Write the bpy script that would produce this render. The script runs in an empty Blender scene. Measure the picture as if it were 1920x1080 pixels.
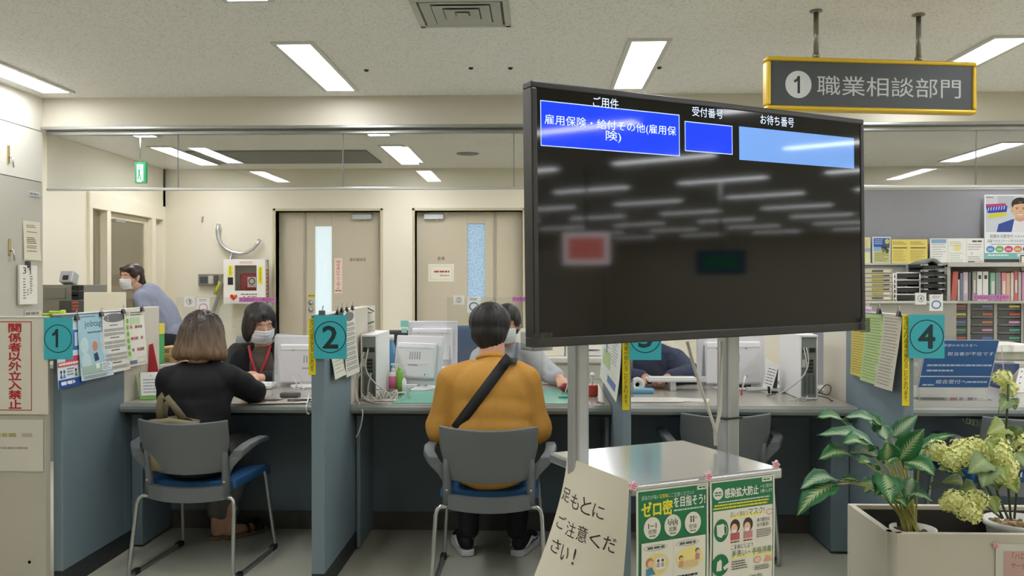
import bpy, bmesh, math, random
from mathutils import Vector, Matrix, Euler, noise
from mathutils.bvhtree import BVHTree
V = Vector
SC = bpy.context.scene
COL = SC.collection
random.seed(7)

# ------------------------------------------------------------------ camera
F = 1600.0
CAM = V((0, 0, 1.3))
cd = bpy.data.cameras.new('camera'); cam = bpy.data.objects.new('camera', cd); COL.objects.link(cam)
cd.sensor_width = 36; cd.lens = 36 * F / 1920; cd.clip_start = .05; cd.clip_end = 60
cam.location = CAM
EUL = Euler((math.pi / 2 - math.atan(10 / F), 0, math.atan(50 / F)), 'XYZ')
cam.rotation_euler = EUL
SC.camera = cam
CR = EUL.to_matrix()
# ------------------------------------------------------------------ view, world
SC.view_settings.view_transform = 'Standard'
SC.view_settings.look = 'None'
SC.view_settings.gamma = 1
SC.view_settings.use_curve_mapping = False
SC.view_settings.exposure = 0.0
LAMP = 19.0            # strength of the ceiling light diffusers
world = bpy.data.worlds.new('world'); SC.world = world; world.use_nodes = True
world.node_tree.nodes['Background'].inputs[0].default_value = (.8, .85, 1, 1)
world.node_tree.nodes['Background'].inputs[1].default_value = 0.15
try:
    SC.cycles.max_bounces = 10; SC.cycles.diffuse_bounces = 6; SC.cycles.transparent_max_bounces = 12
    SC.cycles.sample_clamp_indirect = 8
except Exception:
    pass


def ray(px, py):
    return CR @ V(((px - 960) / F, (540 - py) / F, -1))
def at(px, py, Y):
    d = ray(px, py); return CAM + d * (Y / d.y)
def atx(px, py, X):
    d = ray(px, py); return CAM + d * (X / d.x)
def atz(px, py, z):
    d = ray(px, py); return CAM + d * ((z - CAM.z) / d.z)
def atd(px, py, D):
    return CAM + ray(px, py) * D
def onp(px, py, P, N):
    d = ray(px, py); return CAM + d * ((P - CAM).dot(N) / d.dot(N))


# ------------------------------------------------------------------ materials
def lin(h):
    h = h.lstrip('#'); h = ''.join(q * 2 for q in h) if len(h) == 3 else h; c = [int(h[i:i + 2], 16) / 255 for i in (0, 2, 4)]
    return tuple(x / 12.92 if x <= .04045 else ((x + .055) / 1.055) ** 2.4 for x in c) + (1,)
_MC = {}
def M(hexc, r=.6, metal=0, var=0, vs=6, bump=0, bs=60, emit=0, spec=.5, alpha=None, coat=0):
    """procedural material: colour with optional noise variation and bump"""
    k = (hexc, r, metal, var, vs, bump, bs, emit, spec, alpha, coat)
    if k in _MC: return _MC[k]
    m = bpy.data.materials.new('mat_' + hexc.strip('#')); m.use_nodes = True
    nt = m.node_tree; b = nt.nodes['Principled BSDF']
    c = lin(hexc)
    b.inputs['Base Color'].default_value = c
    b.inputs['Roughness'].default_value = r; b.inputs['Metallic'].default_value = metal
    b.inputs['Specular IOR Level'].default_value = spec
    if coat: b.inputs['Coat Weight'].default_value = coat; b.inputs['Coat Roughness'].default_value = .1
    if emit:
        b.inputs['Emission Color'].default_value = c; b.inputs['Emission Strength'].default_value = emit
    if alpha is not None: b.inputs['Alpha'].default_value = alpha
    if var or bump:
        tc = nt.nodes.new('ShaderNodeTexCoord')
    if var:
        n = nt.nodes.new('ShaderNodeTexNoise'); n.inputs['Scale'].default_value = vs; n.inputs['Detail'].default_value = 5
        nt.links.new(tc.outputs['Object'], n.inputs['Vector'])
        mx = nt.nodes.new('ShaderNodeMix'); mx.data_type = 'RGBA'
        mx.inputs[6].default_value = tuple(x * (1 - var) for x in c[:3]) + (1,)
        mx.inputs[7].default_value = tuple(min(1, x * (1 + var)) for x in c[:3]) + (1,)
        nt.links.new(n.outputs['Fac'], mx.inputs[0]); nt.links.new(mx.outputs[2], b.inputs['Base Color'])
    if bump:
        n2 = nt.nodes.new('ShaderNodeTexNoise'); n2.inputs['Scale'].default_value = bs; n2.inputs['Detail'].default_value = 4
        nt.links.new(tc.outputs['Object'], n2.inputs['Vector'])
        bp = nt.nodes.new('ShaderNodeBump'); bp.inputs['Strength'].default_value = bump; bp.inputs['Distance'].default_value = .01
        nt.links.new(n2.outputs['Fac'], bp.inputs['Height']); nt.links.new(bp.outputs[0], b.inputs['Normal'])
    _MC[k] = m
    return m
def mat_glass(name, tint=(.9, .92, .92), ior=1.5, rough=0.0):
    m = bpy.data.materials.new(name); m.use_nodes = True; nt = m.node_tree; nt.nodes.clear()
    o = nt.nodes.new('ShaderNodeOutputMaterial'); t = nt.nodes.new('ShaderNodeBsdfTransparent'); g = nt.nodes.new('ShaderNodeBsdfGlossy')
    lw = nt.nodes.new('ShaderNodeLayerWeight'); lw.inputs[0].default_value = .5; pw = nt.nodes.new('ShaderNodeMath'); pw.operation = 'POWER'; pw.inputs[1].default_value = 5
    fr = nt.nodes.new('ShaderNodeMath'); fr.operation = 'MULTIPLY_ADD'; r0 = ((ior - 1) / (ior + 1)) ** 2; fr.inputs[1].default_value = .9 - r0; fr.inputs[2].default_value = r0
    nt.links.new(lw.outputs['Facing'], pw.inputs[0]); nt.links.new(pw.outputs[0], fr.inputs[0]); mx = nt.nodes.new('ShaderNodeMixShader')
    t.inputs[0].default_value = tint + (1,); g.inputs['Roughness'].default_value = rough
    nt.links.new(fr.outputs[0], mx.inputs[0]); nt.links.new(t.outputs[0], mx.inputs[1]); nt.links.new(g.outputs[0], mx.inputs[2])
    nt.links.new(mx.outputs[0], o.inputs[0]); return m
def ramp_mat(name, c0, c1, lo, hi, r=.5, streak=0, axis='Z', sx=40, sz=3):
    """two natural colours of one thing blended along its height, with fine strands"""
    m = bpy.data.materials.new(name); m.use_nodes = True; nt = m.node_tree; b = nt.nodes['Principled BSDF']
    tc = nt.nodes.new('ShaderNodeTexCoord'); sp = nt.nodes.new('ShaderNodeSeparateXYZ'); nt.links.new(tc.outputs['Object'], sp.inputs[0])
    mr = nt.nodes.new('ShaderNodeMapRange'); mr.inputs[1].default_value = lo; mr.inputs[2].default_value = hi
    nt.links.new(sp.outputs[axis], mr.inputs[0])
    mx = nt.nodes.new('ShaderNodeMix'); mx.data_type = 'RGBA'; mx.inputs[6].default_value = lin(c0); mx.inputs[7].default_value = lin(c1)
    nt.links.new(mr.outputs[0], mx.inputs[0])
    mp = nt.nodes.new('ShaderNodeMapping'); mp.inputs['Scale'].default_value = (sx, sx, sz); nt.links.new(tc.outputs['Object'], mp.inputs[0])
    n = nt.nodes.new('ShaderNodeTexNoise'); n.inputs['Scale'].default_value = 1.5; n.inputs['Detail'].default_value = 4; nt.links.new(mp.outputs[0], n.inputs[0])
    hv = nt.nodes.new('ShaderNodeHueSaturation'); mr2 = nt.nodes.new('ShaderNodeMapRange')
    mr2.inputs[1].default_value = .3; mr2.inputs[2].default_value = .7; mr2.inputs[3].default_value = 1 - streak; mr2.inputs[4].default_value = 1 + streak
    nt.links.new(n.outputs['Fac'], mr2.inputs[0]); nt.links.new(mr2.outputs[0], hv.inputs['Value']); nt.links.new(mx.outputs[2], hv.inputs['Color'])
    nt.links.new(hv.outputs[0], b.inputs['Base Color']); b.inputs['Roughness'].default_value = r
    bp = nt.nodes.new('ShaderNodeBump'); bp.inputs['Strength'].default_value = .5; bp.inputs['Distance'].default_value = .004
    nt.links.new(n.outputs['Fac'], bp.inputs['Height']); nt.links.new(bp.outputs[0], b.inputs['Normal'])
    return m


# ------------------------------------------------------------------ objects
def tag(o, label=None, cat=None, group=None, kind=None):
    if label: o['label'] = label
    if cat: o['category'] = cat
    if group: o['group'] = group
    if kind: o['kind'] = kind
    return o
def thing(name, label, cat, loc=(0, 0, 0), group=None, local=False, kind=None, rz=0):
    o = bpy.data.objects.new(name, None); COL.objects.link(o); o.empty_display_size = .1
    o.location = loc; o.rotation_euler = (0, 0, rz)
    tag(o, label, cat, group, kind)
    o['_w'] = 0 if local else 1
    return o
def attach(o, parent):
    if parent is None: return o
    o.parent = parent
    r = parent
    if r.get('_w', 0):
        o.matrix_parent_inverse = Matrix.Translation(-V(r.location))
    return o
def dup(root, loc, rz=0, label=None, group=None):
    r = root.copy(); COL.objects.link(r); r.location = loc; r.rotation_euler = (0, 0, rz)
    if label: r['label'] = label
    if group: r['group'] = group
    for ch in list(root.children):
        c = ch.copy(); COL.objects.link(c); c.parent = r
        for g in list(ch.children):
            d = g.copy(); COL.objects.link(d); d.parent = c
    return r


class MB:
    def __init__(s): s.v = []; s.f = []; s.m = []; s.s = []
    def add(s, vs, fs, m=0, sm=False):
        o = len(s.v); s.v += [tuple(p) for p in vs]
        for f in fs: s.f.append([i + o for i in f]); s.m.append(m); s.s.append(sm)
        return s
    def box(s, x0, y0, z0, x1, y1, z1, m=0):
        x0, x1 = sorted((x0, x1)); y0, y1 = sorted((y0, y1)); z0, z1 = sorted((z0, z1))
        p = [(x0, y0, z0), (x1, y0, z0), (x1, y1, z0), (x0, y1, z0), (x0, y0, z1), (x1, y0, z1), (x1, y1, z1), (x0, y1, z1)]
        return s.add(p, [(0, 3, 2, 1), (4, 5, 6, 7), (0, 1, 5, 4), (1, 2, 6, 5), (2, 3, 7, 6), (3, 0, 4, 7)], m)
    def obox(s, c, sx, sy, sz, R=None, m=0):
        R = R or Matrix.Identity(3); c = V(c)
        p = [c + R @ V((a * sx / 2, b * sy / 2, d * sz / 2)) for a, b, d in ((-1, -1, -1), (1, -1, -1), (1, 1, -1), (-1, 1, -1), (-1, -1, 1), (1, -1, 1), (1, 1, 1), (-1, 1, 1))]
        return s.add(p, [(0, 3, 2, 1), (4, 5, 6, 7), (0, 1, 5, 4), (1, 2, 6, 5), (2, 3, 7, 6), (3, 0, 4, 7)], m)
    def prism(s, poly, vec, m=0):
        n = len(poly); vec = V(vec); p = [V(q) for q in poly] + [V(q) + vec for q in poly]
        return s.add(p, [tuple(range(n))[::-1], tuple(range(n, 2 * n))] + [(i, (i + 1) % n, n + (i + 1) % n, n + i) for i in range(n)], m)
    def tube(s, pts, r, n=8, m=0, caps=True, flat=None):
        pts = [V(p) for p in pts]; k = len(pts); rr = r if isinstance(r, (list, tuple)) else [r] * k
        t0 = (pts[1] - pts[0]).normalized(); a = t0.orthogonal().normalized(); vs = []
        for i, p in enumerate(pts):
            t = (pts[min(i + 1, k - 1)] - pts[max(i - 1, 0)])
            t = t.normalized() if t.length > 1e-9 else t0
            a = (a - t * a.dot(t)); a = a.normalized() if a.length > 1e-6 else t.orthogonal().normalized()
            b = t.cross(a)
            for j in range(n):
                q = 2 * math.pi * j / n; vs.append(p + (a * math.cos(q) + b * math.sin(q)) * rr[i])
        fs = [(i * n + j, i * n + (j + 1) % n, (i + 1) * n + (j + 1) % n, (i + 1) * n + j) for i in range(k - 1) for j in range(n)]
        o = len(s.v); s.add(vs, fs, m, True)
        if caps:
            s.f += [[o + j for j in range(n)][::-1], [o + (k - 1) * n + j for j in range(n)]]; s.m += [m, m]; s.s += [False, False]
        return s
    def lathe(s, prof, c=(0, 0, 0), n=20, m=0, R=None):
        c = V(c); R = R or Matrix.Identity(3); vs = []
        for r, z in prof:
            for j in range(n):
                q = 2 * math.pi * j / n; vs.append(c + R @ V((r * math.cos(q), r * math.sin(q), z)))
        fs = [(i * n + j, i * n + (j + 1) % n, (i + 1) * n + (j + 1) % n, (i + 1) * n + j) for i in range(len(prof) - 1) for j in range(n)]
        o = len(s.v); s.add(vs, fs, m, True); e = (len(prof) - 1) * n
        if prof[0][0] > 1e-5: s.f.append([o + j for j in range(n)][::-1]); s.m.append(m); s.s.append(False)
        if prof[-1][0] > 1e-5: s.f.append([o + e + j for j in range(n)]); s.m.append(m); s.s.append(False)
        return s
    def ell(s, c, r, R=None, nu=14, nv=9, m=0):
        R = R or Matrix.Identity(3); c = V(c)
        r = (r, r, r) if isinstance(r, (int, float)) else r
        vs = [c + R @ V((0, 0, -r[2]))]
        for i in range(1, nv):
            t = -math.pi / 2 + math.pi * i / nv
            for j in range(nu):
                q = 2 * math.pi * j / nu; vs.append(c + R @ V((r[0] * math.cos(t) * math.cos(q), r[1] * math.cos(t) * math.sin(q), r[2] * math.sin(t))))
        vs.append(c + R @ V((0, 0, r[2]))); L = len(vs) - 1
        fs = [(0, 1 + (j + 1) % nu, 1 + j) for j in range(nu)]
        for i in range(nv - 2):
            for j in range(nu):
                a = 1 + i * nu; fs.append((a + j, a + (j + 1) % nu, a + nu + (j + 1) % nu, a + nu + j))
        a = 1 + (nv - 2) * nu; fs += [(a + j, a + (j + 1) % nu, L) for j in range(nu)]
        return s.add(vs, fs, m, True)
    def grid(s, fn, nu, nv, m=0, sm=True):
        vs = [fn(i / nu, j / nv) for j in range(nv + 1) for i in range(nu + 1)]
        return s.add(vs, [(j * (nu + 1) + i, j * (nu + 1) + i + 1, (j + 1) * (nu + 1) + i + 1, (j + 1) * (nu + 1) + i) for j in range(nv) for i in range(nu)], m, sm)
    def build(s, name, mats, parent=None, bevel=0, seg=2, solid=0, subd=0):
        me = bpy.data.meshes.new(name); me.from_pydata(s.v, [], s.f)
        mats = mats if isinstance(mats, (list, tuple)) else [mats]
        for m in mats: me.materials.append(m)
        me.polygons.foreach_set('material_index', s.m); me.polygons.foreach_set('use_smooth', s.s); me.update()
        o = bpy.data.objects.new(name, me); COL.objects.link(o); attach(o, parent)
        if solid:
            d = o.modifiers.new('solid', 'SOLIDIFY'); d.thickness = solid; d.offset = 0
        if bevel:
            d = o.modifiers.new('bevel', 'BEVEL'); d.width = bevel; d.segments = seg; d.limit_method = 'ANGLE'; d.angle_limit = math.radians(40)
        if subd:
            d = o.modifiers.new('subd', 'SUBSURF'); d.levels = subd; d.render_levels = subd
        return o


_TX = {}
def text_mesh(t, bold=0):
    if (t, bold) in _TX: return _TX[(t, bold)]
    c = bpy.data.curves.new('t', 'FONT'); c.body = t; c.resolution_u = 2
    o = bpy.data.objects.new('t', c); COL.objects.link(o)
    dg = bpy.context.evaluated_depsgraph_get(); me = bpy.data.meshes.new_from_object(o.evaluated_get(dg))
    vs = [(v.co.x, v.co.y) for v in me.vertices]; fs = [tuple(p.vertices) for p in me.polygons]
    bpy.data.objects.remove(o); bpy.data.curves.remove(c); bpy.data.meshes.remove(me)
    xs = [v[0] for v in vs] or [0]; ys = [v[1] for v in vs] or [0]
    _TX[(t, bold)] = (vs, fs, min(xs), max(xs), min(ys), max(ys)); return _TX[(t, bold)]


class Sheet:
    """flat printed sheet, local x right, y down, metres; printed marks are thin raised layers of the same mesh"""
    def __init__(s, w, h, base='#f2efe4', r=.6, sub=(1, 1), emit=0, mat=None):
        s.w, s.h = w, h; s.mats = [mat or M(base, r, emit=emit)]; s.L = 0; s.items = []; s.sub = sub; s.r = r
    def mi(s, m):
        if isinstance(m, str): m = M(m, s.r)
        if m not in s.mats: s.mats.append(m)
        return s.mats.index(m)
    def poly(s, vs, fs, m, k=None):
        if k is None: s.L += 1; k = s.L
        s.items.append((vs, fs, s.mi(m), k)); return s
    def rect(s, x, y, w, h, m, n=4, k=None):
        n = (14 if h > .3 * s.h else n) if s.sub != (1, 1) else 1
        vs = [(x + w * i / n, y + h * j / n) for j in range(n + 1) for i in range(n + 1)]
        return s.poly(vs, [(j * (n + 1) + i, (j + 1) * (n + 1) + i, (j + 1) * (n + 1) + i + 1, j * (n + 1) + i + 1) for j in range(n) for i in range(n)], m, k)
    def disc(s, x, y, rx, m, ry=None, n=28, k=None):
        ry = ry or rx
        return s.poly([(x + rx * math.cos(2 * math.pi * i / n), y + ry * math.sin(2 * math.pi * i / n)) for i in range(n)], [tuple(range(n))[::-1]], m, k)
    def ring(s, x, y, rx, t, m, ry=None, n=36):
        ry = ry or rx; vs = []
        for i in range(n):
            c, q = math.cos(2 * math.pi * i / n), math.sin(2 * math.pi * i / n)
            vs += [(x + rx * c, y + ry * q), (x + (rx - t) * c, y + (ry - t) * q)]
        return s.poly(vs, [(2 * i, 2 * i + 1, (2 * i + 3) % (2 * n), (2 * i + 2) % (2 * n)) for i in range(n)], m)
    def frame(s, x, y, w, h, t, m):
        s.L += 1; k = s.L
        for a in ((x, y, w, t), (x, y + h - t, w, t), (x, y, t, h), (x + w - t, y, t, h)): s.rect(*a, m, n=4, k=k)
        return s
    def pg(s, pts, m): return s.poly(pts, [tuple(range(len(pts)))], m)
    def text(s, t, x, y, w, h, m, bold=0, k=None):
        """text scaled to fill the box whose top-left corner is x, y"""
        if t == '1':
            return s.pg([(x + w * p, y + h * q_) for p, q_ in ((.62, 0), (1, 0), (1, 1), (.58, 1), (.58, .3), (.3, .36), (0, .38), (0, .24), (.35, .18))], m)
        if bold:
            if k is None: s.L += 1; k = s.L
            e = bold * h if len(t) > 1 else bold * max(w, h)
            for n_, (dx, dy) in enumerate(((-e, 0), (e, 0), (0, -e), (0, e), (e * .7, e * .7), (-e * .7, -e * .7), (e * .7, -e * .7), (-e * .7, e * .7))): s.text(t, x + dx, y + dy, w, h, m, 0, k + .35 * n_)
            k += 2.8; s.L = max(s.L, k)
        vs, fs, a, b, c, d = text_mesh(t)
        if not vs: return s
        sx = w / max(b - a, 1e-6); sy = h / max(d - c, 1e-6)
        return s.poly([(x + (p[0] - a) * sx, y + (d - p[1]) * sy) for p in vs], fs, m, k)
    def vtext(s, t, x, y, w, h, m, bold=0):
        """vertical writing, one character under the other"""
        n = len(t); ch = h / n; s.L += 1; kk = s.L
        for i, c in enumerate(t):
            k = .5 if c in '。、・' else .9
            if c in '。、': s.text(c, x + w * .6, y + i * ch + ch * .05, w * .3, ch * .3, m, bold, kk)
            elif c == '1': s.text(c, x + w * .35, y + i * ch + ch * .05, w * .3, ch * k, m)
            else: s.text(c, x, y + i * ch + ch * .05, w, ch * k, m, bold, kk)
        return s
    def lines(s, x, y, w, n, pitch, lh, m, ragged=.3, seed=1):
        """rows of small illegible print"""
        rd = random.Random(seed); s.L += 1; kk = s.L
        for i in range(n):
            xx = x; end = x + w * (1 - ragged * rd.random())
            while xx < end - lh * .5:
                k = min(lh * rd.uniform(.8, 3.2), end - xx); s.rect(xx, y + i * pitch, k, lh, m, n=1, k=kk); xx += k + lh * .35
        return s
    def build(s, name, O, U, Dn, parent=None, thick=.0012, bend=None, eps=.0005):
        """O world point of the top-left corner, U unit right, Dn unit down"""
        O, U, Dn = V(O), V(U).normalized(), V(Dn).normalized(); N = Dn.cross(U).normalized() * -1
        N = U.cross(Dn) * -1
        if (CAM - O).dot(N) < 0: N = -N
        b = MB(); nu, nv = s.sub
        def P(x, y, k):
            q = O + U * x + Dn * y + N * k
            if bend:
                dx, dy, dn = bend(x, y); q = q + U * dx + Dn * dy + N * dn
            return q
        b.grid(lambda i, j: P(i * s.w, j * s.h, 0), nu, nv, 0, True)
        b.grid(lambda i, j: P((1 - i) * s.w, j * s.h, -thick), nu, nv, 0, True)
        e = []
        for i in range(nu): e += [((i / nu) * s.w, 0, ((i + 1) / nu) * s.w, 0), ((i / nu) * s.w, s.h, ((i + 1) / nu) * s.w, s.h)]
        for j in range(nv): e += [(0, j / nv * s.h, 0, (j + 1) / nv * s.h), (s.w, j / nv * s.h, s.w, (j + 1) / nv * s.h)]
        for x0, y0, x1, y1 in e: b.add([P(x0, y0, 0), P(x1, y1, 0), P(x1, y1, -thick), P(x0, y0, -thick)], [(0, 1, 2, 3)], 0)
        for vs, fs, m, k in s.items: b.add([P(x, y, eps * (1 + .14 * k)) for x, y in vs], fs, m)
        return b.build(name, s.mats, parent)


class Plane:
    """plane through a top-left point with a right direction, down = -z: turns photo pixels into sheet coordinates"""
    def __init__(s, O, U, Dn=(0, 0, -1)):
        s.O, s.U, s.D = V(O), V(U).normalized(), V(Dn).normalized(); s.N = s.U.cross(s.D)
    def __call__(s, px, py):
        q = onp(px, py, s.O, s.N) - s.O; return q.dot(s.U), q.dot(s.D)
    def P(s, a, b): return s.O + s.U * a + s.D * b
def fsheet(px0, py0, px1, py1, Y, base='#f2efe4', **k):
    """sheet facing the room on the plane y=Y, corners by pixel; returns sheet, origin and a px->local function"""
    a = at(px0, py0, Y); b = at(px1, py1, Y)
    s = Sheet(b.x - a.x, a.z - b.z, base, **k); sx = (b.x - a.x) / (px1 - px0); sy = (a.z - b.z) / (py1 - py0)
    s.T = lambda x, y: ((x - px0) * sx, (y - py0) * sy); s.O = a; s.k = sx
    return s
XR, DN = V((1, 0, 0)), V((0, 0, -1))
def fbuild(s, name, parent=None, **k): return s.build(name, s.O, XR, DN, parent, **k)

# ================================================================== LIGHTS (the room's own lamps and one added row over the office)
H = 2.65
XL, XRT, YF, YB = -3.63, 20.0, -7.0, 10.05
GY = 6.2              # glass screen line
m_diff = M('#f8faff', .4, emit=LAMP); m_diff2 = M('#fafcff', .4, emit=LAMP * 1.08); m_off = M('#c9c9c4', .4)
m_trimw = M('#d9d7cf', .5)
def ceiling_light(X, y0, y1, label, group, w=.19, dm=None):
    t = thing('ceiling_light', label, 'ceiling light', (X, (y0 + y1) / 2, H), group)
    b = MB(); e = .028
    b.box(X - w / 2 - e, y0 - e, H - .012, X - w / 2, y1 + e, H); b.box(X + w / 2, y0 - e, H - .012, X + w / 2 + e, y1 + e, H)
    b.box(X - w / 2, y0 - e, H - .012, X + w / 2, y0, H); b.box(X - w / 2, y1, H - .012, X + w / 2, y1 + e, H)
    b.build('frame', m_trimw, t)
    MB().box(X - w / 2, y0, H - .009, X + w / 2, y1, H - .001).build('diffuser', dm or m_diff, t)
    return t
cols = [-3.4, -1.38, .615, 2.6, 4.6, 6.6]
names = ['cut by the left edge of the photo', 'above the first booths', 'above the tall television', 'behind the hanging department sign', 'past the hanging sign, out of frame', 'far right of the waiting area']
for x, n in zip(cols, names):
    ceiling_light(x, 4.77, 5.92, 'lit ceiling light before the glass screen, ' + n, 'ceiling lights over the waiting area')
for y0 in (2.9, 1.1, -.7, -2.5, -4.3, -6.1):
    for x in cols + [8.6, 10.6, 12.6, 14.6, 16.6, 18.6]:
        ceiling_light(x, y0, y0 + 1.12, *(('lit ceiling light panel of the waiting hall, mirrored in the dark screen', 'mirrored ceiling lights') if x > 4 or y0 > 1 else ('unlit ceiling light panel over the viewer side of the waiting hall', 'unlit ceiling lights')), dm=m_diff if x > 4 or y0 > 1 else m_off)
for x, n in ((-3.75, 'near the green exit sign'), (-1.45, 'in the middle of the glass'), (.6, 'hidden behind the television'), (2.55, 'above the grey back panel'), (4.55, 'right of the hanging sign'), (6.6, 'at the far right end')):
    ceiling_light(x, 8.35, 9.62, 'lit ceiling light panel seen through the glass screen, ' + n, 'ceiling lights over the office area', .2, m_diff2)

for x, n in ((-3.6, 'left end'), (-1.45, 'middle'), (.6, 'behind the television'), (2.55, 'right of the television'), (4.55, 'past the right border'), (6.6, 'far right end')):  # extra lamp row, added to brighten the office behind the glass
    ceiling_light(x, 6.65, 7.75, 'added ceiling light just beyond the glass screen, ' + n, 'added ceiling lights just beyond the glass', .19, m_diff2)
# ================================================================== SHELL
def ceil_mat():
    m = bpy.data.materials.new('ceiling_board'); m.use_nodes = True; nt = m.node_tree; b = nt.nodes['Principled BSDF']
    tc = nt.nodes.new('ShaderNodeTexCoord'); n = nt.nodes.new('ShaderNodeTexNoise'); n.inputs['Scale'].default_value = 90; n.inputs['Detail'].default_value = 3
    nt.links.new(tc.outputs['Object'], n.inputs[0]); cr = nt.nodes.new('ShaderNodeValToRGB')
    cr.color_ramp.elements[0].position = .36; cr.color_ramp.elements[0].color = lin('#dedbd4'); cr.color_ramp.elements[1].position = .46; cr.color_ramp.elements[1].color = lin('#f6f3ee')
    nt.links.new(n.outputs['Fac'], cr.inputs[0]); nt.links.new(cr.outputs[0], b.inputs['Base Color']); b.inputs['Roughness'].default_value = .9
    return m
def struct(name, mb, m, parent=None, **k):
    o = mb.build(name, m, parent, **k)
    if parent is None: tag(o, kind='structure')
    return o
m_wall = M('#e9e2d0', .75, var=.03, vs=2)
m_wallL = M('#e6e2d6', .6, var=.02, vs=2); m_wallL2 = M('#c3bfb3', .6, var=.02, vs=2)
m_beige = M('#cbc0aa', .55, var=.02, vs=3)
m_dark = M('#1b1c1e', .5)
m_steel = M('#b9bbba', .3, metal=1)
struct('floor', MB().box(XL - 3.5, YF, -.05, XRT, YB + .3, 0), M('#b4b3a2', .85, var=.1, vs=55, bump=.15, bs=250))
struct('ceiling', MB().box(XL - 3.5, YF, H, XRT, YB + .3, H + .05), ceil_mat())
struct('wall_front', MB().box(XL, YF - .1, 0, XRT, YF, H), m_wall)
struct('wall_right', MB().box(XRT, YF, 0, XRT + .1, YB + .2, H), m_wall)
# left wall of the waiting area: steel panels with fine joints
b = MB(); yj = 6.14
for z0, z1, mm in ((0, 2.03, 2), (2.036, 2.4, 0), (2.406, H, 0)): b.box(XL - .1, YF, z0, XL, yj, z1, mm)
b.box(XL - .1, YF, 2.03, XL - .006, yj, 2.036, 1); b.box(XL - .1, YF, 2.4, XL - .006, yj, 2.406, 1)
struct('wall_left', b, [m_wallL, M('#45443f', .8), m_wallL2])
# office side wall (farther left) with the glazed side door
XS = -4.45
b = MB()
b.box(XS - .1, 6.04, 0, XS, 8.28, H); b.box(XS - .1, 8.28, 2.2, XS, YB, H); b.box(XS - .1, 9.99, 0, XS, YB, H)
b.box(XS, 6.04, 0, XL - .1, 6.14, H)
struct('wall_office_left', b, m_wall)
d3 = thing('door_3', None, None, (XS, 9.1, 0), kind='structure')
b = MB()
b.box(XS - .1, 8.28, 2.04, XS + .03, 9.99, 2.2)
for y0, y1 in ((8.28, 8.34), (8.62, 8.70), (9.64, 9.74), (9.93, 9.99)): b.box(XS - .1, y0, 0, XS + .03, y1, 2.04)
b.build('door_frame', M('#ece4d0', .45), d3, bevel=.004)
m_pane = mat_glass('side_door_glass', (.86, .87, .84))
MB().box(XS - .055, 8.34, 0, XS - .045, 8.62, 2.04).build('side_pane', m_pane, d3)
b = MB()
for y0, y1, z0, z1 in ((8.70, 8.76, 0, 2.03), (9.58, 9.64, 0, 2.03), (8.76, 9.58, 1.97, 2.03), (8.76, 9.58, 0, .2)): b.box(XS - .07, y0, z0, XS - .03, y1, z1)
b.build('door_leaf', M('#d8cdb6', .45), d3, bevel=.003)
MB().box(XS - .055, 8.76, .2, XS - .045, 9.58, 1.97).build('door_pane', m_pane, d3)
b = MB().box(XS - .03, 9.28, .97, XS + .045, 9.54, 1.12); b.build('push_plate', M('#8d7a66', .35, metal=.6), d3, bevel=.01)
MB().box(XS - .03, 8.8, 1.94, XS + .03, 9.0, 1.97).build('door_closer', M('#a5a5a0', .4, metal=.5), d3)
b = MB(); b.box(XS - 1.9, 7.6, 0, XS - 1.8, YB + .2, H); b.box(XS - 1.9, 7.5, 0, XS - .1, 7.6, H); b.box(XS - 1.9, YB + .2, 0, XS - .1, YB + .3, H)
struct('wall_corridor', b, m_beige)
ceiling_light(XS - .95, 8.4, 9.5, 'ceiling light of the corridor behind the side door', 'corridor lights')
# back wall with two recessed door openings
D1a, D1b, D2a, D2b = at(517, 398, YB).x, at(713, 398, YB).x, at(778, 395, YB).x, at(980, 395, YB).x
ZD = 2.15
b = MB(); yb2 = YB + .2
b.box(XS - .1, YB, 0, D1a, yb2, H); b.box(D1b, YB, 0, D2a, yb2, H); b.box(D2b, YB, 0, XRT, yb2, H)
b.box(D1a, YB, ZD, D1b, yb2, H); b.box(D2a, YB, ZD, D2b, yb2, H)
struct('wall_back', b, m_wall)
def sky_glass(name, c0, c1):
    m = bpy.data.materials.new(name); m.use_nodes = True; nt = m.node_tree; b = nt.nodes['Principled BSDF']
    tc = nt.nodes.new('ShaderNodeTexCoord'); n = nt.nodes.new('ShaderNodeTexNoise'); n.inputs['Scale'].default_value = 45; n.inputs['Detail'].default_value = 3
    nt.links.new(tc.outputs['Object'], n.inputs[0]); mx = nt.nodes.new('ShaderNodeMix'); mx.data_type = 'RGBA'
    mx.inputs[6].default_value = lin(c0); mx.inputs[7].default_value = lin(c1); nt.links.new(n.outputs['Fac'], mx.inputs[0])
    nt.links.new(mx.outputs[2], b.inputs['Base Color']); nt.links.new(mx.outputs[2], b.inputs['Emission Color']); b.inputs['Emission Strength'].default_value = .42
    b.inputs['Roughness'].default_value = .25
    return m
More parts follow.
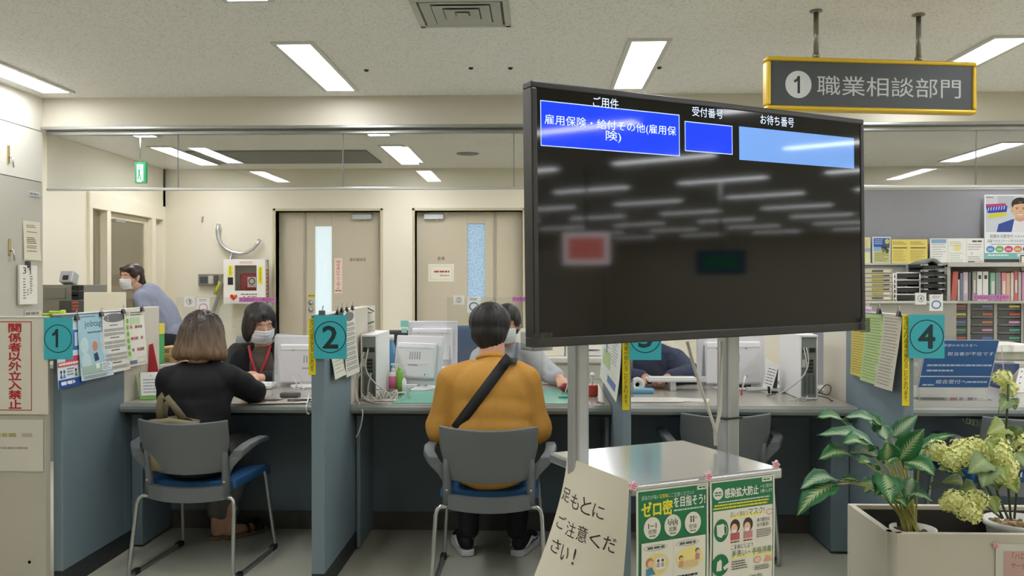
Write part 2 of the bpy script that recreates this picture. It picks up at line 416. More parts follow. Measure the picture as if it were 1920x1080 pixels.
def back_door(name, xa, xb, split, g0, g1, gz, cl0, cl1, hand, glass, flip):
    t = thing(name, None, None, ((xa + xb) / 2, YB, 0), kind='structure')
    b = MB(); w = .045; yo = YB - .015
    b.box(xa - .03, yo, 0, xa + .0, yb2, ZD + .03); b.box(xb, yo, 0, xb + .03, yb2, ZD + .03); b.box(xa - .03, yo, ZD, xb + .03, yb2, ZD + .03)
    b.build('door_frame', M('#c9c0a4', .5), t, bevel=.003)
    yl = YB + .11; lo, hi = (split, xb) if not flip else (xa, split)
    s0, s1 = (xa, split) if not flip else (split, xb)
    b = MB(); b.box(s0 + .004, yl, .008, s1 - .006, yl + .045, ZD - .006); b.build('side_leaf', m_beige, t, bevel=.003)
    b = MB(); b.box(lo + .006, yl, .008, g0, yl + .045, ZD - .006); b.box(g1, yl, .008, hi - .004, yl + .045, ZD - .006)
    b.box(g0, yl, gz[1], g1, yl + .045, ZD - .006); b.box(g0, yl, .008, g1, yl + .045, gz[0])
    b.build('door_leaf', m_beige, t, bevel=.003)
    MB().box(split - .012, yl - .012, .0, split + .012, yl, ZD - .02).build('door_astragal', M('#a9a296', .4), t, bevel=.003)
    MB().box(g0, yl + .02, gz[0], g1, yl + .03, gz[1]).build('door_pane', glass, t)
    b = MB(); b.box(cl0, yl - .05, 2.055, cl1, yl - .002, 2.115); b.box(min(cl0, cl1) + .02, yl - .045, 2.122, max(cl0, cl1) + (.05 if flip else -.02), yl - .02, 2.132); b.tube([((cl0 + cl1) / 2 + .03, yl - .03, 2.05), ((cl0 + cl1) / 2 + .03, yl - .03, 2.03)], .008)
    b.build('door_closer', M('#c9cbcb', .35, metal=.4), t, bevel=.004)
    b = MB()
    for z in (1.06, .975): b.lathe([(0, -.03), (.02, -.028), (.024, -.012), (.03, -.008), (.03, 0)], (hand, yl, z), 14, R=Matrix.Rotation(-math.pi / 2, 3, 'X'))
    b.build('door_lock', m_steel, t)
    return t, yl
gx = lambda p: at(p, 480, YB + .11).x
gz_ = lambda p: at(600, p, YB + .11).z
door1, yl = back_door('door_1', D1a, D1b, gx(572), gx(590.5), gx(622), (gz_(597), gz_(424)), gx(662), gx(698), gx(583), sky_glass('door_glass_bright', '#c4dbe6', '#eefaff'), False)
door2, yl = back_door('door_2', D2a, D2b, gx(928), gx(876), gx(909), (gz_(560), gz_(420)), gx(796), gx(832), gx(919), sky_glass('door_glass_blue', '#5f7f9f', '#bcd6ea'), True)
yk = yl - .003
# ---- header beam, channel and hanging glass smoke screen
b = MB(); b.box(XL, GY - .06, 2.435, XRT, GY + .06, H)
struct('trim_1', b, M('#cfc9b8', .6))
b = MB(); b.box(XL, GY - .085, 2.415, XRT, GY + .085, 2.437); b.box(XL, GY - .02, 2.385, XRT, GY + .02, 2.415)
struct('trim_2', b, M('#a8a9a4', .28, metal=.8), bevel=.004)
b = MB(); b.box(XL, GY - .013, 1.978, XRT, GY + .013, 1.998)
struct('trim_3', b, M('#c8c8c4', .3, metal=.8), bevel=.003)
m_sg = mat_glass('smoke_screen_glass', (.84, .85, .845), 1.5)
seams = [XL, -2.65, -1.43, -.18, 1.02, 2.08, 3.12, 4.3, 5.5, 6.7, 8, XRT]
for i in range(len(seams) - 1):
    if i: tag(MB().box(seams[i] - .003, GY - .005, 1.995, seams[i] + .003, GY + .005, 2.39).build('trim_%d' % (i + 3), M('#6f7370', .3)), kind='structure')
    o = MB().box(seams[i] + .002, GY - .004, 1.99, seams[i + 1] - .002, GY + .004, 2.4).build('window_%d' % (i + 1), m_sg); tag(o, kind='structure')
# ---- ceiling fittings
t = thing('ceiling_vent', 'square louvred air vent in the ceiling at the top of the photo', 'air vent', (-.27, 4.35, H))
va, vb = atz(800, 48, H), atz(948, 48, H); v0 = va.y; vw = vb.x - va.x; vx = va.x
b = MB(); e = .03
b.box(vx - e, v0 - e, H - .014, vx + vw + e, v0, H); b.box(vx - e, v0 - vw, H - .014, vx, v0, H); b.box(vx + vw, v0 - vw, H - .014, vx + vw + e, v0, H); b.box(vx - e, v0 - vw - e, H - .014, vx + vw + e, v0 - vw, H)
b.build('frame', M('#c2c0b6', .5), t, bevel=.003)
MB().box(vx, v0 - vw, H - .003, vx + vw, v0, H - .001).build('duct', M('#77777a', .7), t)
for i in range(4):
    k = .012 + i * .055; a = .048; b = MB()
    x0, x1, y0, y1 = vx + k, vx + vw - k, v0 - vw + k, v0 - k; i0 = a
    P = [(x0, y0), (x1, y0), (x1, y1), (x0, y1)]; Q = [(x0 + i0, y0 + i0), (x1 - i0, y0 + i0), (x1 - i0, y1 - i0), (x0 + i0, y1 - i0)]
    for j in range(4):
        n = (j + 1) % 4
        b.add([(*P[j], H - .012), (*P[n], H - .012), (*Q[n], H - .004), (*Q[j], H - .004)], [(0, 1, 2, 3)])
    b.build('louvre', M('#b9b8b0', .5), t, solid=.003)
for i, (px, py, w) in enumerate(((687, 131, 'left of the pair by the vent'), (883, 127, 'below the vent'), (957, 127, 'beside another dot below the vent'), (1236, 126, 'right of the light above the television'))):
    p = atz(px, py, H); b = MB().lathe([(.0, -.012), (.012, -.01), (.016, 0)], (p.x, p.y, H), 12)
    tag(b.build('ceiling_sensor', M('#3a3935', .6)), 'tiny dark sensor dot in the ceiling, ' + w, 'ceiling sensor', 'ceiling sensors')
p = atz(877, 288, H); tag(MB().lathe([(0, -.006), (.11, -.006), (.12, 0)], (p.x, p.y, H), 24).build('ceiling_speaker', M('#8f8d86', .7)), 'round grey ceiling speaker seen through the glass screen', 'speaker')
a, c = atz(400, 302, H), atz(625, 281, H); tag(MB().box(a.x, c.y, H - .02, -1.75, a.y + .1, H).build('ceiling_patch', M('#84847f', .8), bevel=.004), 'flat dark grey patch under the office ceiling beyond the glass', 'ceiling panel')  # thin dark grey slab laid against the ceiling
t = thing('exit_sign', 'small green exit sign with a running figure hung in the office', 'exit sign', at(263, 305, 7.6))
s = fsheet(253, 304, 273, 343, 7.6, '#1f9d62', emit=.55)
w, h = s.w, s.h
mw = M('#eafff2', emit=.9)
s.rect(w * .18, h * .1, w * .45, h * .85, mw); g = M('#1f9d62', emit=.45)
s.disc(w * .42, h * .25, w * .07, g); s.pg([(w * .3, h * .35), (w * .5, h * .33), (w * .48, h * .58), (w * .33, h * .58)], g)
s.pg([(w * .36, h * .56), (w * .47, h * .56), (w * .58, h * .85), (w * .5, h * .87)], g); s.pg([(w * .34, h * .56), (w * .42, h * .58), (w * .34, h * .8), (w * .24, h * .86), (w * .22, h * .8)], g)
s.rect(w * .68, h * .1, w * .1, h * .8, mw)
fbuild(s, 'sign_face', t, thick=.04)
a = at(263, 304, 7.62); MB().tube([a, (a.x, a.y, H)], .006).build('hanger', m_steel, t)

# ================================================================== TELEVISION ON ITS STAND
TVH = .65
DL, DR = TVH * F / 503, TVH * F / 395
TLp, BLp, TRp, BRp = atd(996, 150, DL), atd(996, 653, DL), atd(1620, 224, DR), atd(1620, 619, DR)
tvU = (TRp - TLp); tvW = tvU.length; tvU.normalize()
tvD = (BLp - TLp); tvD = (tvD - tvU * tvD.dot(tvU)).normalized()
tvN = tvU.cross(tvD)          # away from the viewer
TP = Plane(TLp, tvU, tvD)
def tvb(mb, a0, a1, b0, b1, n0, n1, m=0):
    p = [TLp + tvU * a + tvD * d + tvN * n for n in (n0, n1) for d in (b0, b1) for a in (a0, a1)]
    return mb.add(p, [(0, 1, 3, 2), (4, 6, 7, 5), (0, 4, 5, 1), (1, 5, 7, 3), (3, 7, 6, 2), (2, 6, 4, 0)], m)
if tvN.dot(TLp - CAM) < 0: tvN = -tvN
m_tvb = M('#17181a', .35)
tv = thing('television', 'large black flat television with blue waiting-number boxes on its screen', 'television', TLp + tvU * tvW / 2 + tvD * TVH)
bz = .016
b = MB(); tvb(b, 0, tvW, 0, bz, 0, .045); tvb(b, 0, bz, bz, TVH - .024, 0, .045); tvb(b, tvW - bz, tvW, bz, TVH - .024, 0, .045); tvb(b, 0, tvW, TVH - .024, TVH, 0, .045)
b.build('bezel', M('#2a2828', .32), tv, bevel=.003)
b = MB(); tvb(b, .004, tvW - .004, .004, TVH - .004, .02, .05); tvb(b, tvW * .2, tvW * .8, TVH * .25, TVH * .9, .05, .085); b.build('back_cover', m_tvb, tv, bevel=.006)
sc_ = Sheet(tvW - 2 * bz + .002, TVH - bz - .022, mat=M('#040405', .05, spec=.42))
q = lambda px, py: tuple(v - bz + .001 for v in TP(px, py))
def rect2(p0, p1):
    a, c = q(*p0), q(*p1); return a[0], a[1], c[0] - a[0], c[1] - a[1]
m_blue = M('#0433f5', .05, emit=.85, spec=.5); m_lb = M('#6f9be0', .05, emit=.55, spec=.5); m_wt = M('#cfe0ff', .3, emit=.75)
R1 = rect2((1014, 187), (1276, 293)); R2 = rect2((1285, 226.5), (1375, 290)); R3 = rect2((1387, 236.5), (1603, 316))
for R_, mm in ((R1, m_blue), (R2, m_blue), (R3, m_lb)):
    sc_.rect(*R_, mm)
    if mm is m_blue: sc_.frame(*R_, .0022, M('#b9cfff', .3, emit=.7))
for tx, p0, p1 in (('ご用件', (1113, 180), (1161, 205)), ('受付番号', (1299, 199), (1357, 223)), ('お待ち番号', (1427, 214), (1490, 239))): sc_.text(tx, *rect2(p0, p1), m_wt)
sc_.text('雇用保険・給付その他(雇用保', *rect2((1022, 213), (1269, 257)), m_wt)
sc_.text('険)', *rect2((1137, 244), (1166, 268)), m_wt)
sc_.build('screen', TLp + tvU * (bz - .001) + tvD * (bz - .001) + tvN * .003, tvU, tvD, tv, thick=.004, eps=.0001)
m_clear = mat_glass('corner_guard_plastic', (.72, .74, .75), 1.5, .15)
b = MB(); tvb(b, -.008, .047, TVH - .037, TVH + .006, -.008, -.004); tvb(b, -.01, -.006, TVH - .037, TVH + .006, -.008, .05); tvb(b, -.008, .047, TVH + .003, TVH + .007, -.008, .05)
b.build('corner_guard', m_clear, tv)
b = MB(); tvb(b, tvW - .03, tvW + .008, TVH - .037, TVH + .006, -.008, -.004); tvb(b, tvW + .005, tvW + .009, TVH - .037, TVH + .006, -.008, .05)
b.build('corner_guard', m_clear, tv)
# stand (posts behind the screen, shelf, lower shelf, castors)
PP = Plane(TLp + tvN * .13, tvU, (0, 0, -1)); hU = V((tvU.x, tvU.y, 0)).normalized(); hN = V((-hU.y, hU.x, 0))
if hN.dot(TLp - CAM) < 0: hN = -hN
PN = hN
pl_ = onp(1084, 868, TLp + tvN * .13, PN); pr_ = onp(1365, 832, TLp + tvN * .13, PN)
ZS = (pl_.z + pr_.z) / 2
pl_ = onp(1084, 868, TLp + tvN * .13, PN); pr_ = onp(1365, 840, TLp + tvN * .13, PN)
st = thing('television_stand', 'silver metal television stand with two posts, flat shelf and castors', 'television stand', ((pl_.x + pr_.x) / 2, (pl_.y + pr_.y) / 2, 0))
m_alu = M('#b4b6b7', .38, metal=.55, spec=.5); m_shelf = M('#c6c8c9', .16, metal=.75)
def post(p, w, top):
    b = MB(); R = Matrix((hU, hN, V((0, 0, 1)))).transposed()
    b.obox((p.x, p.y, (top + .1) / 2), w, .05, top - .1, R); return b.build('post', m_alu, st, bevel=.012, seg=3)
zt = TLp.z - .12
post(pl_, .046, zt); post(pr_, .054, zt)
FL = atz(1186, 910, ZS); sA = math.radians(26.5); sU = V((math.cos(sA), math.sin(sA), 0)); sW = .955 * (1.3 - ZS); sN = V((-sU.y, sU.x, 0))
if sN.dot(FL - CAM) < 0: sN = -sN
SDp = .9 * (1.3 - ZS)
def slab(name, z0, z1, dx0, dx1, d0, d1, m, par, bevel=.006):
    P = [FL + sU * a + sN * d for a, d in ((dx0, d0), (dx1, d0), (dx1, d1), (dx0, d1))]
    return MB().prism([(p.x, p.y, z0) for p in P], (0, 0, z1 - z0)).build(name, m, par, bevel=bevel, seg=3)
slab('shelf', ZS - .028, ZS, 0, sW, 0, SDp, m_shelf, st)
slab('lower_shelf', .16, .185, .02, sW - .02, .03, SDp - .02, m_shelf, st)
R = Matrix((sU, sN, V((0, 0, 1)))).transposed()
for a in (-.02, sW + .02):
    c = FL + sU * a + sN * .2; b = MB().obox((c.x, c.y, .11), .06, .74, .05, R); b.build('foot', m_alu, st, bevel=.01)
    for d in (-.12, .52):
        c = FL + sU * a + sN * d; b = MB().lathe([(.0, -.015), (.036, -.015), (.04, -.01), (.04, .01), (.036, .015), (0, .015)], (c.x, c.y, .041), 16, R=R @ Matrix.Rotation(math.pi / 2, 3, 'Y')); b.tube([(c.x, c.y, .05), (c.x, c.y, .088)], .012)
        b.build('castor', M('#2a2a2a', .5), st)
c = TLp + tvU * tvW * .5 + tvD * .3 + tvN * .1
tvb(MB(), tvW * .12, tvW * .9, TVH * .3, TVH * .36, .088, .108).build('mount_bar', m_alu, st)
# white channel and loose cables over the back of the set
b = MB(); tvb(b, tvW * .36, tvW * .66, -.033, -.012, .13, .19); b.build('cable_channel', M('#e6e2d2', .4), st, bevel=.004)
b = MB(); rd = random.Random(3)
for i in range(7):
    a0 = tvW * rd.uniform(.26, .32); pts = []
    for k in range(9):
        pts.append(TLp + tvU * (a0 + (.02 * i + k * .014)) + tvD * (-.012 - .014 * math.sin(k * 1.3 + i) + .03 * (k in (0, 8))) + tvN * (.1 + .01 * i))
    b.tube(pts, .0032, 6)
b.build('cable_bundle', M('#2a2b26', .6), st)
# power cable down the right post
b = MB(); q0 = [onp(x, y, TLp + tvN * .13 - hN * .045, PN) for x, y in ((1352, 640), (1351, 700), (1350, 770), (1346, 790), (1341, 812), (1342, 835))]
b.tube(q0, .0055, 8)
q1 = [onp(x, y, TLp + tvN * .13 - hN * .05, PN) for x, y in ((1288, 640), (1302, 690), (1320, 745), (1338, 795), (1342, 815))]
b.tube(q1, .0045, 8); b.build('power_cable', M('#cdc9ba', .5), st)
b = MB(); R = Matrix((hU, hN, V((0, 0, 1)))).transposed(); zc = onp(1352, 783, pr_, PN).z
b.obox((pr_.x - hU.x * .006, pr_.y - hU.y * .006, zc), .068, .064, .005, R); b.build('cable_tie', m_dark, st)

# lit screens farther down the waiting hall, mirrored in the dark television
def hall_screen(px, py, dist, w, h, col, border, name, lab, cat, em):
    d = ray(px, py).normalized(); p0 = onp(px, py, TLp, tvN); r = d - tvN * 2 * d.dot(tvN); c = p0 + r * dist
    f = V((-r.x, -r.y, 0)).normalized(); a = V((-f.y, f.x, 0)); R = Matrix((a, f, V((0, 0, 1)))).transposed()
    t = thing(name, lab, cat, c)
    MB().obox(c, w, .06, h, R).build('housing', M('#2b2b2d', .5), t, bevel=.008)
    MB().obox(c + f * .032, w - .03, .004, h - .03, R).build('screen_border', M(border, .4, emit=em), t)
    MB().obox(c + f * .0345, w * .72, .004, h * .62, R).build('screen_image', M(col, .4, emit=em), t)
    MB().tube([(c.x - f.x * .02, c.y - f.y * .02, c.z + h / 2), (c.x - f.x * .02, c.y - f.y * .02, H)], .015, 10).build('hanging_pipe', m_steel, t)
hall_screen(1100, 466, 7.5, .56, .40, '#e0776a', '#f3e6e8', 'display_screen', 'lit pink and white screen of the waiting hall, mirrored in the television', 'display screen', 5)
hall_screen(1352, 492, 8.5, .60, .30, '#1d6b4a', '#22406b', 'display_screen', 'dim blue and green screen of the waiting hall, mirrored in the television', 'display screen', 1.6)

# ================================================================== PAPERS ON THE STAND
GRN = '#12784b'; PAP = '#e6e0cc'; YEL = '#f4e63a'; INK = '#24241f'
m_pin = M('#f3c6cf', .4); m_pin2 = M('#d9415f', .4)
front = Plane(FL - sN * .004 + V((0, 0, -.006)), sU)
def poster_l():
    a0 = front(1193, 918)[0]; a1 = front(1328, 890)[0]; w = a1 - a0; h = w * 1.41
    s = Sheet(w, h, '#e9e6da', .45, sub=(8, 24)); q = lambda *a: [v * w for v in a]
    s.rect(*q(.025, .015, .95, 1.38), GRN, n=6)
    s.rect(*q(.84, .02, .13, .05), '#e9e6da'); s.lines(*q(.86, .035, .1), 1, .02 * w, .018 * w, GRN)
    s.text('感染力が強い', *q(.07, .065, .24, .05), '#cfe3d5'); s.text('変異株', *q(.315, .065, .11, .05), YEL); s.text('にご注意ください!!', *q(.43, .065, .36, .05), '#cfe3d5')
    s.text('ゼロ密', *q(.07, .14, .42, .17), YEL, .03); s.text('を目指そう!', *q(.51, .12, .44, .12), '#f4f3ea', .02); s.lines(*q(.51, .265, .43), 1, 1, .018 * w, '#cfe3d5', .05)
    for i, (x, tx) in enumerate(((.21, '密閉'), (.49, '密集'), (.77, '密接'))):
        s.disc(*q(x, .44), .115 * w, '#eeeadb', .125 * w)
        if i == 0: s.rect(*q(x - .055, .385, .012, .06), INK); s.rect(*q(x + .045, .385, .012, .06), INK); s.rect(*q(x - .03, .412, .06, .008), INK)
        elif i == 1:
            for k in range(6): s.disc(*q(x - .06 + .024 * k, .375 + .02 * (k % 2)), .009 * w, '#46564c'); s.rect(*q(x - .067 + .024 * k, .388 + .02 * (k % 2), .014, .035), '#46564c')
        else:
            for k in (-.025, .01): s.disc(*q(x + k, .375), .013 * w, '#46564c'); s.rect(*q(x + k - .01, .39, .02, .045), '#46564c')
            s.disc(*q(x + .045, .385), .018 * w, '#c9c6ba')
        s.text(tx, *q(x - .055, .455, .11, .055), '#3c4a42'); s.lines(*q(x - .04, .525, .09), 1, 1, .014 * w, '#6a7a70', .05)
    s.rect(*q(.06, .6, .89, .8), '#eeeadb', n=6); s.rect(*q(.495, .62, .004, .76), '#c9c3ad')
    for x in (.1, .54):
        s.ring(*q(x + .15, .665), .16 * w, .006 * w, '#8a8f86', .035 * w); s.lines(*q(x + .04, .65, .24), 1, 1, .03 * w, '#5d6a62', .05, seed=int(x * 50))
    s.disc(*q(.27, .86), .16 * w, '#f3dc8c', .13 * w); s.disc(*q(.17, .83), .055 * w, '#c98a55'); s.disc(*q(.185, .845), .04 * w, '#f0cba6'); s.pg([tuple(q(*p)) for p in ((.12, .9), (.2, .88), (.25, .97), (.12, .98))], '#4b8fae')
    s.rect(*q(.24, .78, .15, .15), '#dcd8cc'); s.rect(*q(.25, .79, .13, .13), '#f2efe6')
    for x in (.285, .345): s.disc(*q(x, .82), .018 * w, '#6a4a35'); s.rect(*q(x - .02, .845, .04, .05), '#b6aba0')
    s.disc(*q(.72, .84), .19 * w, '#f6e48f', .13 * w); s.rect(*q(.6, .87, .24, .08), '#e7c993')
    for x, y in ((.6, .86), (.83, .8)): s.disc(*q(x, y - .03), .03 * w, '#6b4a35'); s.disc(*q(x + .006, y - .018), .024 * w, '#f0cba6'); s.rect(*q(x - .03, y + .005, .06, .07), '#d7a27c' if x < .7 else '#c98f9c')
    s.lines(*q(.1, 1.03, .36), 6, .05 * w, .022 * w, '#3e3c36', .25, seed=5); s.lines(*q(.53, 1.03, .38), 3, .045 * w, .024 * w, '#2f2e2a', .25, seed=6); s.lines(*q(.53, 1.2, .22), 4, .045 * w, .02 * w, '#3e3c36', .3, seed=8)
    s.disc(*q(.86, 1.2), .05 * w, '#e5b48f'); s.rect(*q(.8, 1.25, .13, .06), '#d89a5e'); s.rect(*q(.78, 1.33, .18, .06), '#c3202f')
    o = s.build('poster', front.P(a0, .008), sU, DN, thick=.001, eps=.0003, bend=lambda x, y: (0, 0, .003 * math.sin(y / h * 4) * (y / h)))
    return tag(o, 'green poster with big yellow lettering on the left half of the stand front', 'poster')
poster_l()
def poster_r():
    a0 = front(1331, 890)[0]; a1 = front(1452, 875)[0]; w = a1 - a0; h = w * 1.5
    s = Sheet(w, h, '#e9e6da', .45, sub=(8, 24)); q = lambda *a: [v * w for v in a]
    s.rect(*q(.025, .015, .95, 1.47), GRN, n=6)
    s.rect(*q(.8, .02, .16, .05), '#e9e6da'); s.lines(*q(.82, .035, .12), 1, 1, .018 * w, GRN)
    s.disc(*q(.12, .15), .075 * w, '#e9e6da'); s.lines(*q(.07, .13, .1), 2, .03 * w, .018 * w, GRN, .05)
    s.text('感染拡大防止', *q(.22, .1, .52, .115), '#f4f3ea', .02); s.text('へのご協力を', *q(.77, .1, .19, .045), '#f4f3ea'); s.text('お願いします', *q(.77, .16, .19, .045), '#f4f3ea')
    s.lines(*q(.12, .25, .8), 1, 1, .016 * w, '#cfe3d5', .05); s.lines(*q(.06, .285, .88), 1, 1, .018 * w, YEL, .2, 3); s.lines(*q(.04, .32, .9), 1, 1, .02 * w, YEL, .3, 4)
    s.rect(*q(.04, .36, .92, 1.1), '#eeeadb', n=6)
    s.rect(*q(.3, .43, .52, .04), '#f3ec8e'); s.text('正しく使おう', *q(.3, .395, .27, .06), INK); s.text('マスク!', *q(.58, .375, .25, .085), '#1c4a35')
    s.disc(*q(.16, .6), .11 * w, GRN, .14 * w); s.pg([tuple(q(*p)) for p in ((.09, .53), (.2, .52), (.21, .64), (.16, .69), (.1, .66))], '#eeeadb'); s.ring(*q(.22, .6), .03 * w, .008 * w, '#eeeadb', .06 * w)
    for x, c1, c2 in ((.37, '#4a2c22', '#c4606a'), (.57, '#4a2c22', '#d78e8e')):
        s.disc(*q(x, .57), .075 * w, c1, .085 * w); s.disc(*q(x - .012, .6), .05 * w, '#f0cba6', .06 * w); s.rect(*q(x - .07, .65, .14, .09), c2); s.rect(*q(x - .04, .61, .06, .04), '#f7f4ee')
        s.lines(*q(x - .07, .755, .14), 1, 1, .016 * w, '#7a3030', .1)
    s.text('鼻の部分は', *q(.71, .51, .2, .05), INK); s.text('必ず着用!', *q(.71, .57, .18, .05), INK); s.ring(*q(.91, .45), .055 * w, .006 * w, '#c9506a', .035 * w); s.lines(*q(.7, .65, .25), 5, .022 * w, .01 * w, '#6a685f', .3, 7)
    s.text('こまめにしよう', *q(.31, .8, .34, .055), INK); s.rect(*q(.32, .93, .63, .04), '#f3ec8e'); s.text('手洗い・手指消毒!', *q(.32, .87, .64, .085), '#1c4a35')
    s.disc(*q(.15, 1.02), .125 * w, GRN, .135 * w); s.pg([tuple(q(*p)) for p in ((.1, .98), (.15, .95), (.17, .98), (.17, 1.09), (.09, 1.09))], '#eeeadb'); s.pg([tuple(q(*p)) for p in ((.19, 1.05), (.28, 1.0), (.28, 1.06), (.21, 1.09))], '#eeeadb')
    s.lines(*q(.32, 1.0, .25), 4, .03 * w, .014 * w, '#5d5a50', .3, 9); s.disc(*q(.72, 1.03), .05 * w, '#f0cba6', .035 * w); s.ring(*q(.72, 1.03), .055 * w, .006 * w, '#c9506a', .04 * w); s.pg([tuple(q(*p)) for p in ((.82, 1.07), (.86, .99), (.93, 1.0), (.95, 1.07))], '#eeb184'); s.lines(*q(.68, 1.1, .26), 3, .022 * w, .011 * w, '#6a685f', .3, 10)
    s.rect(*q(.36, 1.25, .42, .03), '#f3ec8e'); s.text('目指そう', *q(.36, 1.22, .18, .055), INK); s.text('ゼロ密!', *q(.55, 1.2, .25, .08), '#1c4a35')
    s.disc(*q(.17, 1.33), .13 * w, GRN); s.disc(*q(.17, 1.33), .112 * w, '#eeeadb'); s.text('密', *q(.095, 1.255, .15, .15), GRN, .03)
    for x, c1 in ((.42, '#e2a19a'), (.64, '#b9bcc4'), (.86, '#d9a97c')):
        s.disc(*q(x, 1.35), .085 * w, c1, .065 * w)
        for k in range(5): s.disc(*q(x - .06 + .03 * k, 1.33 + .02 * (k % 2)), .017 * w, ('#f0cba6', '#6b4a35', '#c45b5b')[k % 3])
        s.lines(*q(x - .04, 1.43, .08), 1, 1, .025 * w, '#c3202f', .05)
    o = s.build('poster', front.P(a0, .008), sU, DN, thick=.001, eps=.0003, bend=lambda x, y: (0, 0, .002 * math.sin(y / h * 4)))
    return tag(o, 'green and white mask and hand-washing poster on the right of the stand front', 'poster')
poster_r()
def magnet(p, n, r, label, grp='pink flower magnets'):
    n = V(n).normalized(); R = n.to_track_quat('Z', 'Y').to_matrix(); b = MB()
    pr = [(r * (.8 + .2 * math.cos(5 * q)), q) for q in [2 * math.pi * i / 30 for i in range(30)]]
    pts = [V(p) + R @ V((a * math.cos(q), a * math.sin(q), 0)) for a, q in pr]; b.prism(pts, n * .006)
    for i in range(5):
        q = 2 * math.pi * i / 5; b.ell(V(p) + R @ V((r * .45 * math.cos(q), r * .45 * math.sin(q), .006)), (r * .13, r * .13, .002), R, 8, 5, 1)
    b.ell(V(p) + n * .006, (r * .14, r * .14, .002), R, 8, 5, 1)
    return tag(b.build('flower_magnet', [m_pin, m_pin2]), label, 'magnet', grp)
for (px, py), w in (((1186, 911), 'at the left corner of the stand shelf'), ((1327, 893), 'between the two green posters'), ((1453, 871), 'at the right corner of the stand shelf')):
    magnet(onp(px, py, FL - sN * .008, sN), -sN, .0125, 'pink flower-shaped magnet ' + w)
# hand-written notice on the left side of the stand
lp = Plane(FL - sU * .008, -sN); a0, b0 = lp(1063, 858); a1, b1 = lp(1179, 906); pw = a1 - a0; ph = pw * 1.42
s = Sheet(pw, ph, '#e2dbc6', .7, sub=(10, 30)); 
bf = lambda x, y: (0, 0, .105 * max(0, y / .32) ** 1.5 * (1 - .75 * x / pw) + .012 * math.sin(x / pw * math.pi) * min(1, y / .1))
def hand(t, p0, p1, wj=.0):
    x0, y0 = lp(*p0); x1, y1 = lp(*p1); n = len(t); cw = (x1 - a0 - (x0 - a0)) / n
    for i, c in enumerate(t):
        s.text(c, x0 - a0 + i * cw + cw * .08, y0 - min(b0, b1) + (y1 - y0) * 0 + .004 * (i % 2), cw * (.84 if c not in '!い' else .14 if c == '!' else .6), .036 + .003 * ((i * 7) % 3 - 1), '#2b2820')
hand('足もとに', (1064, 912), (1146, 912)); hand('ご注意くだ', (1068, 961), (1168, 961)); hand('さい!', (1070, 1003), (1128, 1003))
o = s.build('paper_notice', lp.P(a0, min(b0, b1) - .002), -sN, DN, thick=.0008, bend=bf, eps=.0004)
tag(o, 'cream paper with hand-written black warning curling off the left side of the television stand', 'notice')

# ================================================================== HANGING DEPARTMENT SIGN
sp0 = atz(1530, 20, H); sa = atz(1434, 107, 2.42); 
ang = math.radians(8.0); gU = V((math.cos(ang), math.sin(ang), 0)); gN = V((-gU.y, gU.x, 0))
sgO = onp(1434, 107, sp0 - gN * 0.0, gN); SP = Plane(sgO, gU)
gw = SP(1826, 122)[0]; gh = SP(1824, 217)[1] * .5 + SP(1436, 206)[1] * .5
sg = thing('department_sign', 'dark grey sign in a yellow frame hanging from two ceiling pipes', 'hanging sign', SP.P(gw / 2, gh / 2))
def gb(mb, a0, a1, b0, b1, n0, n1, m=0):
    p = [SP.P(a, d) + gN * n for n in (n0, n1) for d in (b0, b1) for a in (a0, a1)]
    return mb.add(p, [(0, 1, 3, 2), (4, 6, 7, 5), (0, 4, 5, 1), (1, 5, 7, 3), (3, 7, 6, 2), (2, 6, 4, 0)], m)
fr = .022; b = MB(); gb(b, 0, gw, 0, fr, -.03, .03); gb(b, 0, gw, gh - fr, gh, -.03, .03); gb(b, 0, fr, fr, gh - fr, -.03, .03); gb(b, gw - fr, gw, fr, gh - fr, -.03, .03)
b.build('frame', M('#dab42c', .32, metal=.2), sg, bevel=.01, seg=3)
s = Sheet(gw - 2 * fr + .002, gh - 2 * fr + .002, '#434749', .5); q = lambda x, y: tuple(v - fr + .001 for v in SP(x, y))
cx, cy = q(1494, 160); r0 = .5 * (q(1518, 160)[0] - q(1469, 160)[0]); s.disc(cx, cy, r0, '#cacdcb'); x0, y0 = q(1484, 144); x1, y1 = q(1502, 177); s.text('1', cx - r0 * .34, cy - r0 * .62, r0 * .46, r0 * 1.26, '#2d2f30')
x0, y0 = q(1529, 143); x1, y1 = q(1797, 187); s.text('職業相談部門', x0, y0, x1 - x0, y1 - y0 - .002, '#c4c8c7')
s.build('sign_face', SP.P(fr - .001, fr - .001) - gN * .018, gU, DN, sg, thick=.034, eps=.0004)
for px in (1530, 1722):
    a = SP(px, 110)[0]; c = SP.P(a, 0); b = MB().tube([(c.x, c.y, c.z + .002), (c.x, c.y, H)], .0125, 14); b.lathe([(.03, 0), (.032, -.006), (.012, -.012)], (c.x, c.y, H), 18); b.lathe([(.018, 0), (.018, .02), (.0125, .024)], (c.x, c.y, c.z), 14)
    b.build('hanging_pipe', M('#8f8b83', .3, metal=.8), sg)

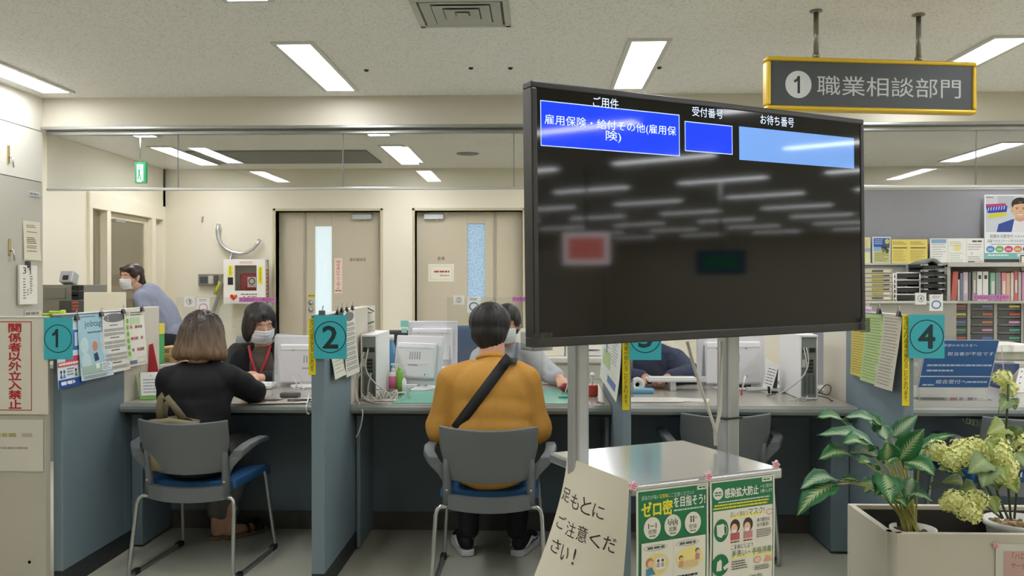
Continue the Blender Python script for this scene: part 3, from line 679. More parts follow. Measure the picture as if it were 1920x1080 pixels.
# ================================================================== BOOTHS: dividers and counters
m_div = M('#73848d', .55, var=.05, vs=30); m_divd = M('#2e3335', .6); m_scr = M('#d3cdbf', .5)
m_kick = M('#54514e', .6); m_front = M('#66747f', .55, var=.05, vs=30); m_edge = M('#8f9591', .4)
def top_mat():
    m = M('#a39d92', .22, var=.06, vs=25, spec=.5); return m
CT = .722
divs = [(-2.04, -2.0, 4.06, 'carrying number 1 at the left'), (-.946, -.891, 4.03, 'carrying number 2'), (.345, .38, 4.6, 'carrying number 3 behind the television'), (1.487, 1.527, 4.18, 'carrying number 4 behind the planter')]
DY = 3.52; DZ = 1.162
for x0, x1, yb_, lab in divs:
    se = 4.45 if yb_ < 4.1 else 4.7 if yb_ > 4.5 else 4.52
    t = thing('booth_divider', 'blue-grey booth divider panel ' + lab, 'divider', ((x0 + x1) / 2, 4, 0), 'booth dividers')
    b = MB(); b.prism([(x0, DY, .085), (x0, yb_, .085), (x0, yb_, DZ), (x0, DY, DZ)], (x1 - x0, 0, 0))
    if yb_ < 4.45: b.box(x0, yb_, .085, x1, 4.47, CT - .04)
    b.build('panel', m_div, t, bevel=.004)
    b = MB().box(x0 + .001, DY + .002, 0, x1 - .001, 4.47, .085); b.build('base', m_divd, t)
    b = MB().box(x0 + .004, yb_, CT - .04, x1 - .004, se, 1.175); b.build('desk_screen', m_scr, t, bevel=.004)
    b = MB().box(x0 - .001, DY - .002, DZ, x1 + .001, yb_, DZ + .006); b.build('cap', M('#c5c6c2', .4), t, bevel=.002)
cts = [(-1.998, -.948, 1, 'where the woman in black sits'), (-.889, .343, 2, 'where the man in the yellow shirt sits'), (.382, 1.485, 3, 'behind the television stand'), (1.529, 2.75, 4, 'behind the planter with a blue sign on it')]
for x0, x1, k, lab in cts:
    t = thing('service_counter', 'grey consultation counter with dark blue front ' + lab, 'counter', ((x0 + x1) / 2, 4.45, 0), 'consultation counters')
    b = MB(); b.box(x0, 4.03, CT - .034, x1, 4.88, CT); b.build('worktop', top_mat(), t, bevel=.003)
    b = MB(); pr = [(4.03, CT - .004), (4.018, CT - .002), (4.008, CT - .012), (4.006, CT - .026), (4.014, CT - .04), (4.03, CT - .044)]
    b.prism([(x0, y, z) for y, z in pr], (x1 - x0, 0, 0)); b.build('edge_strip', m_edge, t)
    MB().box(x0, 4.45, .1, x1, 4.475, CT - .035).build('front_panel', m_front, t)
    MB().box(x0, 4.46, 0, x1, 4.48, .1).build('toe_kick', m_kick, t)
    MB().box(x0, 4.06, CT - .06, x1, 4.1, CT - .035).build('rail', m_dark, t)
    for a, c in ((x0 + .002, x0 + .056), (x1 - .088, x1 - .002)):
        if k in (2,): a, c = (a, a + .02) if a < (x0 + x1) / 2 else (c - .02, c)
        MB().box(a, 4.12, .012, c, 4.448, CT - .036).build('side_panel', m_div, t, bevel=.004)
    MB().box(x0 + .1, 4.84, .05, x1 - .1, 4.86, CT - .04).build('back_panel', m_front, t)

def numcard(px0, py0, px1, py1, n, lab):
    s = fsheet(px0, py0, px1, py1, DY - (.07 if n == 1 else .012), '#3db2be', r=.55); w, h = s.w, s.h
    r = min(w, h * .8) * .485; cx, cy = w * .5, h * .5
    s.ring(cx, cy, r, r * .055, '#15333a')
    if n == 3: s.text('3', cx - r * .42, cy - r * .62, r * .84, r * 1.24, '#15333a', .03)
    elif n == 1: s.text('1', cx - r * .42, cy - r * .68, r * .42, r * 1.3, '#15333a')
    else: s.text(str(n), cx - r * .46, cy - r * .68, r * .92, r * 1.36, '#15333a', .03)
    tag(fbuild(s, 'number_card', thick=.003), lab, 'number card', 'booth number cards')
numcard(82, 596, 136, 674, 1, 'teal card with circled number 1 on the leftmost divider')
numcard(588.5, 591, 650, 673, 2, 'teal card with circled number 2')
numcard(1180, 591, 1240, 675, 3, 'teal card with circled number 3 half hidden by the television')
numcard(1704, 590, 1771, 672, 4, 'teal card with circled number 4 above the blue sign')
for px0, py0, px1, py1, lab in ((578.5, 597, 592, 703, 'beside the number 2 card'), (1167, 592, 1180.5, 769, 'below the television beside the number 3 card'), (1692, 590, 1705, 761, 'beside the number 4 card')):
    s = fsheet(px0, py0, px1, py1, DY - .003, '#e8d321', r=.5)
    s.vtext('状況により順番が替わることがあります。', s.w * .22, s.h * .012, s.w * .56, s.h * .975, '#3a3414')
    tag(fbuild(s, 'notice_strip', thick=.0015), 'narrow yellow strip of vertical writing ' + lab, 'notice strip', 'yellow notice strips')

# ================================================================== PAPERS HUNG ON DIVIDERS
def side_sheet(X, px0, py0, px1, hgt, base, sgn, **k):
    """sheet hung on a side face x=X; px0 left pixel column and py0 top pixel; sgn +1 when going right in the photo means going deeper"""
    O = atx(px0, py0, X); e = atx(px1, py0, X); s = Sheet(abs(e.y - O.y), hgt, base, **k); s.O = O; s.U = V((0, sgn, 0)); return s
def hang(amp, w, h, ph=0): return lambda x, y: (0, 0, amp * (y / h) ** 1.4 + .0025 * math.sin(y / h * 4 + x / w * 2 + ph))
def clip(p, lab, axis='y', s=1.0, grp='binder clips'):
    t = thing('binder_clip', lab, 'binder clip', p, grp); p = V(p); w = .013 * s
    b = MB()
    if axis == 'y': b.prism([(p.x - .006, p.y - w, p.z), (p.x + .011, p.y - w, p.z), (p.x + .004, p.y - w, p.z + .022 * s), (p.x + .001, p.y - w, p.z + .022 * s)], (0, 2 * w, 0))
    else: b.prism([(p.x - w, p.y - .011, p.z), (p.x - w, p.y + .006, p.z), (p.x - w, p.y - .001, p.z + .022 * s), (p.x - w, p.y - .004, p.z + .022 * s)], (2 * w, 0, 0))
    b.build('body', M('#1d1e20', .35), t)
    b = MB(); z = p.z + .022 * s
    b.tube([(p.x, p.y - w * .6, z - .004), (p.x + .004, p.y - w * .3, z + .02), (p.x + .004, p.y + w * .3, z + .02), (p.x, p.y + w * .6, z - .004)], .0012, 5)
    b.build('handle', m_steel, t)
X1 = -1.995
# colourful leaflet behind the card, lowest and leftmost
s = side_sheet(X1 + .002, 103, 598, 152, .29, '#e9eef2', 1, sub=(6, 20)); w, h = s.w, s.h
s.rect(0, 0, w, h * .62, '#dfe9f4'); s.rect(w * .55, h * .18, w * .45, h * .3, '#3d6fb3'); s.rect(w * .7, h * .22, w * .2, h * .2, '#dfe9f4'); s.rect(w * .3, h * .56, w * .7, h * .08, '#d2476a')
s.rect(0, h * .63, w, h * .07, '#d86a6a'); s.lines(w * .05, h * .645, w * .9, 1, 1, h * .03, '#f7f0ea', .05)
for x, c in ((.12, '#3d6fb3'), (.24, '#5a9fd4'), (.7, '#3f9a55')): s.disc(w * x, h * .77, w * .035, '#3a2a22'); s.pg([(w * (x - .06), h * .86), (w * x, h * .78), (w * (x + .06), h * .86)], c)
s.lines(w * .35, h * .73, w * .3, 3, h * .04, h * .018, '#7a8a96'); s.lines(w * .8, h * .72, w * .18, 3, h * .04, h * .018, '#7a8a96')
s.rect(0, h * .88, w, h * .12, '#27509c'); s.lines(w * .1, h * .91, w * .6, 1, 1, h * .05, '#f1f4f8', .2)
tag(s.build('leaflet', s.O, s.U, DN, bend=hang(.016, w, h)), 'leaflet with pink band and blue foot hanging partly behind the number 1 card', 'leaflet', 'leaflets on the first divider')
s = side_sheet(X1 + .006, 144, 591, 203, .285, '#cfe3ea', 1, sub=(6, 20)); w, h = s.w, s.h
s.rect(0, 0, w, h * .8, '#a9cedb'); s.lines(w * .05, h * .025, w * .5, 1, 1, h * .018, '#5f7f90', .1); s.text('jobtag', w * .2, h * .095, w * .55, h * .125, '#2e5675'); s.lines(w * .28, h * .27, w * .5, 1, 1, h * .022, '#51707e', .1)
for x, y, r in ((.17, .47, .13), (.83, .39, .14), (.83, .56, .11), (.2, .73, .15), (.83, .66, .1)): s.disc(w * x, h * y, w * r, '#c8dfe2'); s.lines(w * (x - .08), h * (y - .02), w * .16, 2, h * .03, h * .012, '#6f8a90')
s.disc(w * .5, h * .5, w * .09, '#d98f76', h * .075); s.pg([(w * .44, h * .62), (w * .56, h * .6), (w * .6, h * .72), (w * .46, h * .74)], '#2a3b56')
s.rect(w * .04, h * .79, w * .92, h * .12, '#a9c2b2'); s.rect(w * .47, h * .77, w * .12, h * .08, '#e9efe9'); s.rect(w * .66, h * .77, w * .3, h * .13, '#e4ecec'); s.lines(w * .68, h * .79, w * .24, 4, h * .026, h * .012, '#70868c'); s.lines(w * .06, h * .94, w * .8, 2, h * .025, h * .012, '#8b8a80')
tag(s.build('leaflet', s.O, s.U, DN, bend=hang(.024, w, h, 1)), 'pale blue leaflet with dark lowercase heading beside the number 1 card', 'leaflet', 'leaflets on the first divider')
s = side_sheet(X1 + .009, 191, 588, 236, .275, '#e8e6dd', 1, sub=(6, 20)); w, h = s.w, s.h
s.disc(w * .5, h * .085, w * .46, '#77777a', h * .075); s.lines(w * .2, h * .05, w * .6, 2, h * .045, h * .03, '#e4e4e2', .1)
for i in range(11):
    if i % 3 == 0: s.lines(w * .3, h * (.2 + i * .07), w * .4, 1, 1, h * .018, '#66655f', .2, i)
    else: s.rect(w * .04, h * (.19 + i * .07), w * .92, h * .05, '#c9c7bf'); s.lines(w * .06, h * (.2 + i * .07), w * .86, 2, h * .022, h * .012, '#85837b', .1, i)
tag(s.build('leaflet', s.O, s.U, DN, bend=hang(.02, w, h, 2)), 'white text sheet with a grey oval heading, third from the number 1 card', 'leaflet', 'leaflets on the first divider')
s = side_sheet(X1 + .012, 233, 581, 270, .275, '#e6e5d6', 1, sub=(6, 20)); w, h = s.w, s.h
s.text('5', w * .05, h * .04, w * .07, h * .07, '#3a3a34'); s.text('月', w * .13, h * .04, w * .08, h * .07, '#3a3a34'); s.lines(w * .3, h * .05, w * .6, 2, h * .04, h * .02, '#5b6b4f', .2)
s.rect(w * .05, h * .15, w * .18, h * .75, '#cfe0b0'); s.rect(w * .27, h * .14, w * .5, h * .13, '#c3dcb4')
for i in range(6):
    s.disc(w * .14, h * (.2 + .115 * i), w * .06, '#7fae4c')
    for j in range(5):
        if (i * 3 + j) % 4 != 1 and i % 2 == 0: s.rect(w * (.27 + .12 * j), h * (.29 + .1 * i), w * .1, h * .05, ('#c96f63', '#7b6c90', '#9c5a5a')[(i + j) % 3])
s.rect(w * .1, h * .9, w * .35, h * .06, '#6e7397'); s.frame(w * .5, h * .86, w * .4, h * .1, h * .006, '#8a897c')
tag(s.build('leaflet', s.O, s.U, DN, bend=hang(.016, w, h, 3)), 'event timetable sheet with green and red cells, farthest back on the first divider', 'leaflet', 'leaflets on the first divider')
for px, py, w_ in ((143, 597, 'left of the pale blue leaflet'), (189, 590, 'between the pale blue leaflet and the text sheet'), (230, 585, 'between the text sheet and the timetable'), (265, 581, 'at the far corner of the timetable')):
    clip(atx(px, py, X1 + .01) + V((0, 0, -.008)), 'black binder clip ' + w_)
p0 = at(88, 588, DY + .05); b = MB(); b.obox(at(106, 587, DY + .03), .06, .02, .018); b.obox(at(90, 590, DY + .03), .05, .012, .012); t = thing('paper_clamp', 'yellow-green plastic clamp on top of the number 1 card', 'clamp', p0); b.build('jaw', M('#a9c522', .4), t, bevel=.004)
MB().obox(at(118, 586, DY + .03), .018, .024, .022).build('grip', M('#c4dd4a', .35), t, bevel=.005)
# second divider
X2 = -.888
s = side_sheet(X2 + .003, 621, 668, 645, .1, '#e3e4d6', 1, sub=(4, 20)); w, h = s.w, s.h
s.lines(w * .1, h * .1, w * .8, 5, h * .16, h * .03, '#9aa08c', .4, 4)
tag(s.build('paper_sheet', s.O, s.U, DN, bend=hang(.02, w, h)), 'small pale paper hanging under the number 2 card', 'paper')
s = side_sheet(X2 + .006, 643, 583, 666, .3, '#e6e5dc', 1, sub=(4, 20)); w, h = s.w, s.h
s.disc(w * .45, h * .1, w * .4, '#77777a', h * .07)
for i in range(10): s.lines(w * .06, h * (.2 + i * .075), w * .88, 2, h * .028, h * .014, '#8d8b84', .15, i)
tag(s.build('paper_sheet', s.O, s.U, DN, bend=hang(.02, w, h, 1)), 'long white text sheet with grey oval heading right of the number 2 card', 'paper')
for px, py, w_ in ((632, 585, 'first from the number 2 card'), (640, 581, 'in the middle of the row above the number 2 card'), (649, 580, 'third above the number 2 card'), (660, 577, 'last in the row above the number 2 card')):
    clip(atx(px, py, X2 + .005) + V((0, 0, -.012)), 'black binder clip, ' + w_)
clip(at(604, 592, DY), 'steel binder clip on the front end of the number 2 divider', 'x')
# third divider, left face
X3 = .342
s = side_sheet(X3 - .004, 1133, 612, 1166, .26, '#e2e4df', -1, sub=(6, 20)); w, h = s.w, s.h
s.rect(w * .1, h * .38, w * .45, h * .3, '#b7c98f'); s.lines(w * .6, h * .1, w * .3, 9, h * .05, h * .016, '#8aa0b8', .4, 2); s.lines(w * .1, h * .1, w * .4, 5, h * .05, h * .016, '#98a0a0', .4, 3); s.rect(w * .45, h * .78, w * .45, h * .12, '#5c7fb8')
s.disc(w * .3, h * .34, w * .03, '#4b62a0')
tag(s.build('leaflet', s.O, s.U, DN, bend=hang(.025, w, h)), 'white leaflet with a green map hanging on the divider left of the number 3 card', 'leaflet')
# fourth divider, left face: long coloured lists
X4 = 1.484
for px0, px1, py, hh, c, lab, kk in ((1598, 1626, 590, .28, '#c9b95c', 'yellow', 1), (1622, 1658, 588, .3, '#a8bf7e', 'pale green', 2), (1656, 1690, 588, .31, '#b9b3a2', 'grey', 3)):
    s = side_sheet(X4 - .003 * kk, px0, py, px1, hh, c, -1, sub=(4, 20)); w, h = s.w, s.h
    cc = tuple(int(c[i:i + 2], 16) for i in (1, 3, 5)); dk = '#%02x%02x%02x' % tuple(int(v * .82) for v in cc)
    s.lines(w * .08, h * .05, w * .84, 22, h * .042, h * .014, dk, .2, kk)
    tag(s.build('paper_list', s.O, s.U, DN, bend=hang(.012 * kk, w, h, kk)), lab + ' printed list hanging on the divider left of the number 4 card', 'paper', 'lists on the fourth divider')
for px, py, w_ in ((1647, 585, 'holding the green list'), (1684, 590, 'nearest the number 4 card')):
    clip(atx(px, py, X4 - .02) + V((0, 0, -.008)), 'black binder clip ' + w_)
p = atx(1634, 575, X4 + .02); s = Sheet(.1, .05, '#e6cfe0'); s.rect(0, .012, .1, .02, '#b98bb5'); tag(s.build('name_tag', p + V((0, .1, 0)), V((0, -1, 0)), DN), 'white and mauve tag standing above the green list', 'tag')

# ================================================================== LEFT FOREGROUND PANEL AND WALL NOTICES
t = thing('reception_panel', 'cream low partition at the left edge carrying the red warning', 'partition', (-2.5, 3.5, 0))
MB().box(-3.2, 3.47, .05, -2.044, 3.51, 1.16).build('panel', M('#b9b4a5', .55, var=.02), t, bevel=.004)
MB().box(-3.2, 3.475, 0, -2.05, 3.505, .05).build('base', m_divd, t)
b = MB().lathe([(0, -.004), (.006, -.003), (.007, 0)], at(55, 1054, 3.47), 10, R=Matrix.Rotation(math.pi / 2, 3, 'X')); b.build('screw', m_dark, t)
YS = 3.462
s = fsheet(-60, 598, 90, 777, YS, '#d9d4c2', r=.55); T = s.T
x0, y0 = T(-40, 602.5); x1, y1 = T(60, 770); s.frame(x0, y0, x1 - x0, y1 - y0, .0035, '#a8352c')
x0, y0 = T(16.5, 606); x1, y1 = T(40, 767); s.vtext('関係者以外立入禁止', x0, y0, x1 - x0, y1 - y0, '#b3202a', .025)
tag(fbuild(s, 'warning_sign', thick=.003), 'cream sign with large red vertical characters in a red border', 'sign')
s = fsheet(-60, 786, 81, 884, YS + .004, '#cfcbbd', r=.6); T = s.T
x0, y0 = T(-40, 812); s.lines(x0, y0, .165, 1, 1, .016, '#a9a365', .02); x0, y0 = T(41, 812); s.lines(x0, y0, .055, 1, 1, .016, '#b0aa93', .02); x0, y0 = T(-40, 838); s.lines(x0, y0, .21, 1, 1, .008, '#a39d8b', .02)
tag(fbuild(s, 'paper_notice'), 'faded cream notice under the red warning sign', 'notice')
WX = XL + .004
def wall_sheet(px0, py0, px1, py1, base, off=0, **k):
    O = atx(px0, py0, WX + off); e = atx(px1, py1, WX + off); z1 = atx(px0, py1, WX + off).z
    s = Sheet(e.y - O.y, O.z - z1, base, **k); s.O = O; s.U = V((0, 1, 0)); return s
s = wall_sheet(43, 413, 75, 487, '#e2dac4', sub=(4, 4)); w, h = s.w, s.h
for i, (y, n) in enumerate(((.1, 2), (.27, 1), (.42, 4), (.63, 2), (.76, 1))): s.lines(w * .18, h * y, w * .65, n, h * .045, h * .02, '#77715f' if i != 2 else '#4d493d', .3, i)
tag(s.build('paper_notice', s.O, s.U, DN, bend=hang(.01, w, h)), 'cream typed notice on the left wall above the hanging cards', 'notice')
s = wall_sheet(54, 358, 75, 366, '#dedfe2'); s.lines(s.w * .06, s.h * .25, s.w * .85, 1, 1, s.h * .5, '#8b8d95', .1); tag(s.build('label_sticker', s.O, s.U, DN), 'small grey label sticker high on the left wall', 'sticker')
s = wall_sheet(46, 583, 78, 594, '#d4d2c8'); s.lines(s.w * .06, s.h * .25, s.w * .85, 1, 1, s.h * .5, '#8b8a84', .1); tag(s.build('label_sticker', s.O, s.U, DN), 'small white label tape just above the red warning sign', 'sticker')
t = thing('hanging_cards', 'bundle of white hand-lettered cards hooked on the left wall', 'cards', atx(55, 500, WX))
s = wall_sheet(36, 496, 62, 571, '#cfc9bb', .015); s.build('card', s.O, s.U, DN, t, thick=.012)
s = wall_sheet(39, 497, 70, 571, '#efece2', .035); w, h = s.w, s.h
s.text('3', w * .12, h * .05, w * .2, h * .17, '#1f1f1f'); s.text('1', w * .48, h * .06, w * .12, h * .18, '#1f1f1f')
for i, c in enumerate('一月八日'): pass
s.lines(w * .14, h * .34, w * .16, 8, h * .07, h * .022, '#2a2a2a', .4, 3); s.lines(w * .55, h * .28, w * .16, 8, h * .06, h * .022, '#2a2a2a', .4, 4); s.lines(w * .36, h * .62, w * .14, 3, h * .06, h * .022, '#2a2a2a', .3, 5)
s.build('front_card', s.O, s.U, DN, t, thick=.01)
MB().obox(atx(52, 496, WX + .03), .03, .03, .05).build('clip', M('#3f3f40', .4), t, bevel=.004)
for px, py, lab in ((15, 289, 'on the upper panel of the left wall'), (17, 464, 'on the middle panel of the left wall')):
    p = atx(px, py, XL); t = thing('lock_handle', 'small brass lock handle ' + lab, 'lock', p, 'wall panel locks')
    MB().box(XL, p.y - .012, p.z - .06, XL + .008, p.y + .012, p.z + .06).build('plate', M('#b9a572', .35, metal=.6), t, bevel=.003)
    b = MB(); b.tube([(XL + .008, p.y, p.z - .02), (XL + .03, p.y, p.z - .02)], .007); b.tube([(XL + .03, p.y, p.z - .02), (XL + .032, p.y + .012, p.z - .09)], .006); b.build('key', m_steel, t)

# ================================================================== BACK OFFICE, LEFT AND CENTRE
m_white = M('#e9e8e3', .4); m_ltg = M('#c9c8c2', .45); m_grey = M('#9b9a95', .5); m_pc = M('#e3e2df', .4)
def dsheet(px0, py0, px1, py1, Y, base, **k): return fsheet(px0, py0, px1, py1, Y, base, **k)
s = fsheet(627, 484, 642, 550, yk - .002, '#ecdccc'); s.rect(s.w * .12, s.h * .05, s.w * .76, s.h * .83, '#f3ddcf'); s.vtext('関係者以外立入禁止', s.w * .24, s.h * .06, s.w * .5, s.h * .82, '#b3282c'); s.lines(s.w * .1, s.h * .91, s.w * .8, 1, 1, s.h * .03, '#8b5a50', .1)
tag(fbuild(s, 'warning_sign', eps=.0008), 'narrow sign with red vertical characters on the door with the bright white pane', 'sign')
def decal(txt, px0, py0, px1, py1, label):
    s = fsheet(px0, py0, px1, py1, yk, '#cbc0aa', mat=m_beige); s.text(txt, 0, 0, s.w, s.h, '#3b3833')
    tag(fbuild(s, 'room_plate', thick=.001, eps=.0006), label, 'door plate', 'door plates')
decal('通信機械室', 655, 483.5, 686, 490, 'five small dark characters on the door with the bright white pane')
decal('倉庫', 820, 481, 834, 488, 'two small dark characters on the door with the blue textured pane')
s = fsheet(803, 495, 851.5, 528, yk - .001, '#ebe6d6'); s.frame(s.w * .08, s.h * .12, s.w * .84, s.h * .76, .003, '#b9b3a2'); s.lines(s.w * .22, s.h * .38, s.w * .6, 1, 1, s.h * .1, '#a5483e', .02); s.lines(s.w * .45, s.h * .62, s.w * .38, 1, 1, s.h * .07, '#c98f80', .02)
tag(fbuild(s, 'paper_notice', eps=.0008), 'small framed white notice under the two characters on the blue-paned door', 'notice')
s = fsheet(577, 552, 591, 557, yk - .001, '#d9c944'); s.lines(s.w * .1, s.h * .3, s.w * .8, 1, 1, s.h * .4, '#7d742c', .1); tag(fbuild(s, 'label_sticker'), 'yellow label sticker above the locks of the bright-paned door', 'sticker')
# AED cabinet
ax0, ax1 = at(421, 520, 9.82).x, at(497, 520, 9.82).x; az0, az1 = at(450, 568.5, 9.82).z, at(450, 487, 9.82).z
t = thing('defibrillator_cabinet', 'white wall cabinet with red heart, red lettering and a window onto a red bag', 'defibrillator cabinet', ((ax0 + ax1) / 2, YB, az0))
wx0, wx1 = at(441, 520, 9.82).x, at(482, 520, 9.82).x; wz0, wz1 = at(450, 545, 9.82).z, at(450, 497.5, 9.82).z
m_aed = M('#f4f1ea', .35)
b = MB(); b.box(ax0, 9.84, az0, ax0 + .01, YB - .1, az1); b.box(ax1 - .01, 9.84, az0, ax1, YB - .1, az1); b.box(ax0, 9.84, az0, ax1, YB - .1, az0 + .01); b.box(ax0, 9.84, az1 - .01, ax1, YB - .1, az1); b.box(ax0, YB - .12, az0, ax1, YB - .1, az1)
b.build('case', M('#cfcabb', .4), t)
s = Sheet(ax1 - ax0, az1 - az0, mat=m_aed); 
b = MB(); b.box(ax0 - .005, 9.8, az0 - .005, wx0, 9.838, az1 + .005); b.box(wx1, 9.8, az0 - .005, ax1 + .005, 9.838, az1 + .005); b.box(wx0, 9.8, wz1, wx1, 9.838, az1 + .005); b.box(wx0, 9.8, az0 - .005, wx1, 9.838, wz0)
d = b.build('cabinet_door', m_aed, t)
MB().box(wx0, 9.815, wz0, wx1, 9.82, wz1).build('door_window', mat_glass('aed_window', (.9, .9, .9)), t)
b = MB().box(wx0 + .06, 9.86, wz0 + .005, wx1 - .01, 9.925, wz1 - .09); b.box(wx0 + .03, 9.89, wz0 + .005, wx0 + .06, 9.925, wz1 - .1); b.build('red_bag', M('#a31f2e', .6), t, bevel=.012)
aw, ah = ax1 - ax0, az1 - az0
s = Sheet(aw, ah * .24, mat=m_aed); w, h = s.w, s.h
s.text('AED', w * .43, h * .42, w * .4, h * .45, '#b52a35'); s.lines(w * .42, h * .18, w * .4, 1, 1, h * .13, '#8d8d8b', .02)
hx, hy, r = w * .24, h * .52, h * .36
pts = [(hx + r * .062 * 16 * math.sin(q) ** 3, hy - r * .062 * (13 * math.cos(q) - 5 * math.cos(2 * q) - 2 * math.cos(3 * q) - math.cos(4 * q))) for q in [2 * math.pi * i / 40 for i in range(40)]]
s.pg(pts, '#d2331f'); s.pg([(hx + r * .15, hy - r * .5), (hx + r * .6, hy - r * .75), (hx + r * .5, hy - r * .2), (hx + r * .1, hy + r * .15), (hx + r * .25, hy - r * .2)], '#f2b03a')
s.build('front_print', (ax0, 9.797, wz0 - .012), XR, DN, t, thick=.0005, eps=.0006)
for px0, px1, py0, py1, c in ((428, 436, 498, 518, '#f0e62e'), (484, 492, 500, 533, '#f0e62e'), (427, 437, 520, 534, '#20242c'), (449, 473, 490, 494, '#e9c9c3')):
    s = fsheet(px0, py0, px1, py1, 9.797, c)
    if c == '#f0e62e': s.lines(s.w * .3, s.h * .1, s.w * .4, 8, s.h * .1, s.h * .05, '#6f6a20', .2)
    fbuild(s, 'front_label', t, thick=.0008)
MB().box(ax0 + .2, YB - .1, az0 + .05, ax1 - .08, YB, az0 + .12).build('wall_bracket', m_grey, t)
s = Sheet(.06, .34, '#9c3a3a'); s.lines(.012, .02, .036, 7, .046, .025, '#d9b7ad', .1); s.build('side_label', (ax1 + .0012, 9.86, az1 - .11), V((0, 1, 0)), DN, t)
s = Sheet(.1, .12, '#e8ddd6'); s.ring(.05, .05, .04, .012, '#4a3a38'); s.rect(.02, .09, .06, .02, '#cdbab2'); s.build('bag_emblem', (wx1 - .125, 9.857, wz0 + .16), XR, DN, t)
# man-catcher pole on the wall
t = thing('restraint_pole', 'silver pole with a big half-ring head leaning on the wall behind the white cabinet', 'pole', at(395, 600, YB - .05))
P = [at(x, y, YB - .06) for x, y in ((410, 420), (407.5, 432), (409, 446), (415, 458), (424, 467), (436, 473), (450, 475.5), (463, 473), (474, 467), (482, 458), (487, 449))]
MB().tube(P, .022, 10).build('ring_head', M('#c9cacb', .3, metal=.7), t)
MB().tube([at(436, 474, YB - .06), at(421, 520, YB - .06), at(398, 590, YB - .06), at(372, 670, YB - .06)], .02, 10).build('shaft', M('#a9aaa8', .35, metal=.6), t)
MB().tube([at(413, 528, YB - .06), at(404, 552, YB - .06)], .025, 10).build('grip_tape', M('#c6c23f', .5), t)
t = thing('wall_intercom', 'grey wall intercom with a small screen beside the white cabinet', 'intercom', at(395, 525, YB))
a, c = at(372, 536, YB - .05), at(418, 514, YB - .05); MB().box(a.x, YB - .06, a.z, c.x, YB - .001, c.z).build('case', M('#87847c', .5), t, bevel=.006)
a, c = at(375, 531, YB - .065), at(389, 519, YB - .065); MB().box(a.x, YB - .066, a.z, c.x, YB - .06, c.z).build('screen', M('#50535a', .2), t)
a, c = at(391, 532, YB - .065), at(400, 517, YB - .065); MB().box(a.x, YB - .07, a.z, c.x, YB - .06, c.z).build('label_plate', M('#c9c8c3', .5), t)
a, c = at(402, 534, YB - .065), at(409, 516, YB - .065); MB().box(a.x, YB - .085, a.z, c.x, YB - .06, c.z).build('handset', M('#5b5350', .5), t, bevel=.006)
p = at(381, 412, YB); tag(MB().tube([(p.x, YB, p.z + .03), (p.x, YB - .03, p.z + .03), (p.x, YB - .035, p.z - .03)], .008, 8).build('wall_hook', m_grey), 'tiny hook on the bare wall left of the half-ring pole', 'hook')
# left cabinet, device, board
t = thing('filing_cabinet', 'grey steel filing cabinet behind the first divider with a gadget on top', 'cabinet', (-4.05, 7.2, 0))
a, c = at(60, 534, 7.0), at(150, 534, 7.0)
MB().box(a.x, 7.0, 0, c.x, 7.45, a.z).build('body', M('#94928a', .5), t, bevel=.004)
a2, c2 = at(128, 555, 6.99), at(148, 539, 6.99)
MB().box(at(85, 590, 6.99).x, 6.985, a2.z - .02, at(122, 540, 6.99).x, 6.999, c2.z).build('drawer_front', M('#8b8981', .5), t, bevel=.003)
t = thing('letter_trays', 'small black letter trays hung on the side of the grey cabinet by the corridor door', 'trays', at(146, 560, 6.9))
for y0, y1 in ((536, 545), (549, 556), (558, 562)):
    a, c = at(140, y1, 6.95), at(153, y0, 6.95); MB().box(a.x, 6.9, a.z, c.x, 6.985, a.z + .045).build('tray', m_dark, t, bevel=.003)
a, c = at(130, 586, 6.9), at(153, 563, 6.9); t = thing('storage_box', 'dark open box with red items beside the cream board', 'box', (a.x, 6.8, a.z)); MB().box(a.x, 6.75, a.z, c.x, 6.96, c.z).build('body', M('#4a4a4c', .5), t, bevel=.003)
for k in range(3): MB().obox(at(141, 568 + 6 * k, 6.745), .05, .012, .018).build('red_item', M('#b5533f', .5), t, bevel=.004)
tag(MB().box(a.x, 6.7, 0, c.x + .02, 6.98, a.z - .001).build('side_cabinet', M('#8b8a84', .5), bevel=.003), 'narrow grey side cabinet under the dark box behind the first divider', 'cabinet')
t = thing('card_reader', 'small silver and white gadget with a dark screen on top of the grey cabinet', 'gadget', at(123, 532, 7.1))
a, c = at(111, 533, 7.1), at(136, 510, 7.1); Rg = Matrix.Rotation(math.radians(-20), 3, 'X')
MB().obox(((a.x + c.x) / 2, 7.15, (a.z + c.z) / 2), c.x - a.x, .1, c.z - a.z, Rg).build('case', M('#b9bcc2', .35, metal=.3), t, bevel=.012)
MB().obox(((a.x + c.x) / 2, 7.095, (a.z + c.z) / 2 + .005), .045, .01, .04, Rg).build('screen', M('#26303d', .2), t)
tag(MB().box(at(157, 590, 6.3).x, 6.3, .7215, at(232, 546, 6.3).x, 6.34, at(157, 548, 6.3).z).build('display_board', M('#e6dfc6', .6, var=.02), bevel=.004), 'plain cream board standing behind the hanging leaflets', 'board')
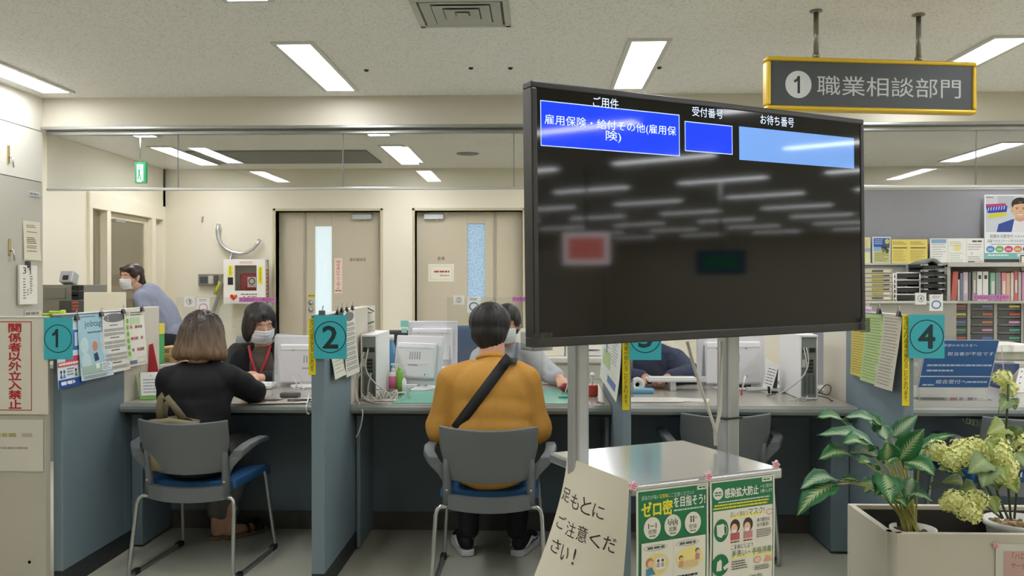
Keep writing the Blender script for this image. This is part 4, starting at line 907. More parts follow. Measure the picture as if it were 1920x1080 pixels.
# desk behind booth one
t = thing('office_desk', 'grey office desk behind the seated clerk with the red lanyard', 'desk', (-2.6, 6.2, 0))
MB().box(-3.6, 5.95, .69, -2.02, 6.65, .72).build('desk_top', M('#b8b5ad', .45), t, bevel=.003)
for x in (-3.56, -2.06): MB().box(x - .02, 5.98, 0, x + .02, 6.6, .69).build('leg', m_grey, t)
def carton(px0, py0, px1, py1, Y, col, lab):
    a, c = at(px0, py1, Y), at(px1, py0, Y); t = thing('cardboard_box', lab, 'box', ((a.x + c.x) / 2, Y + .1, a.z), 'cardboard boxes on the desk')
    MB().box(a.x, Y, a.z, c.x, Y + .2, c.z).build('carton', M(col, .7, var=.05), t, bevel=.003)
    MB().box(a.x + .02, Y - .002, (a.z + c.z) / 2 - .01, a.x + .07, Y, (a.z + c.z) / 2 + .02).build('label', M('#8a6a48', .6), t)
zb = at(315, 684, 6.1).z
carton(300, 668, 334, 684, 6.1, '#b08a5e', 'brown cardboard box on the desk, lower of two by the green folder')
carton(299, 651, 331, 667.5, 6.1, '#c49c6c', 'lighter brown cardboard box on top of the lower box')
t = thing('box_file', 'green upright file with a yellow top label', 'file', at(294, 684, 5.98)); a, c = at(289, 684, 5.96), at(297, 627, 5.96)
MB().box(a.x, 5.96, .722, c.x, 6.06, c.z).build('cover', M('#3f9a57', .45), t, bevel=.003); MB().box(a.x + .003, 5.965, c.z, c.x + .006, 6.05, at(294, 607, 5.96).z).build('index_label', M('#d8cb4c', .5), t)
# office chairs (backs seen only)
def office_chair(x, y, rz, col, lab, h=.95, w=.42):
    t = thing('office_chair', lab, 'office chair', (x, y, 0), 'clerks office chairs', local=True, rz=rz)
    m = M(col, .6, var=.05, vs=30)
    b = MB(); b.grid(lambda i, j: ((i - .5) * w, -.22 + .05 * (2 * i - 1) ** 2 - .02 * j, .5 + (h - .5) * j), 8, 6); b.build('backrest', m, t, solid=.04, subd=1)
    MB().box(-w / 2, -.2, .40, w / 2, .22, .47).build('seat', m, t, bevel=.03, seg=3)
    MB().tube([(0, 0, .08), (0, 0, .41)], .03, 10).build('column', m_dark, t)
    b = MB(); b.tube([(0, -.18, .42), (0, -.27, .46), (0, -.26, .62)], .02, 8); b.build('back_bracket', m_dark, t)
    b = MB()
    for k in range(5):
        q = 2 * math.pi * k / 5; b.tube([(0, 0, .09), (.27 * math.cos(q), .27 * math.sin(q), .06)], [.025, .015], 8); b.ell((.27 * math.cos(q), .27 * math.sin(q), .03), .028)
    b.build('base', m_dark, t)
    return t
p = at(868, 640, 6.5); office_chair(p.x - .02, 6.5, math.pi, '#4d5f7c', 'empty blue-grey office chair behind the second monitor', at(868, 612, 6.5).z)
office_chair(at(480, 600, 5.25).x, 5.28, math.pi, '#8f9393', 'grey office chair of the clerk with the red lanyard', .97)
office_chair(-.19, 5.28, math.pi, '#55585a', 'dark grey office chair of the clerk in the grey cardigan', .85)
office_chair(.65, 5.3, math.pi, '#55585a', 'dark office chair of the clerk in navy', .8)
p = at(740, 622, 7.4); office_chair(p.x, 7.4, math.pi, '#2d2e31', 'black wide office chair back behind the leftmost white computer tower', at(740, 621, 7.4).z, .62)
# middle desk with second monitor
t = thing('office_desk', 'grey office desk between the two booths of clerks, carrying the rear monitor', 'desk', (-.8, 5.85, 0))
MB().box(-1.3, 5.5, .69, -.35, 6.15, .72).build('desk_top', M('#b8b5ad', .45), t, bevel=.003)
for x in (-1.27, -.38): MB().box(x - .02, 5.53, 0, x + .02, 6.1, .69).build('leg', m_grey, t)
# cabinets seen below the television
t = thing('low_cabinet', 'pale grey drawer cabinet behind the clerk in the grey cardigan', 'cabinet', at(1110, 720, 7.5))
a, c = at(955, 680, 7.5), at(1190, 680, 7.5); MB().box(a.x, 7.5, 0, c.x, 8.0, a.z).build('body', M('#b7b4aa', .5), t, bevel=.004)
for k in range(3): MB().box(a.x + .02, 7.488, a.z - .14 - k * .15, c.x - .02, 7.5, a.z - .02 - k * .15).build('drawer', M('#b0ada3', .5), t, bevel=.003)
MB().box(a.x - .01, 7.46, a.z, c.x + .01, 8.0, a.z + .05).build('cabinet_top', M('#c4c2ba', .45), t, bevel=.01)
za = a.z + .05
t = thing('paper_tray_tower', 'stack of white paper trays under the television beside the left post', 'trays', at(1111, 680, 7.6))
for k in range(4):
    x0, x1 = at(1096, 660, 7.6).x, at(1128, 660, 7.6).x; MB().box(x0, 7.6, za + .005 + k * .055, x1, 7.9, za + .045 + k * .055).build('tray', m_white if k % 2 else M('#d5d5d1', .4), t, bevel=.003)
t = thing('file_holder', 'open white file holder with papers behind the right shoulder of the clerk in grey', 'file holder', at(1045, 672, 7.6))
x0, x1 = at(1008, 660, 7.6).x, at(1058, 660, 7.6).x; MB().box(x0, 7.62, za, x1, 7.9, za + .27).build('holder', M('#e8e2cf', .5), t, bevel=.004); x2 = at(1066, 650, 7.6).x
MB().box(x1 + .01, 7.62, za, x2, 7.85, za + .18).build('divider', m_ltg, t)
a, c = at(967, 638, 7.7), at(985, 616, 7.7); tag(MB().box(a.x, 7.7, za + .001, c.x + .02, 7.72, c.z).build('paper_stand', M('#f0ece0', .5)), 'bright white sheet standing beside the head of the clerk in grey', 'paper')

# ================================================================== BACK OFFICE, RIGHT
PY = 8.6
t = thing('grey_partition', 'large plain grey partition panel behind the shelves on the right', 'partition', (4.3, PY, 0))
MB().box(2.75, PY, 0, 6.8, PY + .05, at(1700, 356, PY).z).build('panel', M('#9c9ca3', .7, var=.03), t, bevel=.003)
MB().box(2.75, PY - .005, at(1700, 356, PY).z, 6.8, PY + .055, at(1700, 352, PY).z).build('top_rail', M('#bab9b5', .4), t)
CZ = at(1700, 497, 8.25).z; CZ2 = at(1700, 564, 8.0).z
cx0, cx1, cx2 = at(1600, 520, 8.25).x, at(1776, 520, 8.05).x, 6.4
t = thing('back_cabinet', 'long pale grey cabinet under the leaning notices on the right', 'cabinet', (cx0, 8.4, 0))
MB().box(cx0, 8.3, 0, cx1 - .003, PY - .01, CZ).build('body', M('#b5b3ac', .5), t); MB().box(cx0 - .01, 8.27, CZ, cx1 - .003, PY - .005, CZ + .02).build('cabinet_top', M('#c9c7bf', .4), t, bevel=.003)
t = thing('low_cabinet', 'low pale grey cabinet carrying the desk trays behind booth four', 'cabinet', (cx0, 8.1, 0))
MB().box(cx0, 7.85, 0, cx1 - .01, 8.29, CZ2 - .02).build('body', M('#a9a59b', .5), t, bevel=.003); MB().box(cx0, 7.82, CZ2 - .02, cx1 - .01, 8.29, CZ2).build('cabinet_top', M('#d0cdc4', .4), t, bevel=.003)
t = thing('bookcase', 'grey open bookcase full of binders and books at the right edge', 'bookcase', (cx1, 8.3, 0))
b = MB(); b.box(cx1, 8.05, CZ2, cx1 + .03, 8.5, CZ); b.box(cx1, 8.48, CZ2, cx2, 8.5, CZ); b.box(cx1, 8.03, CZ - .02, cx2, 8.54, CZ + .02); b.box(cx2 - .03, 8.05, CZ2, cx2, 8.5, CZ)
b.build('shell', M('#bfbdb5', .45), t); MB().box(cx1, 8.03, CZ2 - .025, cx2, 8.5, CZ2).build('shelf', M('#b9b6ac', .45), t); MB().box(cx1, 8.1, 0, cx2, 8.5, CZ2 - .47).build('plinth', M('#a9a59b', .5), t)
books = [(1783, 1793, 509, '#c96a62', 'red and blue patterned book leaning at the left end of the shelf', .02), (1796, 1799.5, 524, '#dcd9cd', 'thin white booklet next to the leaning book', .0), (1800.5, 1805.5, 512, '#7f8497', 'slate blue book near the left end', 0), (1806, 1815, 510, '#cdb9c9', 'lilac book left of the olive binder', 0), (1816, 1820.5, 510, '#6e6a6e', 'thin dark grey book beside the lilac one', 0), (1823.5, 1830.5, 509, '#9aa08a', 'olive green binder left of the white pair', 0), (1832, 1841.5, 509, '#e7e6e2', 'left one of the two white binders with a dark square label', 0), (1843, 1853, 509, '#e7e6e2', 'right one of the two white binders with a dark square label', 0), (1857, 1866, 511, '#86b79d', 'mint green binder right of the white pair', 0), (1867, 1876.5, 511, '#8e918d', 'grey binder beside the mint green one', 0), (1878, 1886.5, 511, '#e08f96', 'wide pink binder right of the grey one', 0), (1887, 1894, 512, '#d8b08f', 'tan binder beside the wide pink one', 0), (1895.5, 1900.5, 511, '#d9d4cf', 'pale binder just left of the red one', 0), (1901.5, 1908.5, 509, '#cf6a6c', 'red binder near the right edge', 0), (1909.5, 1914.5, 510, '#b9bcb9', 'light grey binder right of the red one', 0), (1916, 1923, 510, '#c98fae', 'mauve binder at the right edge of the photo', 0)]
for i, (p0, p1, pt, c, lab, tilt) in enumerate(books):
    a, e = at(p0, 562, 8.09).x, at(p1, 562, 8.09).x; zt = at(p0, pt, 8.09).z; z0 = CZ2 + .001
    t = thing('binder', lab, 'binder', ((a + e) / 2, 8.2, z0), 'binders and books on the shelf')
    b = MB(); sh = tilt; b.add([(a, 8.09, z0), (e, 8.09, z0), (e, 8.33, z0), (a, 8.33, z0), (a + sh, 8.09, zt), (e + sh, 8.09, zt), (e + sh, 8.33, zt), (a + sh, 8.33, zt)], [(0, 3, 2, 1), (4, 5, 6, 7), (0, 1, 5, 4), (1, 2, 6, 5), (2, 3, 7, 6), (3, 0, 4, 7)])
    b.build('cover', M(c, .5), t, bevel=.002)
    if 'square label' in lab: MB().box(a + .012, 8.087, zt - .07, e - .012, 8.0895, zt - .035).build('spine_label', M('#3b3c45', .5), t)
    elif i in (3, 5, 8, 10, 13): MB().box(a + .008, 8.087, zt - .2, e - .008, 8.0895, zt - .08).build('spine_label', M('#d9d3cd', .5), t)
# paper drawers with coloured tabs
t = thing('drawer_unit', 'unit of shallow black drawers with coloured tabs under the binders', 'drawer unit', (cx1 + .3, 8.1, CZ2 - .45))
tc = [['#c9564a', '#d8d247', '#6679ad', '#4aa08a', '#c9664a', None], ['#6d83bd', '#d2644a', '#d27a4f', '#d18fb8', '#5b77b5', None], ['#dcd64c', '#cf5340', '#d18fc2', '#4aa08a', '#46a082', None]]
dz = 14.75
zt0, zb0 = at(1800, 566, 8.1).z, at(1800, 655, 8.1).z
b = MB(); 
for p0, p1 in ((1768, 1771), (1814, 1819.5), (1864, 1869.5), (1915, 1919)): b.box(at(p0, 600, 8.1).x, 8.1, zb0, at(p1, 600, 8.1).x, 8.45, zt0)
b.box(at(1768, 600, 8.1).x, 8.1, zt0, at(1919, 600, 8.1).x, 8.45, zt0 + .002); b.box(at(1768, 600, 8.1).x, 8.4, zb0, at(1919, 600, 8.1).x, 8.45, zt0); b.box(at(1768, 600, 8.1).x, 8.1, zb0 - .01, at(1919, 600, 8.1).x, 8.45, zb0)
b.build('case', M('#b1aea3', .45), t)
for ci, (p0, p1) in enumerate(((1771, 1814), (1819.5, 1864), (1869.5, 1915))):
    for ri in range(6):
        y0 = 567 + ri * dz; x0, x1 = at(p0 + .6, 600, 8.1).x, at(p1 - .6, 600, 8.1).x; z1, z0 = at(1800, y0 + .8, 8.1).z, at(1800, y0 + dz - .8, 8.1).z
        dd = MB().box(x0, 8.11, z0, x1, 8.39, z1).build('drawer', M('#3b3c42', .4), t, bevel=.003)
        MB().box(x0 + .01, 8.1, z0, x1 - .01, 8.112, z0 + .012).build('pull', M('#75767c', .35), dd)
        c = tc[ci][ri]
        if c: MB().box(x0 + (x1 - x0) * .5, 8.1, z0 + .022, x1 - .012, 8.109, z0 + .042).build('tab', M(c, .5), dd)
# trays on the low cabinet
t = thing('drawer_tower', 'beige stack of shallow drawers with yellow pulls beside the television edge', 'drawer tower', (at(1648, 560, 7.95).x, 8.1, CZ2))
x0, x1 = at(1612, 540, 7.95).x, at(1673, 540, 7.95).x; z1 = at(1650, 503, 7.95).z
MB().box(x0, 7.95, CZ2 + .001, x1, 8.25, z1).build('case', M('#a29a8a', .5), t, bevel=.003)
for k in range(7):
    z0 = CZ2 + .006 + k * (z1 - CZ2 - .01) / 7; hh = (z1 - CZ2 - .01) / 7 - .006
    d = MB().box(x0 + .006, 7.94, z0, x1 - .006, 7.955, z0 + hh).build('drawer', M('#c5bda9', .5), t, bevel=.002)
    xm = (x0 + x1) / 2 + .01; MB().box(xm - .05, 7.934, z0 + hh * .35, xm + .05, 7.941, z0 + hh * .8).build('pull', M('#a39a35' if k not in (0, 6) else '#55524a', .5), d)
    MB().box(x1 - .09, 7.936, z0 + hh * .35, x1 - .03, 7.941, z0 + hh * .7).build('label_slot', M('#3f3d38' if k not in (0, 1, 6) else '#e6e3d8', .5), d)
t = thing('wire_tray_rack', 'white wire rack of black letter trays in the middle of the low cabinet', 'tray rack', (at(1700, 560, 7.95).x, 8.1, CZ2))
x0, x1 = at(1682, 540, 7.95).x, at(1723, 540, 7.95).x
for k in range(4):
    z0 = at(1700, 561 - k * 13.5, 7.95).z; MB().box(x0, 7.96, z0, x1, 8.25, z0 + .035).build('tray', M('#3a3638', .5), t, bevel=.003)
for x in (x0 - .035, x0 - .01, x1 + .01):
    for yv in (7.95, 8.26): MB().tube([(x, yv, CZ2), (x, yv, at(1700, 512, 7.95).z)], .008, 6).build('wire_post', M('#e4e3dd', .35), t)
b = MB()
for k in range(6): z = CZ2 + .02 + k * .045; MB().tube([(x0 - .035, 7.95, z), (x0 - .01, 7.95, z)], .008, 6).build('rung', M('#e4e3dd', .35), t)
for k in range(4): z = at(1700, 548 - k * 13.5, 7.95).z - .02; MB().tube([(x0 - .01, 7.945, z), (x1 + .01, 7.945, z)], .006, 6).build('wire_rail', M('#e4e3dd', .35), t)
a, c = at(1702, 513, 8.2), at(1727, 499, 8.2); tag(MB().box(a.x, 8.2, CZ2 + .22, c.x, 8.26, c.z + .01).build('box_file', M('#8f8f8b', .5), bevel=.01), 'grey box file lying between the wire rack and the black trays', 'file')
t = thing('black_tray_stack', 'tall stack of black paper trays with grey papers heaped on top', 'tray stack', (at(1749, 560, 7.9).x, 8.05, CZ2))
x0, x1 = at(1730, 540, 7.9).x, at(1771, 540, 7.9).x
for k in range(5):
    z0 = at(1750, 549 - k * 11.4, 7.9).z; b = MB(); b.box(x0, 7.9, z0, x1, 8.22, z0 + .008); b.box(x0, 7.9, z0, x0 + .008, 8.22, z0 + .04); b.box(x1 - .008, 7.9, z0, x1, 8.22, z0 + .04); b.box(x0, 8.21, z0, x1, 8.22, z0 + .045); b.box(x0 + .015, 7.915, z0 + .008, x1 - .015, 8.2, z0 + .028)
    b.build('tray', M('#24252b', .35), t)
    b = MB(); b.box(x0 - .008, 7.9, z0 + .028, x0 + .05, 7.93, z0 + .038); b.box(x1 - .05, 7.9, z0 + .028, x1 + .008, 7.93, z0 + .038); b.build('bracket', M('#c9cbd0', .35), t)
z0 = at(1750, 502, 7.9).z; b = MB().grid(lambda i, j: (x0 + .02 + (x1 - x0 - .03) * i, 7.92 + .28 * j, z0 + .03 + .045 * math.sin(math.pi * min(1, i * 1.1)) * (1 - .4 * j)), 8, 6); b.build('paper_heap', M('#7d827c', .6), t, solid=.03)
b = MB();
for x in (x0 + .01, x1 - .01):
    for yv in (7.93, 8.2): b.tube([(x, yv, CZ2), (x, yv, at(1750, 549, 7.9).z)], .006, 6)
b.build('post', m_ltg, t)
# notices leaning on the partition
NY = PY - .05
def leaning(px0, py0, px1, py1, base, name, lab, fn, k=0):
    s = fsheet(px0, py0, px1, py1, NY - .02, base, r=.5); fn(s, s.w, s.h); return tag(fbuild(s, name, thick=.006, eps=.0008), lab, 'notice' if name == 'leaning_notice' else 'poster')
def n1(s, w, h): s.lines(w * .1, h * .1, w * .8, 8, h * .06, h * .02, '#c2b981', .3); s.rect(0, h * .4, w, h * .12, '#9fb7c9')
leaning(1612, 445, 1632, 496, '#e6dfae', 'leaning_notice', 'pale yellow sheet cut off by the right edge of the television', n1)
def n2(s, w, h):
    s.rect(w * .06, h * .05, w * .88, h * .9, '#c9c98a'); s.rect(w * .06, h * .05, w * .88, h * .32, '#2e5fae'); s.lines(w * .12, h * .1, w * .45, 3, h * .07, h * .03, '#c9d8ee', .2); s.disc(w * .8, h * .17, w * .12, '#d8c95a', h * .09)
    s.rect(w * .06, h * .37, w * .4, h * .15, '#8fb4d8')
    for x, y, c in ((.55, .38, '#3a4a6a'), (.7, .42, '#2f2f38'), (.85, .35, '#6a5a40'), (.6, .5, '#8a7a50'), (.8, .52, '#3d4a55')): s.disc(w * x, h * y, w * .09, c, h * .08)
    s.lines(w * .12, h * .6, w * .76, 5, h * .065, h * .025, '#8b8a55', .3)
leaning(1636, 444, 1670, 495, '#e2e5ee', 'framed_notice', 'blue and yellow framed poster with small figures leaning on the partition', n2)
def n3(s, w, h):
    for x in (.03, .52): s.lines(w * x, h * .09, w * .42, 2, h * .07, h * .03, '#a0944e', .3, 2); s.rect(w * x, h * .3, w * (.4 if x < .5 else .43), h * .04, '#6b6232'); s.lines(w * x, h * .42, w * .42, 8, h * .055, h * .02, '#b5a85c', .35, int(x * 9))
leaning(1672, 449, 1739, 498, '#ecd974', 'leaning_notice', 'wide bright yellow two-column notice leaning on the partition', n3)
def n4(s, w, h):
    s.rect(w * .02, h * .03, w * .28, h * .15, '#8fb0cf'); s.lines(w * .04, h * .22, w * .25, 7, h * .09, h * .025, '#a9b5bd', .4, 1); s.rect(w * .33, h * .0, .004, h, '#cfcfc9'); s.rect(w * .67, 0, .004, h, '#cfcfc9')
    s.disc(w * .5, h * .36, w * .07, '#efe39a', h * .12); s.lines(w * .37, h * .12, w * .26, 3, h * .07, h * .022, '#c3b98c', .3, 2); s.lines(w * .37, h * .55, w * .26, 5, h * .08, h * .025, '#c5d0b8', .3, 3)
    s.lines(w * .78, h * .08, w * .2, 1, 1, h * .06, '#4a4a48', .05); s.lines(w * .7, h * .22, w * .28, 3, h * .09, h * .025, '#9b9b97', .4, 4); s.text(')', w * .76, h * .5, w * .02, h * .12, '#333333'); s.lines(w * .7, h * .68, w * .28, 3, h * .08, h * .025, '#9b9b97', .4, 5); s.lines(w * .7, h * .86, w * .13, 1, 1, h * .035, '#4a4a48', .05)
leaning(1744, 447, 1845, 497, '#f1f0ea', 'leaning_notice', 'wide white three-part notice next to the big portrait poster', n4)
def n5(s, w, h):
    s.rect(w * .02, h * .02, w * 1.0 - w * .04, h * .58, '#cfd6de'); s.rect(w * .2, h * .02, w * .25, h * .2, '#bcc2ca'); s.lines(w * .02, h * .035, w * .12, 1, 1, h * .015, '#c05a60', .05)
    s.pg([(0.02 * w, h * .15), (w * .32, h * .135), (w * .34, h * .19), (w * .02, h * .2)], '#d23a6c'); s.pg([(.02 * w, h * .19), (w * .35, h * .17), (w * .34, h * .27), (w * .05, h * .29)], '#3348b5'); s.pg([(.08 * w, h * .3), (w * .34, h * .27), (w * .33, h * .335), (w * .06, h * .375)], '#ddd23e')
    for i in range(7): s.pg([(w * (.05 + .04 * i), h * (.255 - .004 * i)), (w * (.06 + .04 * i), h * (.2 - .004 * i)), (w * (.072 + .04 * i), h * (.2 - .004 * i)), (w * (.06 + .04 * i), h * (.255 - .004 * i))], '#f2f2f5')
    # man in a blue jacket
    cx = w * .545
    s.pg([(cx - w * .36, h * .585), (cx - w * .33, h * .46), (cx - w * .12, h * .385), (cx + w * .12, h * .385), (cx + w * .33, h * .46), (cx + w * .36, h * .585)], '#35509c')
    s.pg([(cx - w * .13, h * .585), (cx - w * .09, h * .39), (cx + w * .09, h * .39), (cx + w * .13, h * .585)], '#e9e6ee'); s.pg([(cx - w * .07, h * .34), (cx + w * .07, h * .34), (cx + w * .075, h * .4), (cx, h * .425), (cx - w * .075, h * .4)], '#d8a98a')
    s.disc(cx, h * .15, w * .135, '#3a2c28', h * .105); s.disc(cx - w * .125, h * .25, w * .02, '#dba98a', h * .025); s.disc(cx + w * .125, h * .25, w * .02, '#dba98a', h * .025); s.disc(cx, h * .24, w * .12, '#e6b996', h * .125); s.pg([(cx - w * .125, h * .22), (cx - w * .11, h * .12), (cx + w * .11, h * .12), (cx + w * .125, h * .21), (cx + w * .09, h * .15), (cx + w * .02, h * .14), (cx - w * .06, h * .155), (cx - w * .1, h * .16)], '#3a2c28')
    for q in (-1, 1): s.disc(cx + q * w * .05, h * .225, w * .016, '#2c211e', h * .006); s.rect(cx + q * w * .05 - w * .025, h * .2, w * .05, h * .007, '#3a2c28')
    s.disc(cx, h * .262, w * .018, '#d39f7d', h * .012); s.disc(cx, h * .31, w * .045, '#f4eee9', h * .011); s.rect(cx - w * .045, h * .297, w * .09, h * .006, '#b97565')
    s.rect(0, h * .585, w, h * .42, '#eef1f3'); s.text('就職氷河期世代', w * .08, h * .62, w * .36, h * .06, '#32323c'); s.text('の方々が', w * .46, h * .632, w * .17, h * .04, '#32323c'); s.text('活躍できるステージをひろげるために', w * .04, h * .7, w * .68, h * .048, '#32323c'); s.lines(w * .1, h * .77, w * .7, 1, 1, h * .012, '#8c8c94', .1)
    for i, c in enumerate(('#4f8fcf', '#74b356', '#d8476a', '#e68a3c', '#6a4a9c')): s.disc(w * (.09 + .14 * i), h * .85, w * .065, c, h * .05); s.lines(w * (.05 + .14 * i), h * .84, w * .08, 2, h * .018, h * .01, '#eef1f3', .1)
    s.rect(0, h * .91, w, h * .09, '#7fc4b8'); s.lines(w * .05, h * .935, w * .32, 1, 1, h * .02, '#e9f5f2', .05); s.rect(w * .5, h * .92, w * .3, h * .05, '#eef1f3')
leaning(1846, 365, 1968, 485, '#f2f2f2', 'portrait_poster', 'big colourful poster of a smiling man in a blue jacket on the grey partition', n5)
t = thing('picture_stand', 'tilted pale frame edge standing at the right border below the portrait poster', 'frame', at(1925, 490, 8.35)); s = fsheet(1913, 478, 1960, 510, 8.35, '#e9e4d2'); s.frame(0, 0, s.w, s.h, .012, '#6a655a'); o = fbuild(s, 'frame', t, thick=.01)

# ================================================================== VISITOR CHAIRS
m_plas = M('#676c6e', .5, var=.03, vs=20); m_chr = M('#b9bbbb', .28, metal=.85)
def make_chair(lab):
    t = thing('visitor_chair', lab, 'chair', (0, 0, 0), 'grey visitor chairs', local=True)
    cy = lambda x: .06 * (x / .2) ** 2          # the back wraps forward at its sides
    b = MB()
    def bk(i, j):
        u = i * 2 - 1; z = .468 + (.70 - .468) * j - .012 * (1 - u * u) * (j > .99) - .01 * (1 - u * u) * (j < .01); wd = .172 + .033 * min(1, j * 1.6)
        return (u * wd, cy(u * .19) - .05 * j - .01, z)
    b.grid(bk, 14, 8); b.build('backrest', m_plas, t, solid=.014, bevel=.003)
    b = MB()
    for sgn in (-1, 1): b.tube([(sgn * .178, cy(.178) - .012, .36), (sgn * .178, cy(.178) - .012, .44), (sgn * .177, cy(.177) - .016, .50), (sgn * .18, cy(.18) - .03, .56)], [.02, .019, .018, .013], 10)
    b.grid(lambda i, j: ((i * 2 - 1) * .19, cy((i * 2 - 1) * .19) - .028, .345 + .062 * j - .008 * (1 - (i * 2 - 1) ** 2)), 12, 3)
    b.grid(lambda i, j: ((1 - i * 2) * .19, cy((1 - i * 2) * .19) + .0, .345 + .062 * j - .008 * (1 - (1 - i * 2) ** 2)), 12, 3)
    n = 12
    for z in (.345, .407): b.grid(lambda i, j: ((i * 2 - 1) * .19, cy((i * 2 - 1) * .19) - .028 + .028 * j, z - .008 * (1 - (i * 2 - 1) ** 2)), 12, 1)
    b.build('back_frame', m_plas, t)
    b = MB(); b.grid(lambda i, j: ((i - .5) * .42, .06 + .41 * j, .402 - .012 * math.sin(math.pi * i) - .02 * max(0, j - .75) * 4 * (j - .75) * 4), 8, 8); b.build('seat', M('#2c5f92', .7, var=.06, vs=60), t, solid=.04, bevel=.006)
    for sgn in (-1, 1):
        b = MB(); pts = [(.18, .04, .46), (.20, .03, .505), (.235, .025, .545), (.258, .06, .572), (.265, .14, .582), (.262, .24, .578), (.255, .31, .566)]
        for k in range(len(pts) - 1):
            pass
        vs = []; 
        for k, (x, y, z) in enumerate(pts):
            w = (.012, .016, .022, .024, .024, .022, .014)[k]; h = (.02, .02, .017, .014, .012, .012, .01)[k]
            vs += [(sgn * (x - w), y, z - h), (sgn * (x + w), y, z - h), (sgn * (x + w), y, z + h), (sgn * (x - w), y, z + h)]
        fs = [(4 * k + j, 4 * k + (j + 1) % 4, 4 * k + 4 + (j + 1) % 4, 4 * k + 4 + j) for k in range(len(pts) - 1) for j in range(4)] + [(3, 2, 1, 0), (24, 25, 26, 27)]
        b.add(vs, fs, 0, True); b.build('armrest', m_plas, t, bevel=.006, seg=3)
        b = MB(); r = .0095; s = sgn
        b.tube([(s * .17, .03, .352), (s * .205, .025, .352), (s * .218, .02, .342), (s * .224, .012, .32), (s * .238, -.03, .03), (s * .239, -.028, .014), (s * .239, -.01, .0095), (s * .239, .43, .0095), (s * .238, .452, .013), (s * .235, .458, .03), (s * .213, .40, .36), (s * .21, .39, .385), (s * .2, .38, .392), (s * .15, .37, .392)], r, 10)
        b.build('sled_leg', m_chr, t)
        MB().obox((s * .239, .43, .012), .026, .05, .024).build('glide', m_dark, t, bevel=.004); MB().obox((s * .239, .03, .012), .024, .04, .024).build('glide', m_dark, t, bevel=.004)
        MB().ell((s * .178, cy(.178) - .034, .425), (.004, .003, .004), None, 8, 6).build('screw_cap', m_white, t)
    return t
ch = make_chair('grey visitor chair with a blue seat, used by the woman in black')
CH1 = V((-1.56, 3.70, 0)); CH2 = V((-.21, 3.57, 0))
dup(ch, CH2, 0, 'grey visitor chair with the man in the yellow shirt on it')
dup(ch, (.86, 3.96, 0), 0, 'empty grey visitor chair half hidden behind the television stand')
dup(ch, (2.2, 3.92, 0), math.radians(4), 'empty grey visitor chair behind the yellow-green flowers')
ch.location = CH1; ch.rotation_euler = (0, 0, math.radians(-4))

# khaki tote behind the woman in black
tt = thing('tote_bag', 'khaki canvas tote bag with upright handles on the chair of the woman in black', 'bag', (-1.63, 3.74, .45))
m_kh = M('#857b5f', .8, var=.08, vs=40)
bx = -1.625; b = MB(); 
b.grid(lambda i, j: (bx + (i - .5) * (.17 + .06 * j), 3.715 - .012 * math.sin(math.pi * i) , .47 + .235 * j - .018 * abs(2 * i - 1) * j), 8, 6)
b.grid(lambda i, j: (bx + (.5 - i) * (.17 + .06 * j), 3.757 + .012 * math.sin(math.pi * i), .47 + .235 * j - .018 * abs(2 * i - 1) * j), 8, 6)
for s in (-1, 1): b.grid(lambda i, j: (bx + s * .5 * (.17 + .06 * j), 3.715 + .042 * i, .47 + .235 * j - .018 * j), 2, 6)
b.grid(lambda i, j: (bx + (i - .5) * .17, 3.715 + .042 * j, .47), 4, 1); b.build('bag_body', m_kh, tt, solid=.004)
b = MB(); b.grid(lambda i, j: (bx + (i - .5) * .232, 3.711 - .012 * math.sin(math.pi * i), .672 + .034 * j - .018 * abs(2 * i - 1)), 8, 1); b.build('rim_band', M('#968b6c', .8), tt, solid=.004)
def strap(par, name, pts, w, m, ax=(1, 0, 0)):
    b = MB(); pts = [V(p) for p in pts]; ax = V(ax); vs = []
    for k, p in enumerate(pts):
        t_ = (pts[min(k + 1, len(pts) - 1)] - pts[max(k - 1, 0)]).normalized(); a = ax - t_ * ax.dot(t_); a.normalize(); vs += [p - a * w / 2, p + a * w / 2]
    b.add(vs, [(2 * k, 2 * k + 1, 2 * k + 3, 2 * k + 2) for k in range(len(pts) - 1)], 0, True); return b.build(name, m, par, solid=.004)
hp = [(-.045, 0, .0), (-.045, -.004, .05), (-.035, -.012, .092), (-.022, -.016, .108), (-.008, -.014, .1), (.02, -.01, .06), (.055, 0, .0)]
strap(tt, 'handle', [(bx + a, 3.708 + d, .70 + c) for a, d, c in hp], .028, m_kh)
strap(tt, 'handle', [(bx + a * .9, 3.75 + d * .3, .69 + c * .75) for a, d, c in hp], .026, m_kh)

